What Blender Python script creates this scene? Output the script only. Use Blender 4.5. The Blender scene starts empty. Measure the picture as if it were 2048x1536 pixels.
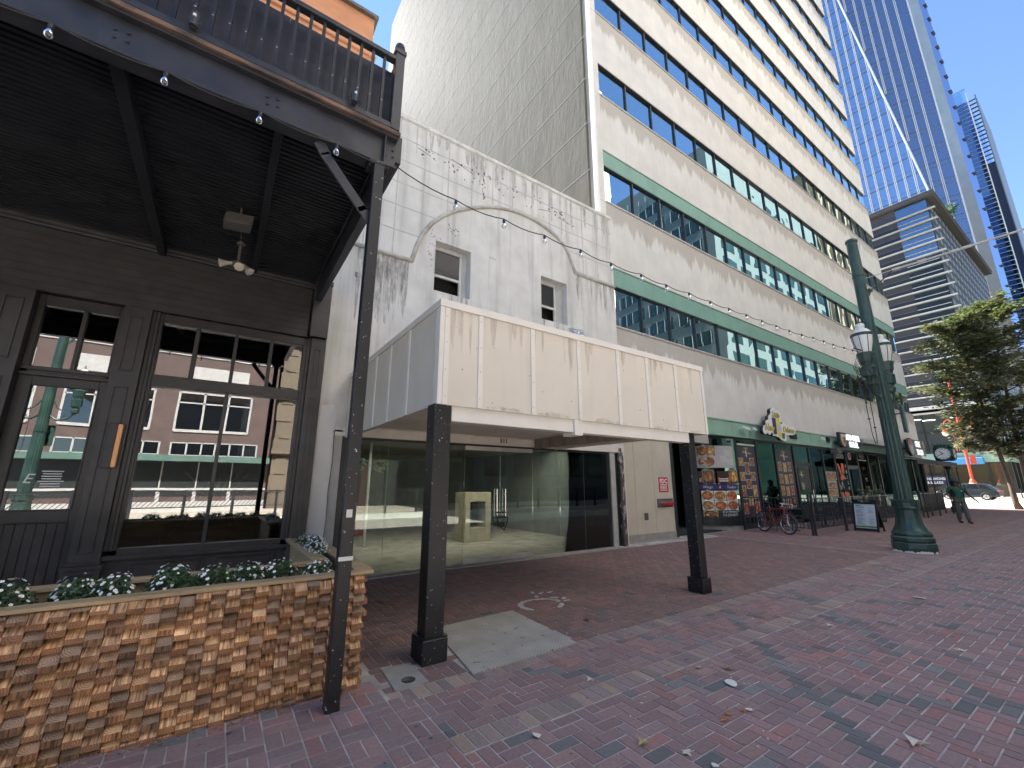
import bpy, math, random
from mathutils import Vector, Matrix
random.seed(11)
SC = bpy.context.scene
COL = SC.collection
PI = math.pi
ORG = {}
rnd = random.uniform

# ------------------------------------------------------------------ objects
def tag(o, label=None, cat=None, group=None, kind=None):
    if label: o['label'] = label
    if cat: o['category'] = cat
    if group: o['group'] = group
    if kind: o['kind'] = kind
    return o

def thing(name, label, cat, loc=(0, 0, 0), group=None, rotz=0):
    o = bpy.data.objects.new(name, None)
    COL.objects.link(o)
    o.location = loc
    o.rotation_euler = (0, 0, rotz)
    o.empty_display_size = .1
    ORG[o.name] = Vector(loc)
    return tag(o, label, cat, group)

def kids(o):
    return [c for c in bpy.data.objects if c.parent is o]

def dup(root, loc, rotz=0, label=None, scale=None):
    def cp(o, par):
        c = o.copy()
        COL.objects.link(c)
        c.parent = par
        for k in kids(o):
            cp(k, c)
        return c
    r = cp(root, None)
    r.location = loc
    r.rotation_euler = (0, 0, rotz)
    if scale: r.scale = scale
    if label: r['label'] = label
    return r

class MB:
    """collects faces; build() links them as one mesh object"""
    def __init__(s):
        s.v = []; s.f = []; s.mi = []; s.c = []; s.uv = []
    def face(s, pts, col=None, mi=0, uv=None):
        n = len(s.v)
        s.v.extend([tuple(p) for p in pts])
        s.f.append(tuple(range(n, n + len(pts))))
        s.mi.append(mi); s.c.append(col); s.uv.append(uv)
    def poly(s, verts, faces, col=None, mi=0):
        n = len(s.v)
        s.v.extend([tuple(p) for p in verts])
        for f in faces:
            s.f.append(tuple(i + n for i in f)); s.mi.append(mi); s.c.append(col); s.uv.append(None)
        return s
    def box(s, x0, x1, y0, y1, z0, z1, col=None, mi=0):
        v = [(x0, y0, z0), (x1, y0, z0), (x1, y1, z0), (x0, y1, z0), (x0, y0, z1), (x1, y0, z1), (x1, y1, z1), (x0, y1, z1)]
        return s.poly(v, [(0, 3, 2, 1), (4, 5, 6, 7), (0, 1, 5, 4), (1, 2, 6, 5), (2, 3, 7, 6), (3, 0, 4, 7)], col, mi)
    def obox(s, o, ux, uy, uz, col=None, mi=0):
        """box from corner o with edge vectors"""
        o, ux, uy, uz = Vector(o), Vector(ux), Vector(uy), Vector(uz)
        v = [o, o + ux, o + ux + uy, o + uy, o + uz, o + ux + uz, o + ux + uy + uz, o + uy + uz]
        return s.poly(v, [(0, 3, 2, 1), (4, 5, 6, 7), (0, 1, 5, 4), (1, 2, 6, 5), (2, 3, 7, 6), (3, 0, 4, 7)], col, mi)
    def bar(s, a, b, w, h=None, up=(0, 0, 1), col=None, mi=0):
        a, b = Vector(a), Vector(b)
        h = w if h is None else h
        d = (b - a).normalized()
        u = Vector(up)
        if abs(d.dot(u)) > .98: u = Vector((1, 0, 0))
        sd = d.cross(u).normalized(); u2 = sd.cross(d)
        return s.obox(a - sd * w / 2 - u2 * h / 2, b - a, sd * w, u2 * h, col, mi)
    def tube(s, pts, r, n=8, cap=True, col=None, mi=0):
        pts = [Vector(p) for p in pts]
        rs = r if isinstance(r, (list, tuple)) else [r] * len(pts)
        base = len(s.v); prev = None
        for i, p in enumerate(pts):
            d = (pts[min(i + 1, len(pts) - 1)] - pts[max(i - 1, 0)])
            d = d.normalized() if d.length > 1e-9 else Vector((0, 0, 1))
            if prev is None:
                u = Vector((0, 0, 1)) if abs(d.z) < .9 else Vector((1, 0, 0))
                a = d.cross(u).normalized()
            else:
                a = (prev - d * prev.dot(d)).normalized()
            prev = a
            b = d.cross(a)
            for k in range(n):
                t = 2 * PI * k / n
                s.v.append(tuple(p + (a * math.cos(t) + b * math.sin(t)) * rs[i]))
        for i in range(len(pts) - 1):
            for k in range(n):
                k2 = (k + 1) % n
                s.f.append((base + i * n + k, base + i * n + k2, base + (i + 1) * n + k2, base + (i + 1) * n + k))
                s.mi.append(mi); s.c.append(col); s.uv.append(None)
        if cap:
            for f in (tuple(base + k for k in reversed(range(n))), tuple(base + (len(pts) - 1) * n + k for k in range(n))):
                s.f.append(f); s.mi.append(mi); s.c.append(col); s.uv.append(None)
        return s
    def lathe(s, prof, cx, cy, n=24, col=None, mi=0, flute=0, fl=(0, 0)):
        base = len(s.v)
        for (r, z) in prof:
            for k in range(n):
                t = 2 * PI * k / n
                rr = r
                if flute and fl[0] <= z <= fl[1]: rr = r * (1 - flute * (k % 2))
                s.v.append((cx + rr * math.cos(t), cy + rr * math.sin(t), z))
        for i in range(len(prof) - 1):
            for k in range(n):
                k2 = (k + 1) % n
                s.f.append((base + i * n + k, base + i * n + k2, base + (i + 1) * n + k2, base + (i + 1) * n + k))
                s.mi.append(mi); s.c.append(col); s.uv.append(None)
        for f in (tuple(base + k for k in reversed(range(n))), tuple(base + (len(prof) - 1) * n + k for k in range(n))):
            s.f.append(f); s.mi.append(mi); s.c.append(col); s.uv.append(None)
        return s
    def prism(s, poly, o, ux, uy, un, d, col=None, mi=0, mi_front=None):
        """2-D polygon in the plane (ux,uy) extruded from o by d along un (front face = at +d)"""
        o, ux, uy, un = Vector(o), Vector(ux), Vector(uy), Vector(un)
        n = len(poly)
        A = [o + ux * p[0] + uy * p[1] for p in poly]
        B = [p + un * d for p in A]
        s.poly(A + B, [tuple(reversed(range(n)))] + [(i, (i + 1) % n, n + (i + 1) % n, n + i) for i in range(n)], col, mi)
        s.poly(B, [tuple(range(n))], col, mi if mi_front is None else mi_front)
        return s
    def disc(s, c, r, un, ux, n=16, d=.004, col=None, mi=0, ry=None):
        un, ux = Vector(un).normalized(), Vector(ux).normalized()
        uy = un.cross(ux)
        ry = ry or r
        return s.prism([(r * math.cos(2 * PI * k / n), ry * math.sin(2 * PI * k / n)) for k in range(n)], c, ux, uy, un, d, col, mi)
    def text(s, body, o, ux, uy, size, d=.004, off=0.0, shear=0, align='CENTER', col=None, mi=0, spacing=1.0, sx=1.0, bold=0):
        cu = bpy.data.curves.new('lettering', 'FONT')
        cu.body = body; cu.size = size; cu.shear = shear; cu.align_x = align
        cu.resolution_u = 2; cu.extrude = d / 2; cu.space_character = spacing; cu.offset = bold
        ob = bpy.data.objects.new('lettering', cu)
        me = ob.to_mesh()
        o, ux, uy = Vector(o), Vector(ux), Vector(uy)
        un = ux.cross(uy)
        s.poly([o + ux * v.co.x * sx + uy * v.co.y + un * (v.co.z + d / 2 + off) for v in me.vertices], [tuple(p.vertices) for p in me.polygons], col, mi)
        ob.to_mesh_clear()
        bpy.data.objects.remove(ob); bpy.data.curves.remove(cu)
        return s
    def build(s, name, mats, parent=None, smooth=False, bevel=0, seg=1, sharp=None):
        if not isinstance(mats, (list, tuple)): mats = [mats]
        off = ORG.get(parent.name, Vector((0, 0, 0))) if parent else Vector((0, 0, 0))
        me = bpy.data.meshes.new(name)
        me.from_pydata([(v[0] - off[0], v[1] - off[1], v[2] - off[2]) for v in s.v], [], s.f)
        for m in mats: me.materials.append(m)
        me.polygons.foreach_set('material_index', s.mi)
        if any(c is not None for c in s.c):
            at = me.color_attributes.new('Col', 'FLOAT_COLOR', 'CORNER')
            buf = []
            for f, c in zip(s.f, s.c):
                c = c or (1, 1, 1)
                buf.extend((c[0], c[1], c[2], 1.0) * len(f))
            at.data.foreach_set('color', buf)
        if any(u is not None for u in s.uv):
            ul = me.uv_layers.new(name='UVMap')
            buf = []
            for f, u in zip(s.f, s.uv):
                if u is None: buf.extend((0.0, 0.0) * len(f))
                else:
                    for p in u: buf.extend(p)
            ul.data.foreach_set('uv', buf)
        if smooth: me.polygons.foreach_set('use_smooth', [True] * len(me.polygons))
        me.update()
        o = bpy.data.objects.new(name, me)
        COL.objects.link(o)
        if parent:
            o.parent = parent
            ORG[o.name] = off
        if smooth and sharp:
            try: me.set_sharp_from_angle(angle=sharp)
            except Exception: pass
        if bevel:
            b = o.modifiers.new('bevel', 'BEVEL')
            b.width = bevel; b.segments = seg; b.limit_method = 'ANGLE'; b.angle_limit = .7
        return o

def structure(o):
    o['kind'] = 'structure'
    return o

# ------------------------------------------------------------------ materials
def lin(*c):
    return tuple((x / 255 / 12.92) if x / 255 <= .04045 else ((x / 255 + .055) / 1.055) ** 2.4 for x in c)

def newmat(name):
    m = bpy.data.materials.new(name)
    m.use_nodes = True
    n = m.node_tree.nodes
    b = n.get('Principled BSDF')
    return m, n, m.node_tree.links, b

def setin(b, **k):
    for key, v in k.items():
        b.inputs[key.replace('_', ' ')].default_value = v

def coords(n, l, kind='Object', scale=(1, 1, 1)):
    t = n.new('ShaderNodeTexCoord')
    mp = n.new('ShaderNodeMapping')
    mp.inputs['Scale'].default_value = scale
    l.new(t.outputs[kind], mp.inputs['Vector'])
    return mp.outputs['Vector']

def noise(n, l, vec, scale, detail=4, rough=.55, dist=0):
    t = n.new('ShaderNodeTexNoise')
    t.inputs['Scale'].default_value = scale
    t.inputs['Detail'].default_value = detail
    t.inputs['Roughness'].default_value = rough
    t.inputs['Distortion'].default_value = dist
    l.new(vec, t.inputs['Vector'])
    return t.outputs['Fac']

def ramp(n, l, fac, a, b, ca=(0, 0, 0), cb=(1, 1, 1)):
    r = n.new('ShaderNodeValToRGB')
    r.color_ramp.elements[0].position = a; r.color_ramp.elements[0].color = (*ca, 1)
    r.color_ramp.elements[1].position = b; r.color_ramp.elements[1].color = (*cb, 1)
    l.new(fac, r.inputs['Fac'])
    return r.outputs['Color']

def mix(n, l, fac, a, b, mode='MIX'):
    m = n.new('ShaderNodeMix')
    m.data_type = 'RGBA'; m.blend_type = mode
    for sock, v in ((m.inputs[0], fac), (m.inputs[6], a), (m.inputs[7], b)):
        if isinstance(v, (int, float)): sock.default_value = v
        elif isinstance(v, tuple): sock.default_value = (*v, 1)
        else: l.new(v, sock)
    return m.outputs[2]

def mathn(n, l, op, a, b=0.0, c=0.0):
    m = n.new('ShaderNodeMath'); m.operation = op
    for i, v in enumerate((a, b, c)):
        if isinstance(v, (int, float)): m.inputs[i].default_value = v
        else: l.new(v, m.inputs[i])
    return m.outputs[0]

def bumpn(n, l, b, h, strength, dist=.01):
    bn = n.new('ShaderNodeBump')
    bn.inputs['Strength'].default_value = strength
    bn.inputs['Distance'].default_value = dist
    l.new(h, bn.inputs['Height'])
    l.new(bn.outputs['Normal'], b.inputs['Normal'])

def pbr(name, col, rough=.6, metal=0, var=.15, scale=5, bump=0, bscale=60, stretch=(1, 1, 1), grime=None, chips=None, attr=False, spec=.5, bdist=.004):
    """painted / stone / metal surface: base colour with noise variation, optional grime streaks and paint chips"""
    m, n, l, b = newmat(name)
    vec = coords(n, l, 'Object', stretch)
    f = noise(n, l, vec, scale, 5)
    lo = tuple(max(0, c * (1 - var)) for c in col); hi = tuple(min(1, c * (1 + var)) for c in col)
    c = ramp(n, l, f, .3, .7, lo, hi)
    if attr:
        a = n.new('ShaderNodeAttribute'); a.attribute_name = 'Col'
        c = mix(n, l, 1.0, c, a.outputs['Color'], 'MULTIPLY')
    if grime:
        gcol, amt, gs, gsc, lo_, hi_ = grime
        g = noise(n, l, coords(n, l, 'Object', gs), gsc, 6, .6)
        g = ramp(n, l, g, lo_, hi_)
        c = mix(n, l, mathn(n, l, 'MULTIPLY', g, amt), c, gcol)
    if chips:
        ccol, csc, th = chips
        cn = noise(n, l, coords(n, l), csc, 3, .6)
        cm = ramp(n, l, cn, th, th + .015)
        c = mix(n, l, cm, c, ccol)
    l.new(c, b.inputs['Base Color'])
    rr = ramp(n, l, f, .3, .7, (rough * .85,) * 3, (min(1, rough * 1.12),) * 3)
    l.new(rr, b.inputs['Roughness'])
    b.inputs['Metallic'].default_value = metal
    b.inputs['Specular IOR Level'].default_value = spec
    if bump:
        h = noise(n, l, coords(n, l, 'Object', stretch), bscale, 4)
        bumpn(n, l, b, h, bump, bdist)
    return m

def glassmat(name, tint, ior=1.5, glossy=(1, 1, 1), rough=0.0, wob=0, wscale=1.5, extra=0.0):
    """window pane: tinted see-through plus fresnel mirror; wob = slight waviness of the pane"""
    m, n, l, b = newmat(name)
    n.remove(b)
    out = n.get('Material Output')
    tr = n.new('ShaderNodeBsdfTransparent'); tr.inputs['Color'].default_value = (*tint, 1)
    gl = n.new('ShaderNodeBsdfGlossy'); gl.inputs['Color'].default_value = (*glossy, 1); gl.inputs['Roughness'].default_value = rough
    fr = n.new('ShaderNodeFresnel'); fr.inputs['IOR'].default_value = ior
    fac = fr.outputs['Fac']
    if extra: fac = mathn(n, l, 'MINIMUM', mathn(n, l, 'ADD', fac, extra), 1.0)
    mx = n.new('ShaderNodeMixShader')
    l.new(fac, mx.inputs['Fac']); l.new(tr.outputs[0], mx.inputs[1]); l.new(gl.outputs[0], mx.inputs[2])
    if wob:
        h = noise(n, l, coords(n, l), wscale, 1, .4)
        bn = n.new('ShaderNodeBump'); bn.inputs['Strength'].default_value = wob; bn.inputs['Distance'].default_value = .02
        l.new(h, bn.inputs['Height']); l.new(bn.outputs['Normal'], gl.inputs['Normal'])
    l.new(mx.outputs[0], out.inputs['Surface'])
    return m

def mirrorglass(name, tint, rough=.02, wob=0.0, wscale=.4, body=(.01, .02, .025), ior=1.5, k=.55):
    """reflective coated curtain-wall glass: dark body + tinted mirror"""
    m, n, l, b = newmat(name)
    n.remove(b)
    out = n.get('Material Output')
    d = n.new('ShaderNodeBsdfDiffuse'); d.inputs['Color'].default_value = (*body, 1)
    gl = n.new('ShaderNodeBsdfGlossy'); gl.inputs['Color'].default_value = (*tint, 1); gl.inputs['Roughness'].default_value = rough
    lw = n.new('ShaderNodeFresnel'); lw.inputs['IOR'].default_value = ior
    fac = mathn(n, l, 'MINIMUM', mathn(n, l, 'ADD', lw.outputs['Fac'], k), 1.0)
    mx = n.new('ShaderNodeMixShader')
    l.new(fac, mx.inputs['Fac']); l.new(d.outputs[0], mx.inputs[1]); l.new(gl.outputs[0], mx.inputs[2])
    if wob:
        h = noise(n, l, coords(n, l), wscale, 1, .4)
        bn = n.new('ShaderNodeBump'); bn.inputs['Strength'].default_value = wob; bn.inputs['Distance'].default_value = .05
        l.new(h, bn.inputs['Height']); l.new(bn.outputs['Normal'], gl.inputs['Normal'])
    l.new(mx.outputs[0], out.inputs['Surface'])
    return m

def emit(name, col, k):
    m, n, l, b = newmat(name)
    setin(b, Base_Color=(*col, 1), Emission_Color=(*col, 1), Emission_Strength=k)
    return m

def attrmat(name, rough=.6, var=.12, scale=30, bump=0.0, bscale=80, spec=.4):
    return pbr(name, (1, 1, 1), rough, 0, var, scale, bump, bscale, attr=True, spec=spec)

M = {}
M['brick_paver'] = attrmat('brick_paver', .80, .28, 38, .5, 160, .25)
M['mortar'] = pbr('mortar', (.44, .40, .36), .9, 0, .45, 3.0, .4, 90)
M['asphalt'] = pbr('asphalt', (.10, .10, .10), .85, 0, .25, 2, .4, 120)
M['pale_paving'] = pbr('pale_paving', (.46, .41, .34), .8, 0, .2, .6, .2, 60)
M['black_paint'] = pbr('black_paint', (.048, .044, .045), .42, 0, .3, 4, .12, 25, grime=((.06, .056, .055), .5, (1, 1, .4), 3, .5, .8))
M['black_steel'] = pbr('black_steel', (.028, .028, .034), .38, 0, .3, 5, .15, 30, grime=((.07, .07, .075), .6, (1, 1, .6), 4, .55, .8))
M['black_chipped'] = pbr('black_chipped', (.010, .010, .012), .42, 0, .3, 5, .3, 40, chips=((.52, .52, .49), 36, .682))
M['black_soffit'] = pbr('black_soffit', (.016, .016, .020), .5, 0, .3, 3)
M['black_ply'] = pbr('black_ply', (.030, .030, .040), .6, 0, .4, 3, .3, 9, stretch=(1, 1, 4))
M['stucco'] = pbr('stucco', (.68, .66, .615), .85, 0, .13, 1.6, .35, 130, grime=((.33, .32, .295), .75, (2.6, 2.6, .16), 1.5, .48, .78))
M['stucco_joint'] = pbr('stucco_joint', (.52, .50, .465), .9, 0, .2, 5)
M['residue'] = pbr('residue', (.14, .12, .105), .9, 0, .5, 14)
M['moulding'] = pbr('moulding', (.50, .48, .43), .8, 0, .2, 4, .3, 60, grime=((.22, .2, .17), .6, (1, 1, 1), 3, .5, .7))
M['canopy_panel'] = pbr('canopy_panel', (.68, .625, .545), .8, 0, .05, 1.6, .3, 220, grime=((.50, .43, .35), .45, (3, 3, .35), 1.5, .55, .85))
M['canopy_trim'] = pbr('canopy_trim', (.75, .715, .66), .6, 0, .05, 4, .1, 60)
M['soffit_white'] = pbr('soffit_white', (.70, .64, .57), .7, 0, .12, 2, .2, 20)
M['old_wood'] = pbr('old_wood', (.24, .20, .18), .8, 0, .4, 6, .5, 30, stretch=(1, 1, .3))
M['worn_post'] = pbr('worn_post', (.07, .06, .055), .7, 0, .5, 7, .6, 30, grime=((.45, .42, .40), .9, (1, 1, .5), 9, .55, .62))
M['precast'] = None
M['side_wall'] = None
M['white_strip'] = pbr('white_strip', (.82, .81, .78), .5, 0, .05, 2)
M['green_band'] = pbr('green_band', (.20, .36, .29), .55, 0, .10, 1.2, .05, 30, grime=((.12, .2, .17), .5, (1, 1, .3), 2, .5, .8))
M['green_fascia'] = pbr('green_fascia', (.27, .44, .33), .5, 0, .08, 1.5, .05, 30)
M['beige_panel'] = pbr('beige_panel', (.56, .50, .40), .75, 0, .07, 1.3, .12, 80, grime=((.36, .32, .26), .5, (1, 1, .7), 1.6, .5, .85))
M['concrete'] = pbr('concrete', (.32, .30, .27), .9, 0, .2, 5, .4, 60)
M['floor_concrete'] = pbr('floor_concrete', (.44, .42, .36), .8, 0, .2, 2.5, .3, 30, grime=((.12, .11, .1), .7, (1, 1, 1), 2.2, .5, .7))
M['dark_room'] = pbr('dark_room', (.035, .036, .034), .9, 0, .3, 1)
M['empty_room'] = pbr('empty_room', (.22, .24, .22), .9, 0, .3, 1)
M['dark_frame'] = pbr('dark_frame', (.02, .024, .024), .4, 0, .2, 6)
M['frame_grey'] = pbr('frame_grey', (.44, .43, .41), .5, 0, .12, 5, .1, 40)
M['steel'] = pbr('steel', (.62, .61, .58), .42, .8, .08, 3)
M['plate_steel'] = None
M['sash'] = pbr('sash', (.62, .60, .55), .6, 0, .12, 6)
M['blind'] = pbr('blind', (.30, .24, .20), .8, 0, .25, 3)
M['cedar_cap'] = pbr('cedar_cap', (.40, .29, .16), .65, 0, .3, 9, .3, 30, stretch=(.25, 1.4, 1.4), grime=((.25, .22, .18), .6, (.3, 1, 1), 5, .5, .7))
M['orange_brick'] = None
M['leaf'] = None
M['petal'] = pbr('petal', (.85, .85, .84), .6, 0, .05, 30)
M['streak'] = None
M['opp_green'] = pbr('opp_green', (.085, .15, .125), .6, 0, .15, 2)
M['soil'] = pbr('soil', (.10, .06, .04), .95, 0, .4, 20, .5, 60)
M['bark'] = pbr('bark', (.13, .10, .075), .9, 0, .35, 9, .7, 30, stretch=(1, 1, .4))
M['lamp_green'] = pbr('lamp_green', (.024, .056, .046), .40, 0, .3, 3, .15, 25, grime=((.075, .12, .10), .6, (1, 1, .25), 3, .5, .75), chips=((.30, .33, .30), 12, .74))
M['milk_glass'] = pbr('milk_glass', (.70, .69, .66), .35, 0, .06, 4)
M['clear_bulb'] = glassmat('clear_bulb', (.92, .92, .90), 1.5, extra=.03)
M['cord_black'] = pbr('cord_black', (.015, .015, .015), .5, 0, .2, 9)
M['glass_store'] = glassmat('glass_store', (.84, .88, .84), 1.5, (.92, 1, .94), 0, .05, 1.0, extra=.04)
M['glass_black'] = glassmat('glass_black', (.55, .56, .55), 1.5, (1, 1, 1), 0, .04, 1.2, extra=.22)
M['glass_green'] = glassmat('glass_green', (.45, .58, .53), 1.5, (.70, .95, .85), 0, .10, .8, extra=.05)
M['tower_glass'] = mirrorglass('tower_glass', (.74, .92, 1.0), .0, .06, .55, (.006, .02, .03), 1.5, .66)
M['wavy_glass'] = mirrorglass('wavy_glass', (.74, .92, 1.0), .0, .22, .9, (.006, .02, .03), 1.5, .66)
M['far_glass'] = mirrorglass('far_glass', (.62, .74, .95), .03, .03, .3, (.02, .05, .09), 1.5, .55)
M['far_glass_dark'] = mirrorglass('far_glass_dark', (.50, .56, .74), .03, .03, .3, (.06, .08, .12), 1.5, .5)  # darker far_glass: the turned facet's dimmer sky reflection is put into the tint
M['white_metal'] = pbr('white_metal', (.78, .78, .77), .4, 0, .04, 2)
M['fin_metal'] = pbr('fin_metal', (.56, .57, .56), .5, 0, .08, 1)
M['louvre_dark'] = pbr('louvre_dark', (.085, .078, .085), .6, 0, .25, .3)
M['screen_dark'] = pbr('screen_dark', (.055, .048, .055), .5, 0, .15, .5)
M['screen_sky_tone'] = pbr('screen_sky_tone', (.26, .34, .41), .5, 0, .05, 1)  # pale blue stands in for bright sky behind the perforations
M['sign_black'] = pbr('sign_black', (.015, .015, .016), .4, 0, .2, 5)
M['sign_white'] = pbr('sign_white', (.80, .80, .78), .4, 0, .03, 5)
M['print'] = attrmat('print', .45, .08, 20)
M['red_paint'] = pbr('red_paint', (.42, .02, .035), .3, 0, .12, 8)
M['orange_red'] = pbr('orange_red', (.58, .085, .035), .4, 0, .15, 4)
M['rubber'] = pbr('rubber', (.03, .03, .03), .7, 0, .2, 12)
M['chrome'] = pbr('chrome', (.75, .75, .75), .18, 1, .05, 8)
M['awning'] = pbr('awning', (.022, .022, .028), .7, 0, .25, 2, .2, 60)
M['letter_white'] = emit('letter_white', (.85, .85, .83), .22)
M['bounce_white'] = pbr('bounce_white', (.84, .82, .77), .9, 0, .06, 2)
M['lit_strip'] = emit('lit_strip', (1, .93, .75), 1.2)
M['neon_red'] = emit('neon_red', (1, .08, .06), 1.6)
M['copper_glow'] = emit('copper_glow', (.62, .30, .12), .06)
M['skin'] = pbr('skin', (.10, .052, .034), .5, 0, .1, 9)
M['shirt'] = pbr('shirt', (.012, .10, .055), .75, 0, .3, 12, .3, 40)
M['trousers'] = pbr('trousers', (.095, .10, .085), .8, 0, .25, 12, .3, 40)
M['hat'] = pbr('hat', (.02, .045, .03), .7, 0, .2, 12)
M['car_paint'] = pbr('car_paint', (.035, .045, .055), .18, .3, .1, 2)
M['car_silver'] = pbr('car_silver', (.5, .51, .52), .25, .5, .06, 2)
M['car_glass'] = mirrorglass('car_glass', (.8, .85, .88), .02, 0, 1, (.01, .012, .015), 1.5, .15)
M['blue_pot'] = pbr('blue_pot', (.02, .04, .22), .25, 0, .3, 25, .5, 30)
M['terracotta'] = pbr('terracotta', (.36, .13, .07), .7, 0, .15, 6)
M['trash_bag'] = pbr('trash_bag', (.02, .02, .022), .22, 0, .3, 8, .8, 14)
M['stone_box'] = pbr('stone_box', (.40, .36, .27), .7, 0, .2, 5, .2, 30)
M['paper'] = pbr('paper', (.68, .67, .63), .7, 0, .05, 9)
M['dry_leaf'] = attrmat('dry_leaf', .7, .25, 60)
M['road_white'] = pbr('road_white', (.50, .48, .44), .8, 0, .3, 22)
M['red_plastic'] = pbr('red_plastic', (.5, .015, .03), .35, 0, .1, 8)
M['gunmetal'] = pbr('gunmetal', (.16, .15, .14), .45, .6, .2, 9)
M['speaker'] = pbr('speaker', (.10, .095, .09), .6, 0, .2, 20)
M['cream_lamp'] = pbr('cream_lamp', (.62, .56, .46), .5, 0, .1, 9)
M['rust_timber'] = pbr('rust_timber', (.16, .10, .07), .75, 0, .5, 5, .4, 20, stretch=(.3, 1, 1), grime=((.03, .03, .035), .9, (.6, 1, 1), 5, .45, .6))

def make_precast():
    m, n, l, b = newmat('precast')
    uv = coords(n, l, 'UV'); ob = coords(n, l, 'Object', (.9, .9, .12))
    sep = n.new('ShaderNodeSeparateXYZ'); l.new(uv, sep.inputs[0])
    f = noise(n, l, coords(n, l), 1.1, 6, .6)
    c = ramp(n, l, f, .3, .72, (.61, .585, .54), (.74, .715, .67))
    streak = ramp(n, l, noise(n, l, ob, 2.6, 5, .6), .5, .75)
    c = mix(n, l, mathn(n, l, 'MULTIPLY', streak, .35), c, (.60, .58, .55))
    # dirty washed zone hanging below each sill, with ragged drips
    cu = n.new('ShaderNodeCombineXYZ'); l.new(mathn(n, l, 'MULTIPLY', sep.outputs[0], 1.0), cu.inputs[0])
    d1 = noise(n, l, cu.outputs[0], 1.6, 6, .7)
    ln = mathn(n, l, 'MULTIPLY_ADD', d1, 3.4, -1.05)
    df = mathn(n, l, 'SUBTRACT', ln, sep.outputs[1])
    dm = ramp(n, l, mathn(n, l, 'MULTIPLY_ADD', df, 1.5, .5), .30, .62)
    c = mix(n, l, mathn(n, l, 'MULTIPLY', dm, .55), c, (.33, .285, .235))
    # panel joints
    fr = mathn(n, l, 'FRACT', mathn(n, l, 'DIVIDE', sep.outputs[0], .7665))
    jm = mathn(n, l, 'LESS_THAN', fr, .02)
    c = mix(n, l, mathn(n, l, 'MULTIPLY', jm, .22), c, (.2, .18, .15))
    l.new(c, b.inputs['Base Color'])
    setin(b, Roughness=.85)
    bumpn(n, l, b, noise(n, l, coords(n, l), 60, 3), .2, .004)
    return m
M['precast'] = make_precast()

def make_sidewall():
    m, n, l, b = newmat('side_wall')
    f = noise(n, l, coords(n, l, 'Object', (1, 1, .25)), 1.3, 6, .65)
    c = ramp(n, l, f, .3, .72, (.105, .092, .064), (.165, .148, .108))
    f2 = ramp(n, l, noise(n, l, coords(n, l, 'Object', (3, 3, .25)), 1.6, 5, .6), .55, .75)
    c = mix(n, l, mathn(n, l, 'MULTIPLY', f2, .45), c, (.19, .175, .135))
    l.new(c, b.inputs['Base Color'])
    setin(b, Roughness=.9)
    bumpn(n, l, b, noise(n, l, coords(n, l, 'Object', (1, 1, .3)), 5, 6, .7), .22, .04)
    return m
M['side_wall'] = make_sidewall()

def make_leaf():
    """leaf blade: diffuse front plus light shining through"""
    m, n, l, b = newmat('leaf')
    a = n.new('ShaderNodeAttribute'); a.attribute_name = 'Col'
    c = mix(n, l, 1.0, ramp(n, l, noise(n, l, coords(n, l), 9, 3), .3, .7, (.75, .75, .8), (1.25, 1.2, 1.25)), a.outputs['Color'], 'MULTIPLY')
    l.new(c, b.inputs['Base Color']); setin(b, Roughness=.5)
    tr = n.new('ShaderNodeBsdfTranslucent'); l.new(mix(n, l, 1.0, c, (1.3, 1.5, .7), 'MULTIPLY'), tr.inputs['Color'])
    mx = n.new('ShaderNodeMixShader'); mx.inputs['Fac'].default_value = .28
    l.new(b.outputs[0], mx.inputs[1]); l.new(tr.outputs[0], mx.inputs[2]); l.new(mx.outputs[0], n.get('Material Output').inputs['Surface'])
    return m
M['leaf'] = make_leaf()

def make_streak(name, col, a):
    """thin water-stain film: patchy see-through dirt"""
    m, n, l, b = newmat(name)
    setin(b, Base_Color=(*col, 1), Roughness=.9)
    tr = n.new('ShaderNodeBsdfTransparent'); mx = n.new('ShaderNodeMixShader')
    f = ramp(n, l, noise(n, l, coords(n, l, 'Object', (3, 3, .5)), 5, 5, .65), .35, .75)
    l.new(mathn(n, l, 'MULTIPLY', f, a), mx.inputs['Fac']); l.new(tr.outputs[0], mx.inputs[1]); l.new(b.outputs[0], mx.inputs[2])
    l.new(mx.outputs[0], n.get('Material Output').inputs['Surface'])
    return m
M['streak'] = make_streak('streak', (.26, .25, .23), .24)
M['streak_tan'] = make_streak('streak_tan', (.42, .35, .27), .16)

def make_plate():
    m, n, l, b = newmat('plate_steel')
    v = coords(n, l, 'Object', (1, 1, 1))
    ws = []
    for ang in (.785, -.785):
        mp = n.new('ShaderNodeMapping'); mp.inputs['Rotation'].default_value = (0, 0, ang)
        t = n.new('ShaderNodeTexCoord'); l.new(t.outputs['Object'], mp.inputs['Vector'])
        w = n.new('ShaderNodeTexWave'); w.inputs['Scale'].default_value = 11; l.new(mp.outputs[0], w.inputs['Vector'])
        ws.append(w.outputs['Fac'])
    h = ramp(n, l, mathn(n, l, 'MULTIPLY', ws[0], ws[1]), .35, .6)
    f = noise(n, l, v, 2.2, 6, .6)
    c = ramp(n, l, f, .35, .65, (.42, .385, .335), (.62, .59, .54))
    c = mix(n, l, .35, c, mix(n, l, h, (.14, .13, .12), (.50, .49, .47)))
    c = mix(n, l, ramp(n, l, noise(n, l, v, 14, 3), .66, .7), c, (.09, .07, .05))
    l.new(c, b.inputs['Base Color'])
    setin(b, Roughness=.5, Metallic=.08)
    bumpn(n, l, b, h, .7, .004)
    return m
M['plate_steel'] = make_plate()

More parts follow.
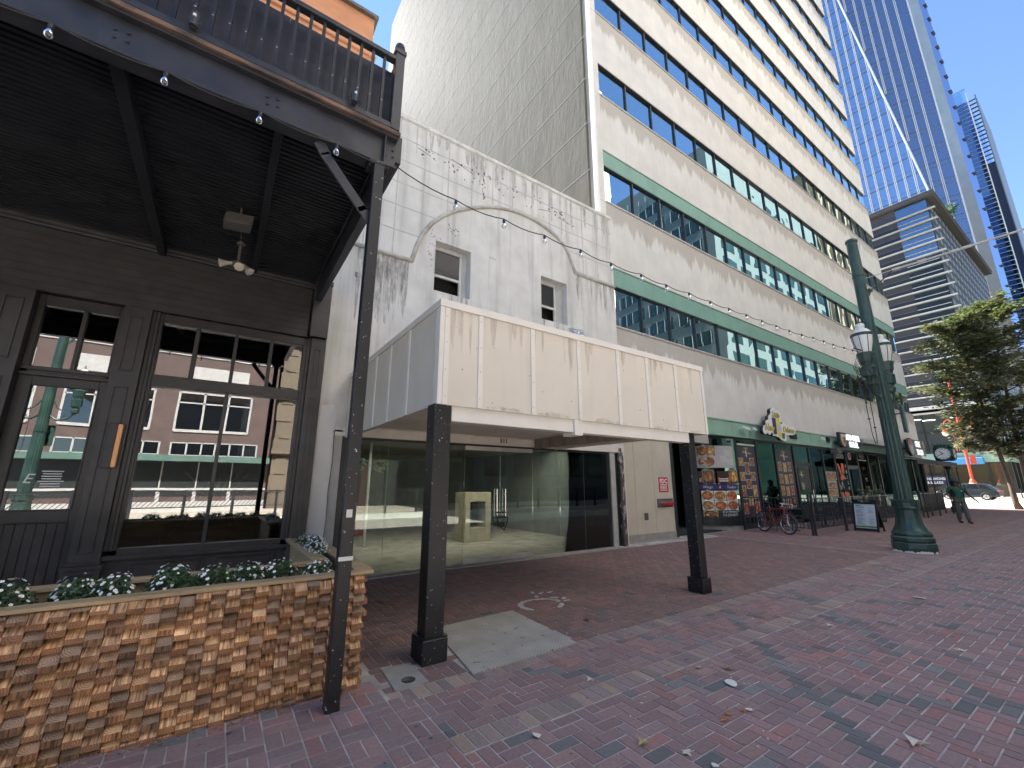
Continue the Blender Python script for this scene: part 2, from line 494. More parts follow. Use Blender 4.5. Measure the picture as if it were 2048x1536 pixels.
def make_wall_brick(name, c1, c2, mortar, s=1.0):
    m, n, l, b = newmat(name)
    t = n.new('ShaderNodeTexCoord')
    sep = n.new('ShaderNodeSeparateXYZ'); l.new(t.outputs['Object'], sep.inputs[0])
    cb = n.new('ShaderNodeCombineXYZ')
    l.new(mathn(n, l, 'ADD', sep.outputs[0], sep.outputs[1]), cb.inputs[0]); l.new(sep.outputs[2], cb.inputs[1])
    br = n.new('ShaderNodeTexBrick')
    br.inputs['Color1'].default_value = (*c1, 1); br.inputs['Color2'].default_value = (*c2, 1); br.inputs['Mortar'].default_value = (*mortar, 1)
    br.inputs['Scale'].default_value = s; br.inputs['Brick Width'].default_value = .22; br.inputs['Row Height'].default_value = .075
    br.inputs['Mortar Size'].default_value = .008
    l.new(cb.outputs[0], br.inputs['Vector'])
    f = noise(n, l, coords(n, l), 1.5, 5)
    c = mix(n, l, .5, br.outputs['Color'], ramp(n, l, f, .3, .7, tuple(x * .8 for x in c1), tuple(min(1, x * 1.15) for x in c2)))
    l.new(c, b.inputs['Base Color'])
    setin(b, Roughness=.85)
    return m
M['orange_brick'] = make_wall_brick('orange_brick', (.60, .25, .12), (.66, .30, .15), (.55, .33, .2))
M['brown_brick'] = make_wall_brick('brown_brick', (.092, .060, .053), (.115, .078, .069), (.11, .09, .08))
M['orange_trim'] = pbr('orange_trim', (.60, .30, .16), .8, 0, .15, 3)

def make_wood(name, end):
    """charred plank faces: long grain streaks (v runs along the grain) or end grain rings around the uv origin"""
    m, n, l, b = newmat(name)
    t = n.new('ShaderNodeTexCoord')
    a = n.new('ShaderNodeAttribute'); a.attribute_name = 'Col'
    if end:
        w = n.new('ShaderNodeTexWave'); w.wave_type = 'RINGS'; w.rings_direction = 'Z'
        w.inputs['Scale'].default_value = 24; w.inputs['Distortion'].default_value = 1.6; w.inputs['Detail'].default_value = 3; w.inputs['Detail Scale'].default_value = 1.5
        l.new(t.outputs['UV'], w.inputs['Vector'])
        h = w.outputs['Fac']
        g = ramp(n, l, h, .1, .6, (.62, .56, .52), (1.08, 1.04, 1.0))
    else:
        mp = n.new('ShaderNodeMapping'); mp.inputs['Scale'].default_value = (1, .07, 1)
        l.new(t.outputs['UV'], mp.inputs['Vector'])
        h = noise(n, l, mp.outputs[0], 62, 4, .62, .6)
        g = ramp(n, l, h, .38, .66, (1.5, 1.42, 1.25), (.24, .18, .15))
    c = mix(n, l, 1.0, a.outputs['Color'], g, 'MULTIPLY')
    f = noise(n, l, coords(n, l), 9, 5)
    c = mix(n, l, 1.0, c, ramp(n, l, f, .3, .7, (.62, .58, .56), (1.15, 1.12, 1.1)), 'MULTIPLY')
    l.new(c, b.inputs['Base Color'])
    setin(b, Roughness=.7)
    bumpn(n, l, b, h, .25, .002)
    return m
M['wood_long'] = make_wood('wood_long', False)
M['wood_end'] = make_wood('wood_end', True)
# ------------------------------------------------------------------ ground, pavement, street
mb = MB(); mb.face([(-300, -300, -.06), (400, -300, -.06), (400, 300, -.06), (-300, 300, -.06)])
structure(mb.build('ground', M['asphalt']))
mb = MB(); mb.face([(-8, -3.4, -.005), (52, -3.4, -.005), (52, 8.6, -.005), (-8, 8.6, -.005)])
structure(mb.build('pavement_bed', M['mortar']))
mb = MB(); mb.box(44.5, 74, -40, 60, -.05, -.012)
structure(mb.build('cross_street', M['pale_paving']))
mb = MB(); mb.box(74.2, 140, -6, 10.1, -.05, .10)
structure(mb.build('far_pavement', M['pale_paving']))
mb = MB(); mb.box(-40, 44, -9.5, -3.42, -.05, -.02)
structure(mb.build('rail_street', M['pale_paving']))
mb = MB(); mb.box(-40, 44, -4.9, -4.55, -.02, .22)
structure(mb.build('street_kerb', M['white_strip']))
mb = MB(); mb.box(-40, 44, -14, -9.5, -.05, .12)
structure(mb.build('opposite_pavement', M['pale_paving']))

W = .1016
REDS = [(.330, .195, .172), (.305, .185, .172), (.285, .180, .168), (.345, .200, .170), (.295, .195, .180), (.275, .190, .180), (.315, .190, .175), (.30, .182, .165), (.37, .18, .15)]
CHAR = [(.190, .180, .170), (.165, .158, .152), (.215, .205, .195)]
TANS = [(.34, .24, .195), (.31, .225, .19), (.29, .21, .18), (.31, .22, .19), (.28, .205, .18), (.40, .275, .19)]

def paver(mb, x0, x1, y0, y1, col, far):
    g = .0048; e = .003
    z = rnd(-.0015, .0015)
    a0, a1, b0, b1 = x0 + g, x1 - g, y0 + g, y1 - g
    if a1 - a0 < .02 or b1 - b0 < .02: return
    k = rnd(1.0, 1.28)
    gm = (col[0] + col[1] + col[2]) / 3 * .22
    col = ((col[0] * .78 + gm) * k, (col[1] * .78 + gm) * k, (col[2] * .78 + gm * 1.06) * k)
    if far:
        mb.face([(a0, b0, z), (a1, b0, z), (a1, b1, z), (a0, b1, z)], col)
        return
    n = len(mb.v)
    mb.v.extend([(a0 + e, b0 + e, z), (a1 - e, b0 + e, z), (a1 - e, b1 - e, z), (a0 + e, b1 - e, z), (a0, b0, z - .005), (a1, b0, z - .005), (a1, b1, z - .005), (a0, b1, z - .005)])
    for f in ((0, 1, 2, 3), (4, 5, 1, 0), (5, 6, 2, 1), (6, 7, 3, 2), (7, 4, 0, 3)):
        mb.f.append(tuple(n + i for i in f)); mb.mi.append(0); mb.c.append(col); mb.uv.append(None)

def herring(mb, X0, X1, Y0, Y1, dim=1.0, char=True, holes=()):
    for j in range(int(math.floor(Y0 / W)) - 2, int(math.ceil(Y1 / W)) + 2):
        for i in range(int(math.floor(X0 / W)) - 2, int(math.ceil(X1 / W)) + 2):
            r = (i - j) % 4
            if r == 0: x0, x1, y0, y1 = i * W, (i + 2) * W, j * W, (j + 1) * W
            elif r == 3: x0, x1, y0, y1 = i * W, (i + 1) * W, j * W, (j + 2) * W
            else: continue
            x0, x1, y0, y1 = max(x0, X0), min(x1, X1), max(y0, Y0), min(y1, Y1)
            if x1 - x0 < .03 or y1 - y0 < .03: continue
            cx, cy = (x0 + x1) / 2, (y0 + y1) / 2
            if any(h[0] < cx < h[1] and h[2] < cy < h[3] for h in holes): continue
            c = random.choice(REDS)
            if char and cx < 30:
                p, q = (cx + cy - .02) % 1.45, (cx - cy - .30) % 1.9
                if (p < .15 or (q < .12 and cx > 2.2)) and random.random() < .95: c = random.choice(CHAR)
            if random.random() < .012: c = random.choice(CHAR)
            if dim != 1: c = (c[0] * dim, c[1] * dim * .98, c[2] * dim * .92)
            paver(mb, x0, x1, y0, y1, c, cx > 16)

def soldier(mb, X0, X1, Y0, Y1, along='x'):
    t = X0 if along == 'x' else Y0
    end = X1 if along == 'x' else Y1
    while t < end:
        c = random.choice(TANS)
        if along == 'x': paver(mb, t, min(t + W, X1), Y0, Y1, c, t > 16)
        else: paver(mb, X0, X1, t, min(t + W, Y1), c, X0 > 16)
        t += W

PL = (2.05, 3.32, 3.58, 4.87); UT = (1.38, 1.67, 3.65, 4.12)
mb = MB()
herring(mb, 1.45, 13.2, .1, 2.65)
herring(mb, 1.45, 13.2, 2.853, 3.45)
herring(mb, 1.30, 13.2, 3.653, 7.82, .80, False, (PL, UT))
soldier(mb, 1.45, 46, 2.65, 2.853)
soldier(mb, 1.30, 46, 3.45, 3.653)
soldier(mb, 13.2, 13.4, .1, 2.65, 'y'); soldier(mb, 13.2, 13.4, 3.653, 7.9, 'y')
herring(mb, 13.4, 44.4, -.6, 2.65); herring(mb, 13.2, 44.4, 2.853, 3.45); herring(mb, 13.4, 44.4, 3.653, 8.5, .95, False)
# basket weave strip beside the planter
j = 0
y = .1
while y < 3.95:
    x = -3.6; i = 0
    while x < 1.45:
        if y >= 3.45 and x > 1.2: break
        c = random.choice(REDS[1:]); c2 = random.choice(REDS[1:])
        if random.random() < .08: c = random.choice(CHAR)
        if (i + j) % 2: paver(mb, x, min(x + 2 * W, 1.45), y, y + W, c, False); paver(mb, x, min(x + 2 * W, 1.45), y + W, y + 2 * W, c2, False)
        else: paver(mb, x, x + W, y, y + 2 * W, c, False); paver(mb, x + W, min(x + 2 * W, 1.45), y, y + 2 * W, c2, False)
        x += 2 * W; i += 1
    y += 2 * W; j += 1
structure(mb.build('pavement', M['brick_paver']))
# worn painted wheelchair symbol on the bricks: a broken ring of chalky dabs
mb = MB()
def dab(cx, cy, a, ln, wd):
    ux = Vector((math.cos(a), math.sin(a), 0)); uy = Vector((-math.sin(a), math.cos(a), 0))
    pts = []
    for k in range(9):
        t = 2 * PI * k / 9
        pts.append(Vector((cx, cy, .0042)) + ux * ln * math.cos(t) * rnd(.8, 1.1) + uy * wd * math.sin(t) * rnd(.75, 1.15))
    mb.face(pts)
for k in range(13):
    t = math.radians(-60 + k * 22)
    if k in (2,): continue
    dab(3.86 + .30 * math.cos(t), 4.95 + .25 * math.sin(t), t + PI / 2, .075, .042)
for (x, y, a) in ((4.16, 5.02, .5), (4.28, 4.90, .2), (4.24, 5.12, -.3), (4.33, 5.02, .6), (4.14, 5.52, 1.2), (4.22, 5.42, .3), (4.38, 5.40, .1), (4.05, 5.30, 1.0)):
    dab(x, y, a, .07, .035)
structure(mb.build('pavement_marking', M['road_white']))

# gum spots and oily dabs trodden into the bricks
mb = MB()
for k in range(330):
    x = rnd(-1.5, 20) if k % 3 else rnd(1, 8); y = rnd(.4, 7.6); r = rnd(.006, .020)
    mb.face([(x + r * math.cos(2 * PI * q / 8) * rnd(.7, 1.2), y + r * math.sin(2 * PI * q / 8) * rnd(.7, 1.2), .0035) for q in range(8)])
structure(mb.build('pavement_stains', pbr('gum', (.075, .07, .07), .8, 0, .4, 30)))
# steel plate, valve box
mb = MB(); mb.prism([(2.23, 4.84), (2.03, 3.57), (3.27, 3.61), (3.36, 4.92)], (0, 0, -.004), (1, 0, 0), (0, 1, 0), (0, 0, 1), .016)
o = mb.build('tread_plate', M['plate_steel'], None, bevel=.004)
tag(o, 'square grey steel tread plate set into the brick pavement', 'steel plate')
t = thing('valve_box', 'small square concrete valve box with round black lid in the paving', 'valve box', (1.53, 3.88, 0))
mb = MB(); mb.prism([(1.41, 4.12), (1.375, 3.65), (1.665, 3.66), (1.67, 4.10)], (0, 0, -.01), (1, 0, 0), (0, 1, 0), (0, 0, 1), .018); mb.build('surround', M['concrete'], t, bevel=.005)
mb = MB(); mb.lathe([(.058, .006), (.06, .011), (.05, .014), (.02, .013)], 1.53, 3.775, 20); mb.build('lid', M['black_steel'], t)

# litter: leaves one can point to, each its own thing
def leaf_shape(mb, lobes, size, col, curl):
    pts = []
    n = lobes * 2
    for k in range(n):
        a = 2 * PI * k / n
        r = size * (1 if k % 2 == 0 else .38) * rnd(.75, 1.15)
        pts.append(Vector((r * math.cos(a), r * math.sin(a), .006 + curl * abs(math.cos(a)) * size)))
    c = Vector((0, 0, .005))
    low = [p - Vector((0, 0, .003)) for p in pts]
    for k in range(n):
        mb.face([c, pts[k], pts[(k + 1) % n]], col); mb.face([c - Vector((0, 0, .003)), low[(k + 1) % n], low[k]], col)
        mb.face([pts[k], low[k], low[(k + 1) % n], pts[(k + 1) % n]], col)
    mb.tube([(0, 0, .006), (-size * 1.3, size * .2, .01)], .002, 4, col=col)
BUFF, PALE, ORNG, BRWN = (.52, .40, .22), (.72, .68, .55), (.55, .22, .07), (.2, .12, .06)
LEAVES = [
 (2.433, 2.095, .055, BUFF, 'curled buff oak leaf beside the charcoal zigzag bricks near the bottom edge'),
 (2.572, 1.885, .05, PALE, 'pale yellow star shaped leaf nearest the bottom edge of the picture'),
 (2.79, 2.93, .036, PALE, 'small pale star shaped leaf just behind the tan brick band'),
 (3.942, 2.396, .045, BRWN, 'crumpled dark brown leaf behind the large white paper scrap'),
 (3.764, 2.567, .04, BUFF, 'slim buff leaf lying between the two tan brick bands'),
 (3.352, 1.947, .026, ORNG, 'small orange leaf scrap beside the small white paper bit'),
 (3.216, 1.983, .032, ORNG, 'narrow orange leaf in the loose cluster of orange leaves'),
 (3.114, 1.958, .036, ORNG, 'broad rust orange leaf nearest the viewer in the orange cluster'),
 (3.872, 4.09, .06, BRWN, 'dark curled leaf with pale centre near the steel plate corner'),
 (6.083, 2.375, .05, PALE, 'white bleached leaf on the charcoal bricks, farther right'),
 (6.269, 1.346, .05, PALE, 'bleached forked leaf near the right edge of the picture'),
 (3.861, 1.133, .075, PALE, 'large white bleached leaf at the lower right of the paving'),
 (1.98, 4.62, .05, BUFF, 'dry tan leaf beside the base of the front canopy post'),
]
for (x, y, s, c, lab) in LEAVES:
    mb = MB(); leaf_shape(mb, random.choice((3, 4, 5)), s, c, rnd(.15, .45))
    o = mb.build('fallen_leaf', M['dry_leaf']); o.location = (x, y, .001); o.rotation_euler = (0, 0, rnd(0, 6))
    tag(o, lab, 'leaf', 'fallen leaves on the brick pavement')
def scrap(x, y, s, lab):
    mb = MB()
    pts = [(s * math.cos(2 * PI * k / 9) * rnd(.6, 1.2), s * .8 * math.sin(2 * PI * k / 9) * rnd(.6, 1.2)) for k in range(9)]
    mb.prism(pts, (0, 0, .004), (1, 0, .06), (0, 1, .12), (0, 0, 1), .004)
    o = mb.build('paper_scrap', M['paper']); o.location = (x, y, .006); o.rotation_euler = (0, 0, rnd(0, 6))
    tag(o, lab, 'litter', 'paper scraps on the brick pavement')
scrap(3.70, 2.22, .06, 'large torn white paper scrap on the open brick paving')
scrap(1.93, 2.54, .034, 'folded white paper scrap just below the tan brick band')
scrap(3.40, 1.93, .03, 'tiny white paper bit beside the orange leaves')
scrap(8.572, 2.144, .09, 'white paper scrap far out on the right paving')
scrap(2.60, 1.72, .028, 'pale cigarette end sized scrap near the bottom edge')
# dry twigs and crumbs swept along the foot of the planter: uncountable
mb = MB()
for k in range(240):
    x = rnd(-2.0, 1.15); y = 3.86 - abs(random.gauss(0, .05)) - (.0 if x < .3 else .0)
    a = rnd(0, PI); s = rnd(.008, .03)
    mb.bar((x, y, .004), (x + s * math.cos(a), y + s * math.sin(a), .006), .004, .003, col=random.choice((BUFF, BRWN, ORNG)))
for k in range(420):
    x = rnd(1.3, 12); y = rnd(.6, 7.5)
    a = rnd(0, PI); s = rnd(.006, .022)
    mb.bar((x, y, .004), (x + s * math.cos(a), y + s * math.sin(a), .006), rnd(.004, .010), .003, col=random.choice((BUFF, BRWN, PALE, PALE)))
o = mb.build('leaf_crumbs', M['dry_leaf']); tag(o, 'dry leaf crumbs and specks scattered over the brick paving', 'litter', kind='stuff')
# ------------------------------------------------------------------ black shopfront building
YS = 7.90
BK = M['black_paint']
blk = thing('black_shopfront', 'black painted timber shopfront building under the dark balcony', 'building', (-2, YS, 0))
mb = MB()      # solid behind: upper wall, side wall, floor, ceiling
mb.box(-9, 1.29, 8.25, 20, 5.25, 9.6)
mb.box(-9, -8.8, 8.25, 20, 0, 5.25); mb.box(1.19, 1.29, 8.25, 20, 0, 5.25)
mb.box(-8.8, 1.19, 13.8, 14, 0, 5.25); mb.box(-8.8, 1.19, 8.25, 13.8, 4.2, 5.25); mb.box(-8.8, 1.19, 8.0, 13.8, -.02, .22)
mb.build('wall', M['dark_room'], blk)
mb = MB()      # boarded frieze with fine plank gaps
z = 4.13
for k in range(8):
    h = (5.03 - 4.13) / 8
    mb.box(-9, .98, YS, 8.25, z + .003, z + h); z += h
mb.box(-9, .98, YS + .006, 8.25, 4.13, 5.03)
mb.build('frieze', BK, blk, bevel=.003)
mb = MB()
mb.prism([(0, 5.04), (-.05, 5.04), (-.055, 5.07), (-.085, 5.085), (-.09, 5.12), (-.13, 5.14), (-.14, 5.19), (-.14, 5.21), (0, 5.21)], (-9, YS, 0), (0, 1, 0), (0, 0, 1), (1, 0, 0), 10.0)
mb.build('cornice_moulding', BK, blk)
mb = MB(); mb.box(1.0, 1.29, YS - .12, 8.25, 4.13, 5.14); mb.box(.985, 1.3, YS - .14, 8.25, 5.14, 5.22)
mb.build('corner_block', BK, blk, bevel=.006)

def panel_frame(mb, x0, x1, z0, z1, y, w=.018, d=.014):
    """raised picture-frame bead round a sunk panel"""
    mb.box(x0, x1, y - d, y, z1 - w, z1); mb.box(x0, x1, y - d, y, z0, z0 + w)
    mb.box(x0, x0 + w, y - d, y, z0 + w, z1 - w); mb.box(x1 - w, x1, y - d, y, z0 + w, z1 - w)

def pilaster(x0, x1, yf, beads):
    mb = MB(); mb.box(x0, x1, yf, 8.2, .56, 4.12)
    for (a, b, c, d) in beads: panel_frame(mb, a, b, c, d, yf)
    mb.box(x0 - .03, x1 + .03, yf - .045, 8.2, .0, .52); mb.box(x0 - .045, x1 + .045, yf - .06, 8.2, .52, .575)
    mb.box(x0 - .01, x1 + .01, yf - .02, 8.2, .575, .61)
    panel_frame(mb, x0 + .02, x1 - .02, .12, .47, yf - .045)
    return mb.build('pilaster', BK, blk, bevel=.004)
pilaster(-1.44, -1.13, YS - .05, [(-1.365, -1.215, 3.15, 3.98), (-1.375, -1.215, .72, 2.92)])
pilaster(-2.66, -2.33, YS - .05, [(-2.59, -2.41, 3.15, 3.98), (-2.59, -2.41, .72, 2.92)])
pilaster(1.05, 1.29, YS - .05, [(1.115, 1.215, 3.20, 3.92), (1.115, 1.215, .76, 3.06)])
# shop window
win = MB()
Y1 = YS + .14
for (a, b, c, d) in ((-1.13, -1.00, .72, 4.12), (.95, 1.05, .72, 4.12), (-1.0, .95, 3.0, 3.17), (-1.0, .95, 3.98, 4.12), (-1.0, .95, .64, .74),
                     (-.585, -.53, 3.17, 3.98), (-.07, -.02, 3.17, 3.98), (.435, .485, 3.17, 3.98), (-.085, -.035, .74, 3.0)):
    win.box(a, b, Y1 - .09, Y1 + .05, c, d)
for (a, b, c, d) in ((-1.13, -1.08, .72, 4.12), (-1.08, -1.04, .72, 4.12), (1.0, 1.05, .72, 4.12)):
    win.box(a, b, Y1 - .13, Y1 - .05, c, d)
wf = win.build('shop_window', BK, blk, bevel=.006)
def pane(x0, x1, z0, z1, par, y=Y1, m='glass_black'):
    mb = MB(); mb.box(x0, x1, y, y + .008, z0, z1); return mb.build('pane', M[m], par)
for (a, b) in ((-1.0, -.585), (-.53, -.07), (-.02, .435), (.485, .95)): pane(a, b, 3.17, 3.98, wf)
pane(-1.0, -.085, .74, 3.0, wf); pane(-.035, .95, .74, 3.0, wf)
mb = MB()      # stall riser with two raised panels
mb.box(-1.13, 1.05, YS + .05, 8.2, 0, .64)
for (a, b) in ((-.86, -.02), (.10, .88)):
    panel_frame(mb, a, b, .22, .56, YS + .05, .03, .025); mb.box(a + .07, b - .07, YS + .03, YS + .05, .29, .49)
mb.box(-1.13, 1.05, YS + .0, YS + .1, .60, .66)
mb.build('stall_riser', BK, blk, bevel=.006)
# door
dr = MB()
Y2 = YS + .12
for (a, b, c, d) in ((-2.33, -2.20, .2, 3.0), (-1.55, -1.44, .2, 3.0), (-2.20, -1.55, 2.87, 3.0), (-2.20, -1.55, 1.10, 1.27), (-2.2, -1.55, .2, .34)):
    dr.box(a, b, Y2, Y2 + .06, c, d)
x = -2.20
while x < -1.56:
    dr.box(x + .004, min(x + .092, -1.55), Y2 + .02, Y2 + .05, .34, 1.10); x += .093
dr.box(-2.2, -1.55, Y2 + .03, Y2 + .055, .34, 1.1)
panel_frame(dr, -2.215, -1.535, 1.25, 2.885, Y2, .02, .012); panel_frame(dr, -2.21, -1.54, .3, 1.12, Y2, .018, .012)
door = dr.build('door', BK, blk, bevel=.004)
pane(-2.20, -1.55, 1.27, 2.87, door, Y2 + .03)
mb = MB()
mb.text('E', (-2.02, Y2 + .026, 1.60), (1, 0, 0), (0, 0, 1), .17, d=.002, shear=.3)
for k in range(7):
    zz = 1.745 - k * .032; wdt = rnd(.16, .25)
    mb.box(-1.86 - wdt / 2 + .06, -1.86 + wdt / 2 + .06, Y2 + .024, Y2 + .027, zz, zz + .012)
mb.build('window_decal', M['sign_white'], door)
mb = MB()
for (a, b, c, d) in ((-2.33, -2.26, 3.02, 4.12), (-1.50, -1.44, 3.02, 4.12), (-2.26, -1.5, 3.97, 4.12), (-2.33, -1.44, 3.0, 3.10), (-1.875, -1.825, 3.1, 3.97)):
    mb.box(a, b, Y2 - .02, Y2 + .08, c, d)
mb.box(-2.33, -1.44, Y2 - .06, Y2 - .0, 2.985, 3.03); mb.box(-2.33, -1.44, Y2 - .05, Y2, 3.06, 3.11)
tr = mb.build('transom_window', BK, blk, bevel=.005)
pane(-2.26, -1.875, 3.10, 3.97, tr, Y2 + .03); pane(-1.825, -1.5, 3.10, 3.97, tr, Y2 + .03)
mb = MB()      # next bay to the left, mostly out of frame
mb.box(-9, -2.66, Y2, 8.2, 0, 2.9); mb.box(-9, -2.66, Y2, Y2 + .1, 3.95, 4.12); mb.box(-2.8, -2.66, Y2, Y2 + .1, 2.9, 3.95)
bay = mb.build('side_bay', BK, blk); pane(-6, -2.8, 2.9, 3.95, bay, Y2 + .03)
# wall sconce on the pilaster
t = thing('wall_sconce', 'black box wall sconce with glowing copper strip on the shopfront pilaster', 'wall light', (-1.25, YS - .1, 1.8))
mb = MB(); mb.box(-1.315, -1.225, YS - .13, YS - .05, 1.80, 2.40); mb.box(-1.335, -1.155, YS - .07, YS - .05, 1.80, 2.40); mb.build('housing', M['black_steel'], t, bevel=.004)
mb = MB(); mb.box(-1.225, -1.175, YS - .115, YS - .07, 1.81, 2.39); mb.build('diffuser', M['copper_glow'], t, bevel=.008)
# objects just inside the shop window
t = thing('glazed_planter', 'dimpled blue glazed pot with arching palm behind the black shop window', 'plant pot', (.02, 8.62, .22))
mb = MB(); mb.lathe([(.17, .22), (.21, .5), (.235, .85), (.24, 1.0), (.26, 1.03), (.25, 1.05), (.2, 1.02)], .02, 8.62, 24); mb.build('pot', M['blue_pot'], t, smooth=True)
mb = MB()
for k in range(34):
    a = rnd(0, 2 * PI); ln = rnd(.6, 1.15); up = rnd(.5, 1.1)
    pts = []
    for q in range(7):
        u = q / 6
        pts.append(Vector((.02 + math.cos(a) * ln * u * .75, 8.62 + math.sin(a) * ln * u * .45, 1.0 + up * u * 1.25 - .75 * u * u * ln)))
    col = (rnd(.10, .2), rnd(.2, .32), rnd(.08, .13))
    for q in range(6):
        d = Vector((-math.sin(a), math.cos(a), 0)) * .05 * (1 - q / 7)
        dz = Vector((0, 0, -.05))
        mb.face([pts[q], pts[q + 1], pts[q + 1] + d + dz, pts[q] + d + dz], col); mb.face([pts[q], pts[q] - d + dz, pts[q + 1] - d + dz, pts[q + 1]], col)
mb.build('fronds', M['leaf'], t)
t = thing('clay_planter', 'square terracotta pot standing in the right corner of the black shop window', 'plant pot', (.80, 8.5, .22))
mb = MB()
mb.prism([(-.12, -.12), (.12, -.12), (.12, .12), (-.12, .12)], (.80, 8.5, .22), (1, 0, 0), (0, 1, 0), (0, 0, 1), .5)
mb.box(.65, .95, 8.35, 8.65, .72, .98); mb.build('pot', M['terracotta'], t, bevel=.01)
mb = MB(); mb.box(-1.0, -.6, 8.3, 8.9, .22, 1.0); tag(mb.build('host_counter', pbr('counter_wood', (.30, .13, .05), .5, 0, .25, 3)), 'brown wooden counter just inside the left of the shop window', 'counter')

# orange brick storeys above
orb = thing('orange_brick_building', 'bright orange brick upper storeys rising behind the black balcony', 'building', (-4, 8.6, 9.77))
mb = MB(); mb.box(-12, 1.72, 8.6, 18, 9.77, 12.78); mb.build('wall', M['orange_brick'], orb)
mb = MB()
for (z0, z1, p) in ((11.28, 11.36, .05), (11.36, 11.50, .10), (11.50, 11.56, .16), (11.66, 11.72, .05), (12.08, 12.13, .03)):
    mb.box(-12, 1.72 + p * .6, 8.6 - p, 8.62, z0, z1)
mb.build('string_course', M['orange_trim'], orb, bevel=.01)
mb = MB(); mb.box(-12, 1.80, 8.50, 18, 12.78, 12.86); mb.build('coping', M['gunmetal'], orb)

# ------------------------------------------------------------------ balcony
YB = 3.60
bal = thing('balcony', 'black steel and timber balcony roofing the pavement before the shopfront', 'balcony', (1.0, YB, 0))
BS = M['black_steel']
mb = MB()      # I-beam along the kerb side
mb.box(-6, 1.06, YB, YB + .16, 4.64, 4.665); mb.box(-6, 1.06, YB + .06, YB + .10, 4.665, 4.985); mb.box(-6, 1.06, YB, YB + .16, 4.985, 5.01)
mb.box(.93, .945, YB + .005, YB + .16, 4.665, 4.985)
for cx in (-1.02, -.03, 1.0):
    for (dx, dz) in ((-.045, .04), (.03, .055), (-.04, -.03), (.035, -.02)):
        mb.lathe([(.013, -.012), (.013, 0), (.008, .006)], 0, 0, 6) if False else mb.disc((cx + dx, YB + .06, 4.83 + dz), .014, (0, -1, 0), (1, 0, 0), 6, .012)
mb.build('front_beam', BS, bal, bevel=.004)
mb = MB(); mb.box(-6, 1.07, YB - .03, YB + .2, 5.012, 5.05); mb.box(-6, 1.07, YB - .01, YB + .2, 5.05, 5.075)
mb.build('edge_timber', M['rust_timber'], bal, bevel=.004)
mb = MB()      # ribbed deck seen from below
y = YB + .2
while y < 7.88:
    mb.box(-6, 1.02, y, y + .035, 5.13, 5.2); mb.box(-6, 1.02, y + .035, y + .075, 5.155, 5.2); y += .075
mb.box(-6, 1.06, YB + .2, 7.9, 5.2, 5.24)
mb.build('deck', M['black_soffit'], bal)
mb = MB()
mb.box(1.03, 1.13, YB + .1, 7.9, 4.80, 5.12)
mb.build('side_beam', BS, bal, bevel=.005)
for x in (-1.16, -3.3, .05):
    mb = MB(); mb.box(x - .05, x + .05, YB + .2, 7.85, 5.0, 5.13) if x != .05 else mb.box(x - .04, x + .04, YB + .2, 7.85, 5.07, 5.13)
    mb.build('joist', M['black_soffit'], bal, bevel=.005)
mb = MB(); mb.box(.845, .945, YB - .01, YB + .09, 0, 4.64); mb.box(.80, .99, YB - .005, YB + .15, 4.60, 4.64)
post = mb.build('support_post', M['black_chipped'], bal, bevel=.006)
mb = MB(); mb.box(.84, .95, YB - .0145, YB - .0105, 1.02, 1.05); mb.box(.87, .915, YB - .0145, YB - .011, 1.34, 1.40); mb.box(.885, .90, YB - .016, YB - .0142, 1.36, 1.385)
mb.build('sticker_remains', M['paper'], post)
mb = MB(); mb.bar((.36, YB + .06, 4.63), (.43, YB + .06, 4.52), .10, .03, (0, 1, 0)); mb.bar((.41, YB + .06, 4.54), (.80, YB + .06, 4.09), .09, .03, (0, 1, 0)); mb.bar((.77, YB + .06, 4.13), (.87, YB + .06, 4.0), .09, .03, (0, 1, 0))
mb.build('knee_brace', BS, bal, bevel=.004)
mb = MB(); mb.box(-6, 1.0, YB - .015, YB + .085, 5.075, 5.135); mb.build('bottom_rail', BS, bal, bevel=.004)
mb = MB(); mb.box(-6, .98, YB - .015, YB + .065, 5.935, 5.985); mb.build('top_rail', BS, bal, bevel=.004)
bm0 = MB(); bm0.box(.862 - .014, .862 + .014, YB + .01, YB + .038, 5.135, 5.935); b0 = bm0.build('baluster', M['black_chipped'], bal)
k = 1
while .862 - k * .1165 > -3.0:
    c = b0.copy(); COL.objects.link(c); c.parent = bal; c.location = (-k * .1165, 0, 0); k += 1
mb = MB(); mb.box(.965, 1.06, YB - .02, YB + .075, 5.075, 6.03); mb.box(.953, 1.072, YB - .032, YB + .087, 6.03, 6.08)
mb.lathe([(.02, 6.08), (.045, 6.10), (.055, 6.135), (.045, 6.175), (.018, 6.195)], 1.013, YB + .027, 14)
mb.build('newel_post', BS, bal, bevel=.004)
mb = MB()
x = -6
while x < 1.0:
    mb.box(x, min(x + 1.2, 1.0) - .002, YB + .16, YB + .18, 5.08, 5.93 + rnd(-.01, .01)); x += 1.2
mb.box(-6, 1.0, YB + .18, YB + .19, 5.09, 5.90); mb.build('plywood_screen', M['black_ply'], bal)
mb = MB(); mb.tube([(1.0, YB + .03, 5.96), (1.0, 7.9, 5.96)], .02, 6); mb.tube([(1.0, YB + .03, 5.1), (1.0, 7.9, 5.1)], .02, 6)
mb.build('side_rail', BS, bal)

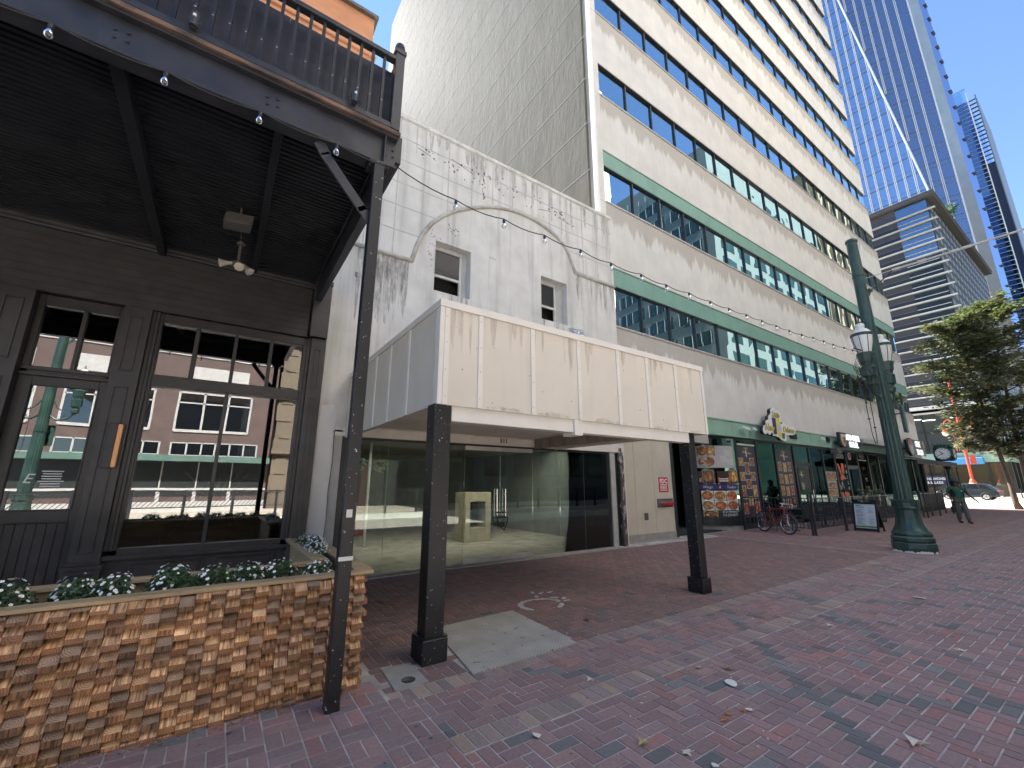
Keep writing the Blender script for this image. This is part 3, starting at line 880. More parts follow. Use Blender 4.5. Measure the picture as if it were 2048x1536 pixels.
# things hanging from the balcony
t = thing('loudspeaker', 'grey wedge shaped loudspeaker hung under the black balcony', 'loudspeaker', (-.20, 6.15, 5.05))
mb = MB()
mb.prism([(-.09, 0), (.09, 0), (.12, -.17), (-.12, -.17)], (-.36, 6.05, 5.0), (0, 1, 0), (.1, .1, 1), (1, 0, .12), .30)
mb.build('cabinet', M['speaker'], t, bevel=.015, seg=2)
mb = MB(); mb.bar((-.21, 6.05, 5.14), (-.21, 6.05, 4.98), .05, .02); mb.build('bracket', M['speaker'], t)
t = thing('flood_light', 'cluster of three small cream flood lamps hanging below the loudspeaker', 'flood light', (-.15, 6.7, 5.12))
mb = MB(); mb.tube([(-.20, 6.55, 5.14), (-.17, 6.7, 4.98)], .006, 6); mb.lathe([(.055, 4.965), (.06, 4.98), (.05, 5.0), (.03, 5.02)], -.17, 6.75, 12); mb.tube([(-.17, 6.75, 4.97), (-.17, 6.75, 4.70)], .018, 8)
mb.lathe([(.03, 4.62), (.07, 4.64), (.075, 4.68), (.03, 4.71)], -.17, 6.75, 12)
mb.build('stem', M['speaker'], t)
for (dx, dy, dz) in ((-1, -.1, -.35), (.1, -.7, -.75), (.75, -.3, -.8)):
    d = Vector((dx, dy, dz)).normalized(); p = Vector((-.17, 6.75, 4.66)) + Vector((dx, dy, 0)).normalized() * .07
    mb = MB(); mb.tube([p, p + d * .06, p + d * .07, p + d * .15, p + d * .155], [.022, .03, .035, .062, .05], 12)
    mb.build('lamp_head', M['cream_lamp'], t, smooth=True, sharp=.8)
for (x, z, lab) in ((-.63, 5.13, 'black clamp spotlight on the balcony rail, farther left'), (.60, 5.15, 'black clamp spotlight on the balcony rail near its corner post')):
    t = thing('spot_light', lab, 'spotlight', (x, YB - .06, z), 'spotlights clamped to the balcony rail')
    mb = MB(); mb.tube([(x, YB - .05, z - .02), (x, YB - .055, z + .06), (x, YB - .06, z + .10)], [.03, .034, .028], 12); mb.tube([(x - .045, YB - .05, z + .03), (x + .045, YB - .05, z + .03)], .008, 6); mb.box(x - .02, x + .02, YB - .05, YB, z - .03, z - .005)
    mb.build('housing', BS, t)
    mb = MB(); mb.tube([(x, YB - .085, z + .045), (x, YB - .083, z + .065)], .012, 8); mb.build('label_plate', M['sign_white'], t)

# ------------------------------------------------------------------ festoon lights
def bulb_parts(par, x, y, z):
    mb = MB(); mb.lathe([(.012, z - .005), (.017, z - .012), (.017, z - .045), (.012, z - .05)], x, y, 8)
    s = mb.build('lamp_socket', M['cord_black'], par)
    mb = MB(); mb.lathe([(.013, z - .05), (.016, z - .062), (.027, z - .085), (.027, z - .10), (.016, z - .118), (.004, z - .124)], x, y, 10)
    mb.build('bulb', M['clear_bulb'], s, smooth=True)
fs = thing('festoon_lights', 'string of clear bulbs pinned under the edge of the black balcony', 'string lights', (0, YB - .02, 4.6))
mb = MB()
xs = [-1.95, -1.335, -.725, -.108, .50, 1.02]
pts = []
for a, b in zip(xs[:-1], xs[1:]):
    for q in range(6):
        u = q / 6; pts.append((a + (b - a) * u, YB - .012, 4.635 - .03 * 4 * u * (1 - u)))
pts.append((xs[-1], YB - .012, 4.635))
mb.tube(pts, .005, 5); mb.build('cord', M['cord_black'], fs)
for x in xs[1:-1]: bulb_parts(fs, x, YB - .012, 4.635)
SX = [(1.02, 4.635), (1.698, 4.527), (2.306, 4.537), (2.896, 4.547), (3.491, 4.554), (4.056, 4.543), (4.683, 4.564), (5.263, 4.563), (5.857, 4.592), (6.452, 4.598), (7.026, 4.614), (7.626, 4.643), (8.198, 4.656), (8.771, 4.681), (9.344, 4.697), (9.931, 4.732), (10.519, 4.783), (11.086, 4.813), (11.631, 4.834), (12.319, 4.888), (12.886, 4.928), (13.55, 5.0)]
fs2 = thing('festoon_lights', 'string of clear bulbs spanning from the balcony corner to the green lamp post', 'string lights', (6, 3.55, 4.55))
pts = []
for a, b in zip(SX[:-1], SX[1:]):
    for q in range(5):
        u = q / 5; pts.append((a[0] + (b[0] - a[0]) * u, 3.55, a[1] + (b[1] - a[1]) * u - .035 * 4 * u * (1 - u)))
pts.append((SX[-1][0], 3.55, SX[-1][1]))
mb = MB(); mb.tube(pts, .006, 5); mb.build('cord', M['cord_black'], fs2)
for (x, z) in SX[1:-1]: bulb_parts(fs2, x, 3.55, z)

# ------------------------------------------------------------------ planter of cut timber ends
pla = thing('timber_planter', 'long timber planter faced with staggered cut wood blocks', 'planter', (-.5, 4.0, 0))
mb = MB()
B = .0895
YF = 3.955
WARM = [(.40, .25, .135), (.45, .295, .165), (.36, .225, .125), (.50, .34, .20), (.32, .205, .12), (.42, .28, .17), (.38, .26, .17)]
GREY = [(.26, .19, .13), (.29, .205, .14), (.23, .17, .12), (.32, .21, .12)]
def uvr(off, du, dv, end):
    if end:
        cx, cy = rnd(-.02, .03), rnd(-.015, .02)
        return [(cx - du / 2, cy - dv / 2), (cx + du / 2, cy - dv / 2), (cx + du / 2, cy + dv / 2), (cx - du / 2, cy + dv / 2)]
    a, b = rnd(0, 9), rnd(0, 9)
    return [(a, b), (a + du, b), (a + du, b + dv), (a, b + dv)]
def block(o, ux, un, h, d, w=B):
    """wedge-cut block: upper face slopes back, short upright nose below"""
    o, ux, un = Vector(o), Vector(ux), Vector(un); uz = Vector((0, 0, 1))
    e = .0015
    end = random.random() < .42
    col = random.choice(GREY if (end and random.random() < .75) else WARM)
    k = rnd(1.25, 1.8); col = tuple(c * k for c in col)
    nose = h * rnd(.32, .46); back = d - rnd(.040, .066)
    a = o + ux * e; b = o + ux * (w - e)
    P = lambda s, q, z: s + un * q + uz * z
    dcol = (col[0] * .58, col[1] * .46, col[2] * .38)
    up = 1 if end else 0
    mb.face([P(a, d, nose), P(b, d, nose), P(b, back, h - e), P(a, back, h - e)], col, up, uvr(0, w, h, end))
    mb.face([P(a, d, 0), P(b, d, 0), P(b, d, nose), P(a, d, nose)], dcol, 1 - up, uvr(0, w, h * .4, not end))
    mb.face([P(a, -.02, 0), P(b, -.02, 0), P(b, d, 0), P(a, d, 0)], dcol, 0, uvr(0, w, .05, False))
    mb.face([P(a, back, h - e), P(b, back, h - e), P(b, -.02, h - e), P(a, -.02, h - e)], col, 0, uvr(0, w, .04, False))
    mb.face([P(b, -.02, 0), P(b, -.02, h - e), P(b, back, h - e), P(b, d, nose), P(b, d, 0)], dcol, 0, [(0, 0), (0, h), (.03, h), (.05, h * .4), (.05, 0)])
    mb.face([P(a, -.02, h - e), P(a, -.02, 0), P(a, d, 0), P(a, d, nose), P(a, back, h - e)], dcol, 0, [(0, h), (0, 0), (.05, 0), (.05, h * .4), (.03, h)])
ncol = 0
x = 1.145 - B
while x > -4.2:
    z = -.02 - (B / 2 if ncol % 2 else 0) + rnd(-.012, .012)
    while z < .835:
        h = B * rnd(.97, 1.03)
        if z + h > .845: h = .845 - z
        if h > .015:
            zb = max(z, .001)
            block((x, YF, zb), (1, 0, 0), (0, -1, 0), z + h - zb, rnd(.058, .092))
        z += h
    x -= B; ncol += 1
yy = YF
while yy < 6.6:
    z = -.02 - rnd(0, .05)
    while z < .835:
        h = B
        if z + h > .845: h = .845 - z
        zb = max(z, .001)
        if h > .015: block((1.15, yy, zb), (0, 1, 0), (1, 0, 0), z + h - zb, rnd(.03, .05))
        z += h
    yy += B
mb.build('block_facing', [M['wood_long'], M['wood_end']], pla)
mb = MB(); mb.box(-4.3, 1.145, YF + .005, YF + .05, 0, .845); mb.box(1.10, 1.148, YF + .05, 6.6, 0, .845); mb.box(-4.3, .92, 4.62, 4.66, 0, .84); mb.box(.92, .96, 4.62, 6.6, 0, .84)
mb.build('frame', M['cedar_cap'], pla)
mb = MB()
mb.obox((-4.3, YF - .05, .845), (5.52, 0, 0), (0, .13, 0), (0, 0, .026)); mb.obox((1.09, YF + .08, .846), (.15, 0, 0), (0, 2.6, 0), (0, 0, .025))
mb.obox((-4.3, 4.57, .842), (5.15, 0, 0), (0, .13, 0), (0, 0, .03)); mb.obox((.86, 4.70, .842), (.15, 0, 0), (0, 2.0, 0), (0, 0, .032))
mb.build('cap_board', M['cedar_cap'], pla, bevel=.003)
mb = MB(); mb.box(-4.3, 1.10, YF + .05, 4.62, .5, .76); mb.box(.96, 1.10, 4.62, 6.6, .5, .76)
mb.build('soil', M['soil'], pla)
# flowering bedding plants
def flower_mound(rx, ry, rz, nleaf, nblo, seedv):
    random.seed(seedv)
    t = thing('white_flower', 'white flower', 'flower', (0, 0, 0))
    mb = MB(); fb = MB()
    for k in range(nleaf):
        a = rnd(0, 2 * PI); r = math.sqrt(random.random()); h = rnd(.1, 1)
        lump = 1 + .25 * math.sin(3 * a + seedv) + rnd(-.12, .12)
        rr = math.sqrt(max(0, 1 - (h * .9) ** 2)) * (r ** .5) * lump
        p = Vector((rx * rr * math.cos(a), ry * rr * math.sin(a), rz * h * rnd(.8, 1.05) - .03))
        s = rnd(.011, .022)
        d1 = Vector((rnd(-1, 1), rnd(-1, 1), rnd(-.4, .9))).normalized(); d2 = d1.cross(Vector((rnd(-1, 1), rnd(-1, 1), rnd(-1, 1)))).normalized()
        g = rnd(.6, 1.3)
        mb.face([p - d1 * s, p + d2 * s * .5, p + d1 * s, p - d2 * s * .5], (.085 * g, .15 * g, .07 * g))
    for k in range(nblo):
        a = rnd(0, 2 * PI); h = rnd(.25, 1)
        rr = math.sqrt(max(0, 1 - (h * .9) ** 2)) * rnd(.8, 1.12)
        p = Vector((rx * rr * math.cos(a), ry * rr * math.sin(a), rz * h * 1.05 - .01))
        nn = Vector((p.x / rx, p.y / ry, .8 + rnd(-.3, .3))).normalized(); ux = nn.orthogonal().normalized()
        r0 = rnd(.0065, .0108)
        uy = nn.cross(ux)
        for q in range(5):
            t0 = 2 * PI * q / 5
            c = p + (ux * math.cos(t0) + uy * math.sin(t0)) * r0 * .62
            fb.face([c + (ux * math.cos(t0 + w) + uy * math.sin(t0 + w)) * r0 * .62 + nn * (.002 if w % 2 else .004) for w in (0, 1.05, 2.1, 3.15, 4.2, 5.25)])
    mb.build('foliage', M['leaf'], t); fb.build('blossoms', M['petal'], t)
    return t
protos = [flower_mound(.17, .13, .17, 620, 46, 3), flower_mound(.15, .13, .15, 520, 40, 5), flower_mound(.13, .12, .14, 480, 52, 8), flower_mound(.17, .42, .16, 1100, 260, 13)]
FL = [(0, -1.06, 4.22, .76, 'white flowered mound cut by the left edge of the picture'), (1, -.70, 4.30, .76, 'leafy green mound with few white blooms, second from the left edge'),
      (2, -.50, 4.22, .77, 'dense dark green mound with white blooms on its right side'), (0, -.19, 4.25, .76, 'wide mound with bright green heart and white blooms on its left'),
      (1, .07, 4.22, .77, 'round white flowered mound in the middle of the planter'), (2, .31, 4.27, .76, 'low white flowered mound just right of the planter middle'),
      (1, .53, 4.30, .76, 'tall pointed white flowered mound next to the side rail of the planter'), (2, .82, 4.15, .75, 'last small flowered mound of the front row beside the post'),
      (3, 1.03, 5.75, .80, 'densest bank of white flowers in the side arm of the planter')]
used = set()
for (p, x, y, z, lab) in FL:
    rz = rnd(0, 3) if p != 3 else 0
    if p in used: o = dup(protos[p], (x, y, z), rz, lab)
    else:
        o = protos[p]; o.location = (x, y, z); o.rotation_euler = (0, 0, rz); used.add(p)
    o['label'] = lab; o['group'] = 'white bedding flowers in the timber planter'
    o.location.z += .055 if p != 3 else .03
    o.scale = (.8, 1.6, 1.1) if p == 3 else (1.12, 1.05, 1.12)
random.seed(21)
# ------------------------------------------------------------------ white vacant shop
YW = 7.95
wht = thing('white_shop_building', 'white stucco two storey building with arched moulding and glass shopfront', 'building', (5.2, YW, 0))
W1 = (3.345, 4.24, 5.715, 6.925); W2 = (6.34, 7.23, 5.74, 6.95)
XL, XR = 1.31, 9.16
T = .32
mb = MB()
mb.box(XL, XR, YW, YW + T, 2.60, W1[2]); mb.box(XL, XR, YW, YW + T, W2[3], 9.70)
mb.box(XL, W1[0], YW, YW + T, W1[2], W2[3]); mb.box(W1[1], W2[0], YW, YW + T, W1[2], W2[3]); mb.box(W2[1], XR, YW, YW + T, W1[2], W2[3])
mb.box(W1[0], W1[1], YW, YW + T, W1[3], W2[3]); mb.box(W2[0], W2[1], YW, YW + T, W1[2], W2[2])
mb.box(XL, 1.60, YW, YW + T, 0, 2.6); mb.box(1.6, 1.75, YW, YW + T, 2.50, 2.6)
mb.box(9.10, XR, YW, YW + T, 0, 2.6)
mb.build('wall', M['stucco'], wht)
mb = MB(); mb.prism([(1.36, .2), (1.58, .2), (1.56, 2.5), (1.62, 2.75), (1.55, 2.98), (1.34, 2.95), (1.33, 1.6)], (0, YW - .001, 0), (1, 0, 0), (0, 0, 1), (0, -1, 0), .002)
mb.build('paint_patch', pbr('paint_patch', (.72, .71, .68), .8, 0, .05, 4), wht)
mb = MB(); mb.tube([(1.585, YW - .004, .5), (1.60, YW - .004, 1.0), (1.59, YW - .004, 1.5), (1.615, YW - .004, 2.0), (1.605, YW - .004, 2.3), (1.60, YW - .004, 2.52)], [.006, .004, .007, .005, .008, .012], 5); mb.box(1.6, 1.74, YW - .012, YW, 2.50, 2.53)
mb.build('crack', M['residue'], wht)
mb = MB(); mb.box(XL, XR, YW - .03, YW + T, 9.70, 9.80); mb.box(XL, XR, YW - .012, YW, 9.665, 9.70)
mb.build('coping', M['stucco'], wht, bevel=.006)
AR = [(2.81, 6.23), (2.90, 6.62), (3.02, 6.95), (3.23, 7.31), (3.5, 7.61), (3.8, 7.86), (4.14, 8.06), (4.45, 8.22), (4.77, 8.36), (5.08, 8.45), (5.38, 8.51), (5.72, 8.54), (6.06, 8.53), (6.38, 8.48), (6.67, 8.39), (6.92, 8.29), (7.11, 8.16), (7.24, 8.03), (7.34, 7.89), (7.45, 7.64), (7.55, 7.385)]
mb = MB()
mb.tube([(x, YW - .01, z) for x, z in AR], .048, 8)
mb.tube([(XL, YW - .01, 6.235), (2.83, YW - .01, 6.235)], .045, 8); mb.tube([(7.53, YW - .01, 7.385), (XR, YW - .01, 7.385)], .045, 8)
mb.build('arch_moulding', M['moulding'], wht, smooth=True)
def arch(x):
    for a, b in zip(AR[:-1], AR[1:]):
        if a[0] <= x <= b[0]: return a[1] + (b[1] - a[1]) * (x - a[0]) / (b[0] - a[0])
    return 6.235 if x < 2.81 else 7.385
mb = MB()
VJ = [1.78, 2.386, 2.986, 3.589, 4.219, 4.821, 5.43, 6.067, 6.664, 7.276, 7.901, 8.493, 9.05]
for x in VJ: mb.box(x - .011, x + .011, YW - .005, YW, arch(x) + .04, 9.664)
for z in (9.19, 8.615, 8.025, 7.46, 6.86):
    lo = [a for a in AR]
    # left and right crossing of the arch with this course
    xl = next((a[0] + (b[0] - a[0]) * (z - a[1]) / (b[1] - a[1]) for a, b in zip(AR[:11], AR[1:12]) if a[1] <= z <= b[1]), None)
    xr = next((a[0] + (b[0] - a[0]) * (z - a[1]) / (b[1] - a[1]) for a, b in zip(AR[11:-1], AR[12:]) if b[1] <= z <= a[1]), None)
    xs = sorted(VJ + [XL, XR])
    def seg(a, b):
        if b - a > .05: mb.box(a, b, YW - .0045, YW, z - .012, z + .012)
    ed = [XL] + [v for v in VJ] + [XR]
    for a, b in zip(ed[:-1], ed[1:]):
        a2, b2 = a + .012, b - .012
        if xl is None: seg(a2, b2)
        else:
            if a2 < xl: seg(a2, min(b2, xl - .03))
            if xr is not None and b2 > xr: seg(max(a2, xr + .03), b2)
mb.build('block_joints', M['stucco_joint'], wht)
mb = MB()      # glue dots and rust left by a removed sign
random.seed(4)
def blot(x, z, r):
    mb.prism([(r * math.cos(2 * PI * k / 8) * rnd(.5, 1.3), r * math.sin(2 * PI * k / 8) * rnd(.5, 1.3)) for k in range(8)], (x, YW - .001, z), (1, 0, 0), (0, 0, 1), (0, -1, 0), .006)
for k in range(64):
    x = rnd(2.9, 7.6); c = 9.08 - .03 * abs(x - 5)
    blot(x, c + rnd(-.30, .28) * (1 if 4 < x < 6.6 else .5), rnd(.008, .032))
for k in range(16): blot(4.55 + rnd(-.04, .04), 9.25 - k * .05, rnd(.012, .03))
for k in range(22): blot(rnd(3.15, 3.45), rnd(6.2, 7.2), rnd(.004, .016))
for k in range(16): blot(rnd(3.6, 3.9), rnd(7.2, 7.45), rnd(.006, .018))
for k in range(6): blot(4.75 + k * .035, 6.95 + rnd(-.02, .02), .01)
mb.bar((2.8, YW - .003, 9.10), (3.12, YW - .003, 9.03), .012, .004, (0, 1, 0)); mb.bar((3.65, YW - .003, 9.22), (4.25, YW - .003, 9.08), .012, .004, (0, 1, 0)); mb.bar((6.3, YW - .003, 8.93), (6.72, YW - .003, 9.02), .012, .004, (0, 1, 0))
mb.bar((7.05, YW - .003, 8.95), (7.45, YW - .003, 8.88), .01, .004, (0, 1, 0)); mb.bar((7.12, YW - .003, 8.93), (7.12, YW - .003, 8.45), .008, .004, (0, 1, 0))
mb.build('sign_residue', M['residue'], wht)
mb = MB()
def run(x, z, w, ln):
    mb.prism([(-w, 0), (w, 0), (w * .8, -ln * .5), (w * rnd(.1, .5), -ln), (-w * rnd(.1, .5), -ln * rnd(.8, 1)), (-w * .9, -ln * .4)], (x, YW - .002, z), (1, 0, 0), (0, 0, 1), (0, -1, 0), .001)
for k in range(30): run(rnd(1.75, 2.75), 6.19, rnd(.02, .10), rnd(.4, 1.7))
for k in range(34): run(rnd(2.4, 9.1), 9.66, rnd(.02, .09), rnd(.25, 1.0))
for k in range(12): run(rnd(7.6, 9.1), 7.34, rnd(.02, .08), rnd(.3, 1.1))
for w in (W1, W2):
    for k in range(6): run(rnd(w[0], w[1]), w[2] - .005, rnd(.015, .05), rnd(.2, .6))
mb.build('water_stains', M['streak'], wht)
random.seed(22)
mb = MB(); mb.box(1.75, 9.1, 8.27, 8.6, 5.35, 5.5);  mb.box(1.4, 9.12, 8.27, 8.6, 9.3, 9.45); mb.box(1.4, 9.08, 10.7, 16, 5.1, 5.2); mb.box(1.4, 9.08, 16, 16.2, 0, 5.2); mb.box(1.4, 1.7, 8.27, 8.6, 0, 9.3); mb.box(8.95, 9.08, 8.27, 8.6, 0, 9.3); mb.box(1.4, 1.7, 8.6, 16, 0, 5.1); mb.box(8.95, 9.08, 8.6, 16, 0, 5.1); mb.box(1.7, 8.95, 8.27, 8.6, 2.65, 2.8); mb.box(1.7, 8.95, 10.7, 16, 2.65, 2.8)
mb.build('interior_shell', M['empty_room'], wht)
mb = MB(); mb.box(1.7, 8.95, 8.6, 8.7, 2.66, 9.44); mb.box(1.7, 8.95, 10.7, 10.8, 2.82, 5.09); mb.box(1.7, 1.8, 8.7, 10.7, 2.66, 5.09); mb.box(8.85, 8.95, 8.7, 10.7, 2.66, 5.09); mb.build('added_light_well', M['bounce_white'], wht)  # added roof opening with white walls, brightens the shop floor below
mb = MB(); mb.box(1.7, 8.95, 8.54, 8.595, 5.52, 9.28); mb.build('added_dark_sheet', M['dark_room'], wht)  # added dark sheet that keeps the upper window openings black
mb = MB(); mb.box(1.7, 8.95, 7.99, 16, -.02, .03); mb.build('shop_floor', M['floor_concrete'], wht)
for (w, xs) in ((W1, (.0, .13)), (W2, (.0, .23))):
    x0, x1, z0, z1 = w
    xi = x1 - xs[1]
    mb = MB()
    yf = YW + .20
    zm = z0 + (z1 - z0) * .36
    mb.box(x0, x0 + .03, yf, yf + .06, z0, z1); mb.box(xi - .06, xi, yf, yf + .06, z0, z1); mb.box(x0 + .03, xi - .06, yf, yf + .06, z1 - .10, z1)
    mb.box(x0 + .03, xi - .06, yf - .02, yf + .03, zm, zm + .055); mb.box(x0 + .03, xi - .06, yf + .03, yf + .07, zm + .13, zm + .17); mb.box(x0 + .03, xi - .06, yf, yf + .06, z0, z0 + .05)
    wf = mb.build('window', M['sash'], wht, bevel=.004)
    mb = MB(); mb.box(x0 + .03, xi - .06, yf + .03, yf + .036, zm + .055, z1 - .10); mb.build('blind', M['blind'], wf)
    mb = MB(); mb.box(x0 + .03, xi - .06, yf + .012, yf + .018, zm + .055, z1 - .1); mb.build('pane', glassmat('old_pane', (.75, .72, .7), 1.5, extra=.05), wf)
    mb = MB(); mb.box(xi, x1, YW + .19, YW + .30, z0, z1); mb.build('jamb', M['frame_grey'], wf)
mb = MB(); mb.box(1.60, 9.16, YW - .012, YW + .2, 2.43, 2.595); head = mb.build('header_board', M['soffit_white'], wht, bevel=.003)
mb = MB(); mb.text('511', (5.19, YW - .0125, 2.49), (1, 0, 0), (0, 0, 1), .135, d=.012, sx=.85, spacing=1.25, bold=.003); mb.build('house_number', M['cord_black'], head)
# shopfront glazing
mb = MB(); mb.box(1.6, 1.75, YW + .02, YW + .12, 0, 2.5); mb.build('shopfront_jamb', M['frame_grey'], wht, bevel=.004)
mb = MB(); mb.box(8.62, 8.80, YW + .02, YW + .14, 0, 2.43); mb.build('shopfront_jamb', M['frame_grey'], wht, bevel=.004)
mb = MB(); mb.box(8.52, 8.62, YW + .06, YW + .14, .03, 2.42); mb.box(8.80, 8.93, YW + .06, YW + .16, 0, 2.42); mb.box(1.75, 1.85, YW + .05, YW + .12, .03, 2.43); mb.box(1.85, 8.52, YW + .05, YW + .11, 2.38, 2.43)
mb.build('shopfront_frame', M['dark_frame'], wht)
mb = MB(); mb.box(1.6, 9.0, YW - .14, YW + .10, -.02, .022); mb.build('threshold', M['concrete'], wht, bevel=.006)
YG = YW + .06
for (a, b) in ((1.85, 2.62), (2.62, 4.26), (6.05, 6.87), (6.87, 7.67), (7.67, 8.52)):
    mb = MB(); mb.box(a + .003, b - .003, YG, YG + .01, .03, 2.38); mb.build('shopfront_pane', M['glass_store'], wht)
mb = MB()
for x in (2.62, 4.26, 6.87, 7.67): mb.box(x - .002, x + .002, YG + .001, YG + .009, .03, 2.38)
mb.build('silicone_joints', pbr('seal', (.30, .33, .30), .5), wht)
for (a, b, hx) in ((4.265, 5.148, 5.04), (5.156, 6.045, 5.26)):
    mb = MB(); mb.box(a, b, YG, YG + .012, .13, 2.30)
    d = mb.build('glass_door', M['glass_store'], wht)
    mb = MB(); mb.box(a, b, YG - .012, YG + .024, .03, .128); mb.box(a, b, YG - .012, YG + .024, 2.302, 2.39)
    mb.build('rail', M['steel'], d, bevel=.003)
    mb = MB()
    for s in (-.05, .062):
        mb.tube([(hx, YG + s, .90), (hx, YG + s, 1.49)], .014, 10)
        for z in (1.0, 1.38): mb.tube([(hx, YG + s, z), (hx, YG + .006, z)], .007, 6)
    mb.build('handle', M['chrome'], d, smooth=True, sharp=.8)
mb = MB()
lk = [(5.0, YG - .075, .98), (5.02, YG - .09, .90), (5.28, YG - .09, .90), (5.31, YG - .07, .86), (5.26, YG - .09, .74), (5.20, YG - .09, .63), (5.12, YG - .09, .70), (5.04, YG - .09, .80), (5.02, YG - .09, .90)]
mb.tube(lk, .013, 8); mb.tube([(5.0, YG - .07, 1.0), (5.30, YG - .07, 1.0)], .012, 8); mb.box(5.1, 5.2, YG - .11, YG - .06, .70, .80)
tag(mb.build('bike_lock', M['cord_black'], smooth=True, sharp=.8), 'black loop lock chaining the two chrome door handles together', 'lock')
mb = MB(); mb.box(8.935, 9.095, YW - .03, YW + .14, 0, 2.36); mb.box(8.93, 9.03, YW - .035, YW + .1, 2.36, 2.55)
tag(mb.build('weathered_post', M['worn_post'], None, bevel=.008), 'rotten weathered dark timber post at the right end of the glass shopfront', 'post')
mb = MB(); mb.box(1.70, 1.735, YW - .02, YW, 5.55, 5.64); mb.box(1.695, 1.74, YW - .005, YW, 5.545, 5.645); mb.build('wall_plate', M['gunmetal'], wht)
# inside the empty shop
t = thing('display_pedestal', 'pale stone kiosk pedestal with dark arched niche inside the empty shop', 'pedestal', (6.15, 11.0, .03))
mb = MB()
def pd(x0, x1, y0, y1, z0, z1): mb.box(x0, x1, y0, y1, z0, z1)
pd(5.75, 5.93, 10.75, 11.35, .03, 1.36); pd(6.42, 6.60, 10.75, 11.35, .03, 1.36); pd(5.93, 6.42, 10.75, 11.35, .03, .40); pd(5.93, 6.42, 10.75, 11.35, 1.10, 1.36); pd(5.93, 6.42, 11.25, 11.35, .4, 1.1)
mb.build('body', M['stone_box'], t, bevel=.008)
mb = MB(); mb.box(5.96, 6.39, 11.16, 11.24, .42, 1.08); mb.lathe([(.09, .85), (.11, .9), (.10, 1.02), (.03, 1.05)], 6.15, 11.05, 12); mb.build('niche', M['dark_frame'], t)
mb = MB()
random.seed(9)
base = [(.26 * math.cos(a), .2 * math.sin(a)) for a in [2 * PI * k / 14 for k in range(14)]]
rings = []
for (z, s) in ((0, 1.0), (.10, 1.12), (.24, .85), (.36, .42), (.47, .10), (.55, .06)):
    rings.append([Vector((8.02 + p[0] * s * rnd(.85, 1.15) - z * .25, 8.75 + p[1] * s * rnd(.85, 1.15), .03 + z)) for p in base])
for r0, r1 in zip(rings[:-1], rings[1:]):
    for k in range(14): mb.face([r0[k], r0[(k + 1) % 14], r1[(k + 1) % 14], r1[k]])
mb.face(rings[-1])
tag(mb.build('bin_bag', M['trash_bag']), 'knotted black plastic bin bag on the floor behind the shop glass', 'bin bag')
for (x, y, w, lab) in ((2.95, 11.5, .07, 'left one of the two slim grey pipes inside the empty shop'), (3.28, 11.5, .07, 'right one of the two slim grey pipes inside the empty shop')):
    mb = MB(); mb.tube([(x, y, .03), (x, y, 2.65)], w / 2, 10); mb.lathe([(w * .8, .03), (w * .8, .06), (w * .5, .08)], x, y, 10)
    tag(mb.build('pipe_column', M['frame_grey']), lab, 'pipe', 'pipe columns in the empty shop')
mb = MB(); mb.box(8.30, 8.45, 8.35, 8.6, .03, 2.6); mb.box(8.27, 8.48, 8.33, 8.62, .03, .12); tag(mb.build('inner_column', M['frame_grey'], None, bevel=.005), 'pale square column just inside the right end of the shop glass', 'column')
mb = MB(); mb.box(3.2, 4.0, 14, 14.2, .03, 2.2); mb.box(3.15, 4.05, 14.19, 14.3, .03, 2.3); tag(mb.build('red_banner', pbr('dull_red', (.22, .02, .02), .6)), 'tall dull red banner at the back of the empty shop', 'banner')
def basket(x, y, z, lab):  # solid plants stand in for a reflection in the shop glass
    t = thing('mirrored_basket', lab, 'reflection stand-in', (x, y, z), 'stand-ins for mirrored baskets behind the shop glass')
    mb = MB()
    for k in range(170):
        a = rnd(0, 2 * PI); r = rnd(0, .15); p = Vector((x + r * math.cos(a), y + r * math.sin(a), z + rnd(-.17, .08) * (1.2 - r * 3)))
        d1 = Vector((rnd(-1, 1), rnd(-1, 1), rnd(-1, .4))).normalized() * .03; d2 = d1.orthogonal().normalized() * .012
        g = rnd(.7, 1.3); mb.face([p - d1, p + d2, p + d1, p - d2], (.40 * g, .42 * g, .16 * g))
    mb.build('foliage', M['leaf'], t)
    mb = MB(); mb.lathe([(.03, z - .08), (.09, z - .03), (.11, z + .02), (.1, z + .02)], x, y, 12); mb.tube([(x, y, z), (x, y, 2.66)], .004, 4); mb.build('pot', M['cord_black'], t)
basket(2.25, 8.7, 2.02, 'small yellowish hanging plant nearest the shop\'s left end, behind glass')
basket(2.72, 8.75, 2.0, 'wider yellowish stand-in for a mirrored hanging plant beside the first glass joint')

# ------------------------------------------------------------------ canopy
can = thing('entrance_canopy', 'cream boarded box canopy on two black posts before the empty shop', 'canopy', (4.2, 4.0, 0))
CX0, CX1, CY, CZ0, CZ1 = 1.78, 6.68, 3.98, 2.405, 3.56
CP, CT = M['canopy_panel'], M['canopy_trim']
mb = MB(); mb.box(CX0, CX1, CY, CY + .03, CZ0, CZ1); mb.box(CX0, CX0 + .03, CY + .03, YW - .03, CZ0, CZ1); mb.box(CX1 - .03, CX1, CY + .03, YW - .03, CZ0, CZ1)
mb.build('panel_boards', CP, can)
for i, x in enumerate((1.85, 2.275, 3.02, 3.79, 4.555, 5.20, 5.91, CX1 - .022)):
    mb = MB(); mb.box(x - .030, x + .030, CY - .016, CY, CZ0, 3.492); mb.build('batten', CT, can, bevel=.002)
for y in (4.05, 4.90, 5.62, 6.28, 6.9, 7.5):
    mb = MB(); mb.box(CX0 - .016, CX0, y - .03, y + .03, CZ0, 3.492); mb.build('batten', CT, can, bevel=.002)
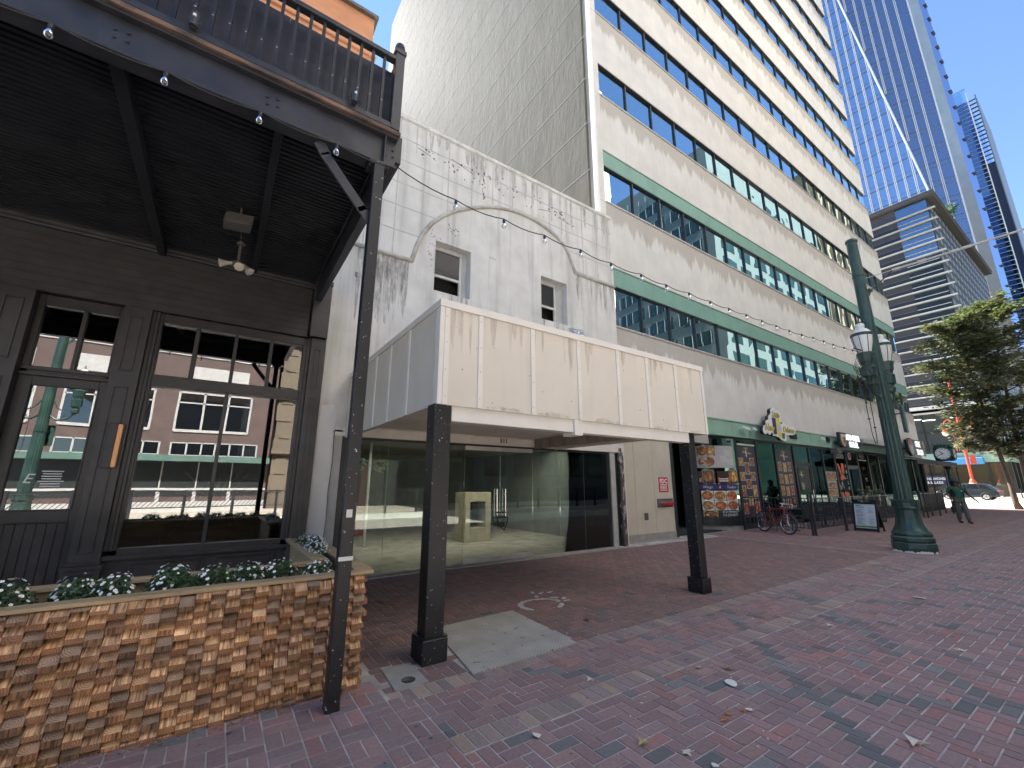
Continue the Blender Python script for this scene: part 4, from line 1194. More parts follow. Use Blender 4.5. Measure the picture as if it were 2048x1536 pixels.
mb = MB(); mb.box(CX0 - .018, CX0 + .035, CY - .018, CY, CZ0, 3.492); mb.box(CX0 - .018, CX0, CY, CY + .035, CZ0, 3.492); mb.build('corner_trim', CT, can, bevel=.002)
mb = MB(); mb.box(CX0 - .024, CX1 + .02, CY - .026, CY + .05, 3.492, 3.575); mb.box(CX0 - .024, CX0 + .05, CY + .05, YW - .03, 3.492, 3.575); mb.box(CX1 - .03, CX1 + .02, CY + .05, YW - .03, 3.492, 3.575)
mb.build('top_trim', CT, can, bevel=.003)
mb = MB()
def crun(x, z, w, ln): mb.prism([(-w, 0), (w, 0), (w * .7, -ln * .5), (w * .2, -ln), (-w * .3, -ln * rnd(.8, 1)), (-w * .9, -ln * .4)], (x, CY - .0005, z), (1, 0, 0), (0, 0, 1), (0, -1, 0), .0006)
for k in range(26): crun(rnd(1.9, 6.6), 3.49, rnd(.012, .06), rnd(.1, .55))
for k in range(9):
    x = rnd(1.95, 6.4); mb.prism([(0, 0), (.35, 0), (.33, .03), (.2, .05 * rnd(.5, 1.4)), (.02, .03)], (x, CY - .0005, CZ0 + .002), (1, 0, 0), (0, 0, 1), (0, -1, 0), .0006)
mb.build('water_stains', M['streak_tan'], can)
mb = MB()
for k in range(26): mb.disc((rnd(1.9, 6.6), CY - .001, rnd(2.45, 3.4)), rnd(.003, .008), (0, -1, 0), (1, 0, 0), 8, .002)
for x in (1.85, 2.275, 3.02, 3.79, 4.555, 5.20, 5.91):
    for q in range(4): mb.disc((x + rnd(-.006, .006), CY - .0165, 2.5 + q * .3 + rnd(-.02, .02)), .0045, (0, -1, 0), (1, 0, 0), 8, .002)
mb.build('nail_heads', M['residue'], can)
mb = MB(); mb.box(CX0 + .05, CX1 - .03, CY + .05, YW - .04, 3.40, 3.46); mb.build('roof_deck', M['soffit_white'], can)
mb = MB()
y = CY + .24
while y < YW - .1:
    mb.box(CX0 + .03, CX1 - .03, y, y + .146, 2.615, 2.635); y += .15
mb.build('soffit', M['soffit_white'], can, bevel=.002)
mb = MB(); mb.box(1.96, 6.2, CY + .035, CY + .20, 2.245, 2.44); mb.build('front_beam', M['canopy_trim'], can, bevel=.004)
mb = MB(); mb.box(3.69, 3.83, CY + .0, CY + .24, 2.205, 2.404); mb.build('bracket', M['canopy_trim'], can, bevel=.004)
mb = MB(); mb.box(6.02, 6.16, CY + .21, YW - .05, 2.40, 2.614); mb.build('cross_beam', M['old_wood'], can, bevel=.004)
mb = MB(); mb.box(1.98, 2.08, CY + .21, YW - .05, 2.50, 2.614); mb.build('cross_beam', M['soffit_white'], can, bevel=.004)
for (x0, x1, y0, y1, top, bx) in ((1.755, 1.945, CY + .01, CY + .20, 2.415, .032), (6.205, 6.37, CY + .05, CY + .24, 2.445, .028)):
    mb = MB(); mb.box(x0, x1, y0, y1, .2, top)
    p = mb.build('post', M['black_chipped'], can, bevel=.006)
    mb = MB(); mb.box(x0 - bx, x1 + bx, y0 - bx, y1 + bx * 1.6, 0, .205); mb.prism([(x0 - bx, y0 - bx), (x1 + bx, y0 - bx), (x1 + bx, y1 + bx * 1.6), (x0 - bx, y1 + bx * 1.6)], (0, 0, .205), (1, 0, 0), (0, 1, 0), (0, 0, 1), .012)
    mb.build('post_base', M['black_chipped'], p, bevel=.008)
# plastic sheet blown out of the right upper window
mb = MB()
random.seed(31)
g = [[Vector((7.24 + i * .085 + j * .02 + rnd(-.02, .02), YW - .03 - .05 * math.sin(i * 1.3 + j) - .03 * j, 5.66 - j * .055 + .012 * i * (1 if j < 2 else .2) + rnd(-.015, .015))) for i in range(6)] for j in range(5)]
for j in range(4):
    for i in range(5): mb.face([g[j][i], g[j][i + 1], g[j + 1][i + 1], g[j + 1][i]])
o = mb.build('plastic_sheet', glassmat('film', (.85, .88, .92), 1.3, extra=.15), None, smooth=True)
sm = o.modifiers.new('thick', 'SOLIDIFY'); sm.thickness = .002
tag(o, 'crumpled clear plastic sheet caught below the right upper window', 'plastic sheet')
# ------------------------------------------------------------------ banded office tower
YT = 8.39
tow = thing('office_tower', 'tall concrete office block with blue window bands and blank side wall', 'building', (24.6, YT, 0))
MW = 1.533
X0, X1 = 9.5, 9.5 + 20 * MW
ZTOP = 49.7; YBK = 36.4
rows = [(6.36, 7.78, 8.43), (10.77, 12.24, 12.88), (15.18, 16.63, 0), (19.05, 20.45, 0), (22.9, 24.3, 0), (26.7, 28.1, 0), (30.3, 31.7, 0), (34.1, 35.5, 0), (37.9, 39.3, 0), (41.7, 43.1, 0), (45.5, 46.9, 0)]
def band(mb, x0, x1, z0, z1, y=YT, t=.35):
    mb.box(x0, x1, y + .002, y + t, z0, z1)
    mb.face([(x0, y, z0), (x1, y, z0), (x1, y, z1), (x0, y, z1)], None, 0, [(x0, z1 - z0), (x1, z1 - z0), (x1, 0), (x0, 0)])
prev = 3.94
for i, (a, b, g) in enumerate(rows):
    mb = MB(); band(mb, X0, X1, prev, a)
    mb.build('spandrel', M['precast'], tow)
    mb = MB(); mb.box(X0, X1, YT - .035, YT + .14, a, a + .055); mb.build('sill', M['frame_grey'], tow)
    if g:
        mb = MB(); mb.box(X0, X1, YT + .03, YT + .3, b + .03, g); mb.box(X0, X1, YT + .01, YT + .03, b, b + .04); mb.box(X0, X1, YT + .01, YT + .03, g - .03, g)
        mb.build('green_band', M['green_band'], tow)
    prev = g or b
mb = MB(); band(mb, X0, X1, prev, ZTOP); mb.build('parapet', M['precast'], tow)
mb = MB(); band(mb, 9.2, 9.5, 3.94, ZTOP)
for a, b, g in rows: mb.box(9.2, 9.5, YT - .003, YT, a - .01, a + .01)
mb.build('corner_pier', M['precast'], tow)
mb = MB(); mb.box(9.09, 9.2, YT - .04, YT + .10, 2.96, ZTOP); mb.build('corner_trim', M['white_strip'], tow)
mb = MB(); mb.box(9.10, 9.4, YT + .35, YBK, 0, ZTOP)
z = 5.0
mb.build('side_wall', M['side_wall'], tow)
mb = MB()
z = 10.13
while z < ZTOP:
    mb.box(9.097, 9.10, YT + .12, YBK, z - .014, z + .014)
    z += 1.93
mb.build('panel_joints', pbr('joint_seal', (.33, .31, .25), .8, 0, .25, 1.5), tow)
mb = MB(); mb.box(9.4, X1, YBK - .3, YBK, 0, ZTOP); mb.box(X1 - .3, X1, YT + .35, YBK - .3, 3.9, ZTOP); mb.box(9.4, X1 - .3, YT + .35, YBK - .3, ZTOP - .5, ZTOP - .3); mb.build('rear_walls', M['side_wall'], tow)
mb = MB(); mb.box(9.02, 9.09, 19.8, 19.95, 48.2, 48.3); mb.box(8.8, 9.02, 19.84, 19.9, 48.24, 48.27); mb.box(8.72, 8.84, 19.78, 19.96, 48.0, 48.24); mb.build('wall_camera', M['gunmetal'], tow)
mb = MB(); mb.box(9.4, X1 - .3, YT + 1.2, YT + 1.3, 4, ZTOP - 1); mb.build('inner_core', M['dark_room'], tow)
# panes: one part per window for the five rows that show largest
random.seed(5)
def wpane(mb, x, z0, z1):
    j = [rnd(-.0035, .0035) for _ in range(4)]
    y = YT + .11
    a, b = x + .03, x + MW - .03
    v = [(a, y + j[0], z0), (b, y + j[1], z0), (b, y + j[2], z1), (a, y + j[3], z1)]
    mb.poly(v + [(p[0], y + .02, p[2]) for p in v], [(0, 1, 2, 3), (7, 6, 5, 4), (0, 3, 7, 4), (1, 5, 6, 2), (3, 2, 6, 7), (0, 4, 5, 1)])
stuff = MB()
mull = MB()
for i, (a, b, g) in enumerate(rows):
    for k in range(20):
        x = X0 + k * MW
        if i < 5:
            mb = MB(); wpane(mb, x, a + .05, b)
            mb.build('window', M['wavy_glass'] if (i == 2 and 6 <= k <= 10) else M['tower_glass'], tow)
        else: wpane(stuff, x, a + .05, b)
        mull.box(x - .028, x + .028, YT + .05, YT + .12, a + .05, b)
    mull.box(X0, X1, YT + .03, YT + .11, b - .022, b + .012)
o = stuff.build('upper_windows', M['tower_glass'], tow); o['kind'] = 'stuff'
mull.build('glazing_bars', M['dark_frame'], tow)
# ground storey: beige utility bay, dark recess, fascia
mb = MB()
for (a, b) in ((9.2, 10.05), (10.05, 10.90), (10.90, 11.80)): mb.box(a + .004, b - .004, YT - .012, YT + .2, .20, 2.98)
mb.box(9.2, 11.8, YT, YT + .2, .2, 2.98)
mb.build('utility_panel', M['beige_panel'], tow, bevel=.003)
mb = MB(); mb.box(9.2, 11.82, YT - .02, YT + .2, -.02, .20); mb.box(9.2, 11.84, YT - .14, YT - .02, -.01, .016); mb.build('plinth', M['concrete'], tow, bevel=.006)
mb = MB(); mb.prism([(9.2, 1.62), (9.46, 1.60), (9.47, 1.9), (9.45, 2.22), (9.2, 2.24)], (0, YT - .0125, 0), (1, 0, 0), (0, 0, 1), (0, -1, 0), .002); mb.build('paint_patch', M['white_strip'], tow)
mb = MB(); mb.box(9.2, 14.1, YT - .001, YT + .3, 2.985, 3.94); mb.build('header_wall', M['precast'], tow)
mb = MB(); mb.box(14.1, X1, YT + .01, YT + .3, 3.33, 3.94); mb.box(14.1, X1, YT - .02, YT + .01, 3.90, 3.945); mb.box(14.1, X1, YT - .015, YT + .01, 3.33, 3.36)
for x in (15.78, 19.0, 22.5, 26): mb.box(x, x + .012, YT + .004, YT + .01, 3.36, 3.9)
mb.build('sign_fascia', M['green_fascia'], tow)
mb = MB(); mb.box(11.8, 12.0, YT + .2, 13, 0, 3.3); mb.box(12.0, X1, 13, 13.2, 0, 3.3); mb.box(11.8, X1, YT + .3, 13, 3.34, 3.5); mb.box(12, X1 - .2, 8.75, 13, -.02, .03); mb.box(X1 - .2, X1, YT, 13, 0, 3.3)
mb.build('shop_shell', M['dark_room'], tow)
mb = MB(); mb.box(11.82, 12.0, YT + .02, YT + .2, 0, 2.98)
for zz in (1.9, 2.2, 1.2): mb.box(12.05, 12.25, YT + .55, YT + .6, zz, zz + .16)
mb.build('recess_frame', M['dark_frame'], tow)

# curved glass bay and shopfront of the restaurants
rst = thing('restaurant_shopfront', 'dark glazed restaurant shopfront with curved corner under the green fascia', 'shopfront', (20, 8.49, 0))
YG2 = 8.49
def bay(t, off=0.0):
    """t=0 at the straight front, 1 at the far end of the quarter curve"""
    a = t * PI / 2
    cx, cy, rx, ry = 16.0, 9.5, 1.5, 1.01
    p = Vector((cx - rx * math.sin(a), cy - ry * math.cos(a), 0)); nrm = Vector((-math.sin(a) / rx, -math.cos(a) / ry, 0)).normalized()
    return p + nrm * off
NB = 10
gb = MB(); kb = MB(); tb = MB(); pb_ = MB()
for k in range(NB):
    a, b = bay(k / NB), bay((k + 1) / NB); ai, bi = bay(k / NB, -.012), bay((k + 1) / NB, -.012)
    za, zb = .62, 3.30
    gb.poly([(p.x, p.y, z) for p in (a, b, bi, ai) for z in (za, zb)], [(0, 2, 3, 1), (4, 6, 7, 5), (0, 1, 7, 6), (2, 4, 5, 3), (1, 3, 5, 7), (0, 6, 4, 2)])
    for (mb, z0, z1, o) in ((kb, .0, .16, .03), (tb, .16, .22, .07), (pb_, .22, .62, .012), (tb, 3.26, 3.36, .05)):
        A, B2, C, D = bay(k / NB, o), bay((k + 1) / NB, o), bay((k + 1) / NB, -.1), bay(k / NB, -.1)
        mb.poly([(p.x, p.y, z) for z in (z0, z1) for p in (A, B2, C, D)], [(0, 3, 2, 1), (4, 5, 6, 7), (0, 1, 5, 4), (1, 2, 6, 5), (2, 3, 7, 6), (3, 0, 4, 7)])
gb.build('curved_pane', M['glass_green'], rst); kb.build('kerb_course', M['concrete'], rst); tb.build('bay_trim', M['dark_frame'], rst); pb_.build('bay_panel', M['dark_frame'], rst)
MX = [16.02, 17.50, 19.05, 20.72, 22.28, 23.75, 25.15, 26.62, 28.15, 29.75, 31.4, 33.0, 34.6, 36.2, 37.8, X1]
fr = MB()
for x in MX: fr.box(x - .045, x + .045, YG2 - .04, YG2 + .06, .0, 3.33)
fr.box(16, X1, YG2 - .03, YG2 + .05, 3.22, 3.33); fr.box(16, X1, YG2 - .02, YG2 + .05, .0, .16)
fr.build('frame', M['dark_frame'], rst)
for a, b in zip(MX[:-1], MX[1:]):
    if abs(a - 20.72) < .01 or abs(a - 26.62) < .01:
        d = MB()
        d.box(a + .045, a + .14, YG2 - .02, YG2 + .03, .03, 2.45); d.box(b - .14, b - .045, YG2 - .02, YG2 + .03, .03, 2.45); d.box(a + .14, b - .14, YG2 - .02, YG2 + .03, 2.36, 2.45); d.box(a + .14, b - .14, YG2 - .02, YG2 + .03, .03, .25); d.box(a + .045, b - .045, YG2 - .03, YG2 + .04, 2.45, 2.55)
        dd = d.build('door', M['dark_frame'], rst)
        g = MB(); g.box(a + .14, b - .14, YG2, YG2 + .01, .25, 2.36); g.build('pane', M['glass_green'], dd)
        g = MB(); g.tube([(b - .2, YG2 - .06, 1.0), (b - .2, YG2 - .06, 1.35)], .014, 8); g.tube([(b - .2, YG2 - .06, 1.02), (b - .2, YG2, 1.02)], .01, 6); g.tube([(b - .2, YG2 - .06, 1.33), (b - .2, YG2, 1.33)], .01, 6); g.build('handle', M['chrome'], dd)
        g = MB(); g.box(a + .045, b - .045, YG2, YG2 + .01, 2.55, 3.22); g.build('transom_pane', M['glass_green'], rst)
    else:
        g = MB(); g.box(a + .045, b - .045, YG2, YG2 + .01, .16, 3.22); g.build('pane', M['glass_green'], rst)

# ---- printed posters
FOOD = [(.62, .30, .09), (.48, .20, .06), (.70, .42, .14), (.34, .15, .06), (.62, .12, .05), (.72, .52, .20), (.25, .13, .07)]
def food_tile(mb, P, u0, u1, v0, v1, plate=(.50, .43, .34), off=.003, tint=None):
    """P maps (u,v,offset) to a point on the poster"""
    mb.face([P(u0, v0, off), P(u1, v0, off), P(u1, v1, off), P(u0, v1, off)], plate)
    cx, cy, ru, rv = (u0 + u1) / 2, (v0 + v1) / 2, (u1 - u0) / 2, (v1 - v0) / 2
    n = 10
    base = tint or random.choice(FOOD)
    mb.face([P(cx + ru * .96 * math.cos(2 * PI * k / n), cy + rv * .94 * math.sin(2 * PI * k / n), off + .002) for k in range(n)], tuple(c * .55 for c in base))
    for q in range(9):
        c = random.choice([base, random.choice(FOOD), tuple(min(1, x * 1.35) for x in base)])
        px, py = cx + ru * rnd(-.58, .58), cy + rv * rnd(-.55, .55); a = rnd(0, PI); r1, r2 = ru * rnd(.18, .42), rv * rnd(.12, .28)
        mb.face([P(px + r1 * math.cos(t) * math.cos(a) - r2 * math.sin(t) * math.sin(a) * ru / rv, py + r1 * math.cos(t) * math.sin(a) * rv / ru + r2 * math.sin(t) * math.cos(a), off + .004 + q * .0008) for t in [2 * PI * k / 7 for k in range(7)]], c)
def flatP(x0, y):
    return lambda u, v, o: Vector((u, y - o, v))
def poster_base(mb, P, u0, u1, v0, v1, col, nu=1):
    for k in range(nu):
        a, b = u0 + (u1 - u0) * k / nu, u0 + (u1 - u0) * (k + 1) / nu
        mb.face([P(a, v0, 0), P(b, v0, 0), P(b, v1, 0), P(a, v1, 0)], col)
        mb.face([P(a, v1, -.004), P(b, v1, -.004), P(b, v0, -.004), P(a, v0, -.004)], col)
PURP = (.045, .038, .075)
GOLD = (.80, .64, .12)
def crest(mb, y, cx, cz, s):
    """small three-word gold logo on the menu posters"""
    mb.text('Little', (cx - .02 * s, y, cz + .16 * s), (1, 0, 0), (0, 0, 1), .17 * s, d=.002, shear=.35, col=GOLD)
    mb.text('New', (cx - .22 * s, y, cz - .02 * s), (1, 0, 0), (0, 0, 1), .16 * s, d=.002, shear=.35, col=GOLD)
    mb.text('Orleans', (cx + .24 * s, y, cz - .06 * s), (1, 0, 0), (0, 0, 1), .13 * s, d=.002, shear=.35, col=GOLD)
    mb.prism([(-.05, .12), (.04, .14), (.05, -.18), (.0, -.24), (-.06, -.14)], (cx, y, cz), (s, 0, 0), (0, 0, s), (0, -1, 0), .001, col=(.60, .62, .58))
random.seed(14)
yP = YG2 - .012
P = flatP(0, yP)
mb = MB(); poster_base(mb, P, 16.10, 17.40, .40, 3.04, PURP); crest(mb, yP - .003, 16.72, 2.78, .8)
for (u, v, w, h) in ((16.27, 2.42, .34, .30), (17.07, 2.44, .34, .30), (16.67, 2.18, .34, .46), (16.28, 1.88, .34, .32), (17.05, 1.89, .34, .32), (16.68, 1.60, .36, .36), (16.28, 1.30, .28, .50), (17.06, 1.31, .32, .50), (16.67, .98, .34, .34), (16.28, .72, .36, .40), (17.08, .74, .36, .44)): food_tile(mb, P, u - w / 2, u + w / 2, v - h / 2, v + h / 2)
mb.box(16.1, 17.4, yP - .02, yP, 3.05, 3.11, (.7, .72, .5))
tag(mb.build('menu_poster', M['print']), 'tall purple menu poster of scattered food photos beside the curved glass corner', 'poster')
mb = MB(); poster_base(mb, P, 19.12, 20.55, .55, 3.04, PURP); crest(mb, yP - .003, 19.80, 2.76, .8)
for r, vv in enumerate((2.32, 1.82, 1.34, .86)):
    for k, u in enumerate((19.33, 19.76, 20.19)): food_tile(mb, P, u - .15, u + .15, vv - .19 - .03 * (k == 1), vv + .19 - .03 * (k == 1))
tag(mb.build('menu_poster', M['print']), 'tall purple menu poster with rows of three food photos left of the door', 'poster')
mb = MB(); poster_base(mb, P, 20.74 + .2, 22.05, 1.3, 2.3, (.02, .025, .025))
crest(mb, yP - .022, 21.2, 2.0, .55)
mb.disc((20.98 + .2, yP - .02, 1.52), .15, (0, -1, 0), (1, 0, 0), 20, .004, col=(.42, .48, .22)); mb.disc((20.98 + .2, yP - .025, 1.52), .11, (0, -1, 0), (1, 0, 0), 20, .004, col=(.05, .07, .05)); mb.prism([(-.04, -.07), (.04, -.07), (.06, .05), (-.06, .05)], (21.18, yP - .03, 1.53), (1, 0, 0), (0, 0, 1), (0, -1, 0), .003, col=(.42, .48, .22))
tag(mb.build('door_decal', M['print']), 'gold logo and round green badge on the restaurant door glass', 'decal')
t = thing('open_sign', 'oval red neon OPEN sign in the transom above the restaurant door', 'neon sign', (21.35, YG2 + .06, 2.88))
mb = MB(); mb.tube([(21.35 + .40 * math.cos(2 * PI * k / 28), YG2 + .06, 2.88 + .21 * math.sin(2 * PI * k / 28)) for k in range(29)], .016, 6); mb.text('OPEN', (21.35, YG2 + .05, 2.79), (1, 0, 0), (0, 0, 1), .26, d=.01, sx=.9); mb.build('tubes', M['neon_red'], t)
mb = MB(); mb.prism([(.46 * math.cos(2 * PI * k / 28), .26 * math.sin(2 * PI * k / 28)) for k in range(28)], (21.35, YG2 + .09, 2.88), (1, 0, 0), (0, 0, 1), (0, -1, 0), .015); mb.build('backing', M['sign_black'], t)
# posters on the curved bay (u = position along the curve)
CB = lambda u, v, o: bay(u, .012 + o) + Vector((0, 0, v))
mb = MB(); poster_base(mb, CB, .10, .82, 2.18, 2.98, (.50, .48, .46), 8)
for (u0, u1, v0, v1, pl) in ((.46, .60, 2.62, 2.96, (.35, .12, .08)), (.60, .80, 2.60, 2.96, (.42, .12, .06)), (.47, .80, 2.20, 2.60, (.62, .62, .60))): food_tile(mb, CB, u0, u1, v0, v1, pl)
for (u, v) in ((.36, 2.78), (.22, 2.72), (.30, 2.50), (.17, 2.40), (.38, 2.36)): mb.face([CB(u - .07, v - .12, .006), CB(u + .06, v - .10, .006), CB(u + .08, v + .10, .006), CB(u - .05, v + .12, .006)], (rnd(.4, .6), rnd(.42, .6), rnd(.45, .62)))
tag(mb.build('food_poster', M['print']), 'upper food poster of a shrimp bowl on the curved glass corner', 'poster')
mb = MB()
for (u0, u1) in ((.50, .97), (.02, .46)):
    poster_base(mb, CB, u0, u1, 1.62, 2.06, (.06, .035, .03), 6)
    food_tile(mb, CB, u0 + .02, u0 + (u1 - u0) * .5, 1.64, 2.10, (.4, .25, .15)); 
    mb.face([CB(u0 + (u1 - u0) * .52, 1.66, .005), CB(u1 - .01, 1.66, .005), CB(u1 - .01, 1.84, .005), CB(u0 + (u1 - u0) * .52, 1.84, .005)], (.58, .16, .13))
    for q in range(2): mb.face([CB(u0 + (u1 - u0) * .56, 1.69 + q * .07, .008), CB(u1 - .03, 1.69 + q * .07, .008), CB(u1 - .03, 1.73 + q * .07, .008), CB(u0 + (u1 - u0) * .56, 1.73 + q * .07, .008)], (.75, .70, .66))
    mb.face([CB(u0, 1.60, .004), CB(u1, 1.60, .004), CB(u1, 1.635, .004), CB(u0, 1.635, .004)], (.7, .6, .55))
tag(mb.build('food_poster', M['print']), 'middle pair of food banners with red labels on the curved glass corner', 'poster')
mb = MB(); poster_base(mb, CB, .06, .86, 1.40, 1.585, (.05, .035, .14), 8)
for k, wv in enumerate(('Wings', '&', 'Tenders')):
    u = (.66, .44, .22)[k]; a = bay(u, .02); b = bay(u - .02, .02); ux = (b - a).normalized()
    mb.text(wv, a + Vector((0, 0, 1.45)), ux, (0, 0, 1), .13, d=.002, shear=.3, col=(.8, .78, .72))
for r in range(2):
    for k in range(3): food_tile(mb, CB, .80 - (k + 1) * .23, .80 - k * .23 - .012, 1.03 - r * .34, 1.36 - r * .34, (.74, .72, .68), tint=random.choice([(.62, .2, .06), (.6, .3, .1), (.4, .13, .06)]))
food_tile(mb, CB, .52, .78, .46, .68, (.66, .4, .16))
a = bay(.30, .02); b = bay(.28, .02); ux = (b - a).normalized()
mb.text('WE GOT THE SAUCE', a + Vector((0, 0, .60)), ux, (0, 0, 1), .085, d=.002, col=(.8, .8, .8), sx=.8); mb.text('713-229-0077', a + Vector((0, 0, .48)), ux, (0, 0, 1), .125, d=.002, col=(.8, .8, .8), sx=.9)
tag(mb.build('food_poster', M['print']), 'lowest food poster with six dishes and a phone number on the curved glass', 'poster')
mb = MB(); poster_base(mb, P, 23.85, 25.05, 1.02, 2.2, (.05, .04, .05))
for (u0, u1, v0, v1) in ((23.85, 24.4, 1.80, 2.18), (24.45, 25.05, 1.80, 2.18), (23.9, 24.9, 1.42, 1.70), (23.9, 24.4, 1.04, 1.38), (24.45, 24.9, 1.04, 1.38)): food_tile(mb, P, u0, u1, v0, v1)
mb.box(23.9, 24.9, yP - .004, yP, 1.72, 1.76, (.7, .66, .6))
tag(mb.build('food_poster', M['print']), 'small food poster low on the window beside the halal grill door', 'poster')
mb = MB(); y2 = yP - .002
mb.text('Lookin', (25.87, y2, 2.86), (1, 0, 0), (0, 0, 1), .50, d=.003, col=(.62, .60, .52), sx=.72)
for k, ch in enumerate('FRESH'): mb.text(ch, (26.42, y2, 2.40 - k * .27), (1, 0, 0), (0, 0, 1), .24, d=.003, col=(.78, .78, .76))
OR = (.62, .10, .035)
for pts in ([(25.32, 2.62), (25.55, 2.58), (25.75, 2.2), (25.62, 1.98)], [(25.85, 2.64), (26.18, 2.60), (26.1, 2.1), (25.8, 2.16)], [(25.5, 1.92), (25.85, 2.12), (26.22, 1.86), (25.9, 1.84), (25.6, 1.76)], [(25.25, 1.22), (25.6, 1.20), (25.6, .95), (25.25, .98)], [(25.75, 1.25), (26.3, 1.2), (26.25, .92), (25.75, .96)]):
    mb.prism(pts, (0, y2, 0), (1, 0, 0), (0, 0, 1), (0, -1, 0), .003, col=OR)
for pts in ([(25.2, 1.70), (25.24, 1.70), (25.42, 1.38), (25.38, 1.36)], [(25.42, 1.38), (25.62, 1.72), (25.66, 1.70), (25.42, 1.32)], [(25.66, 1.72), (25.8, 1.4), (25.76, 1.38), (25.62, 1.68)]):
    mb.prism(pts, (0, y2, 0), (1, 0, 0), (0, 0, 1), (0, -1, 0), .003, col=(.62, .42, .32))
tag(mb.build('window_lettering', M['print']), 'Lookin FRESH lettering with orange red graphics on the shop window', 'lettering')
mb = MB(); mb.disc((27.15, YG2 - .005, 3.02), .19, (0, -1, 0), (1, 0, 0), 20, .02, col=(.78, .78, .76)); mb.disc((27.15, YG2 - .026, 3.02), .135, (0, -1, 0), (1, 0, 0), 18, .006, col=(.70, .03, .05))
tag(mb.build('round_sign', M['print']), 'round red and white disc sign over the halal grill door', 'sign')
mb = MB(); mb.text('FRESH', (28.9, y2, 2.95), (1, 0, 0), (0, 0, 1), .34, d=.003, col=(.45, .42, .38), sx=.8); mb.box(28.35, 29.5, y2 - .003, y2, 2.84, 2.89, (.6, .6, .58))
for q in range(10): mb.prism([(rnd(-.3, .3), rnd(-.12, .12)) for _ in range(4)], (28.9 + rnd(-.3, .3), y2 - .001 * q, rnd(1.1, 2.6)), (1, 0, 0), (0, 0, 1), (0, -1, 0), .002, col=random.choice([OR, (.3, .06, .04), (.25, .2, .18)]))
tag(mb.build('window_lettering', M['print']), 'faded lettering and red graphics on the window right of the round red disc', 'lettering')

# ---- shop signs
SG = [(18.13, 4.58), (18.35, 4.64), (18.45, 4.53), (18.62, 4.56), (18.8, 4.45), (18.86, 4.27), (18.71, 4.14), (18.65, 4.05), (18.82, 3.97), (19.02, 4.09), (19.18, 3.98), (19.35, 4.0), (19.47, 3.93), (19.87, 3.93), (20.01, 3.85), (19.92, 3.67), (19.76, 3.61), (19.04, 3.55), (19.09, 3.46), (19.02, 3.33), (18.88, 3.3), (18.62, 3.33), (18.46, 3.42), (18.16, 3.47), (17.98, 3.46), (17.96, 3.58), (17.83, 3.57), (17.74, 3.49), (17.59, 3.5), (17.56, 3.58), (17.38, 3.48), (17.25, 3.52), (17.21, 3.64), (17.3, 3.8), (17.49, 3.87), (17.53, 4.01), (17.68, 4.08), (17.78, 4.1), (17.79, 4.23), (17.92, 4.3), (18.02, 4.37), (18.03, 4.5)]
YSG = 7.95
def hull_scale(p, k, c): return [(c[0] + (x - c[0]) * k, c[1] + (z - c[1]) * k) for x, z in p]
t = thing('shop_sign', 'cut out white edged sign with gold script words Little New Orleans', 'sign', (18.6, YT, 3.9))
mb = MB(); mb.prism(SG, (0, YSG + .15, 0), (1, 0, 0), (0, 0, 1), (0, -1, 0), .12)
for (x, z) in ((17.9, 3.7), (19.2, 3.75), (18.4, 4.2)): mb.tube([(x, YSG + .15, z), (x, YT, z)], .025, 6)
if 1: pass; mb.build('sign_body', M['sign_black'], t)
mb = MB(); mb.prism(SG, (0, YSG + .03, 0), (1, 0, 0), (0, 0, 1), (0, -1, 0), .03); fc = mb.build('sign_face', M['sign_white'], t)
mb = MB()
yq = YSG - .001
def sp(pts, col, o=0): mb.prism(pts, (0, yq - o, 0), (1, 0, 0), (0, 0, 1), (0, -1, 0), .004, col=col)
sp([(18.01, 4.20), (18.33, 4.20), (18.28, 3.55), (18.01, 3.52)], (.05, .035, .085)); sp([(18.35, 4.20), (18.62, 4.20), (18.72, 3.85), (18.68, 3.42), (18.30, 3.52)], GOLD); sp([(18.70, 3.62), (18.95, 3.62), (18.90, 3.40), (18.68, 3.40)], (.06, .15, .09)); sp([(18.36, 3.95), (18.6, 3.98), (18.68, 3.72), (18.5, 3.60), (18.34, 3.70)], (.55, .56, .52), .004)
for (wd, x, z, s) in (('Little', 18.35, 4.24, .30), ('New', 17.72, 3.66, .36), ('Orleans', 19.30, 3.68, .30)):
    mb.text(wd, (x, yq - .006, z), (1, 0, 0), (0, 0, 1), s * 1.04, d=.003, shear=.35, col=(.05, .045, .03), bold=.012)
    mb.text(wd, (x, yq - .012, z), (1, 0, 0), (0, 0, 1), s, d=.003, shear=.35, col=(.92, .72, .12))
mb.build('sign_lettering', M['print'], t)
t = thing('shop_sign', 'white letters ABU OMAR HALAL on a black sign with orange shield', 'sign', (26.2, 8.0, 3.4))
mb = MB(); mb.prism([(24.9, 3.5), (25.25, 3.36), (25.9, 3.36), (27.45, 3.40), (27.65, 3.7), (27.62, 4.08), (24.95, 4.10)], (0, 8.15, 0), (1, 0, 0), (0, 0, 1), (0, -1, 0), .12); mb.box(25.3, 27.2, 8.15, YT, 3.6, 3.7); mb.build('sign_body', M['sign_black'], t)
mb = MB(); mb.text('ABU OMAR', (26.58, 8.025, 3.76), (1, 0, 0), (0, 0, 1), .40, d=.03, sx=.88, bold=.014); mb.text('HALAL', (26.58, 8.025, 3.42), (1, 0, 0), (0, 0, 1), .38, d=.03, bold=.014); mb.build('channel_letters', M['letter_white'], t)
mb = MB()
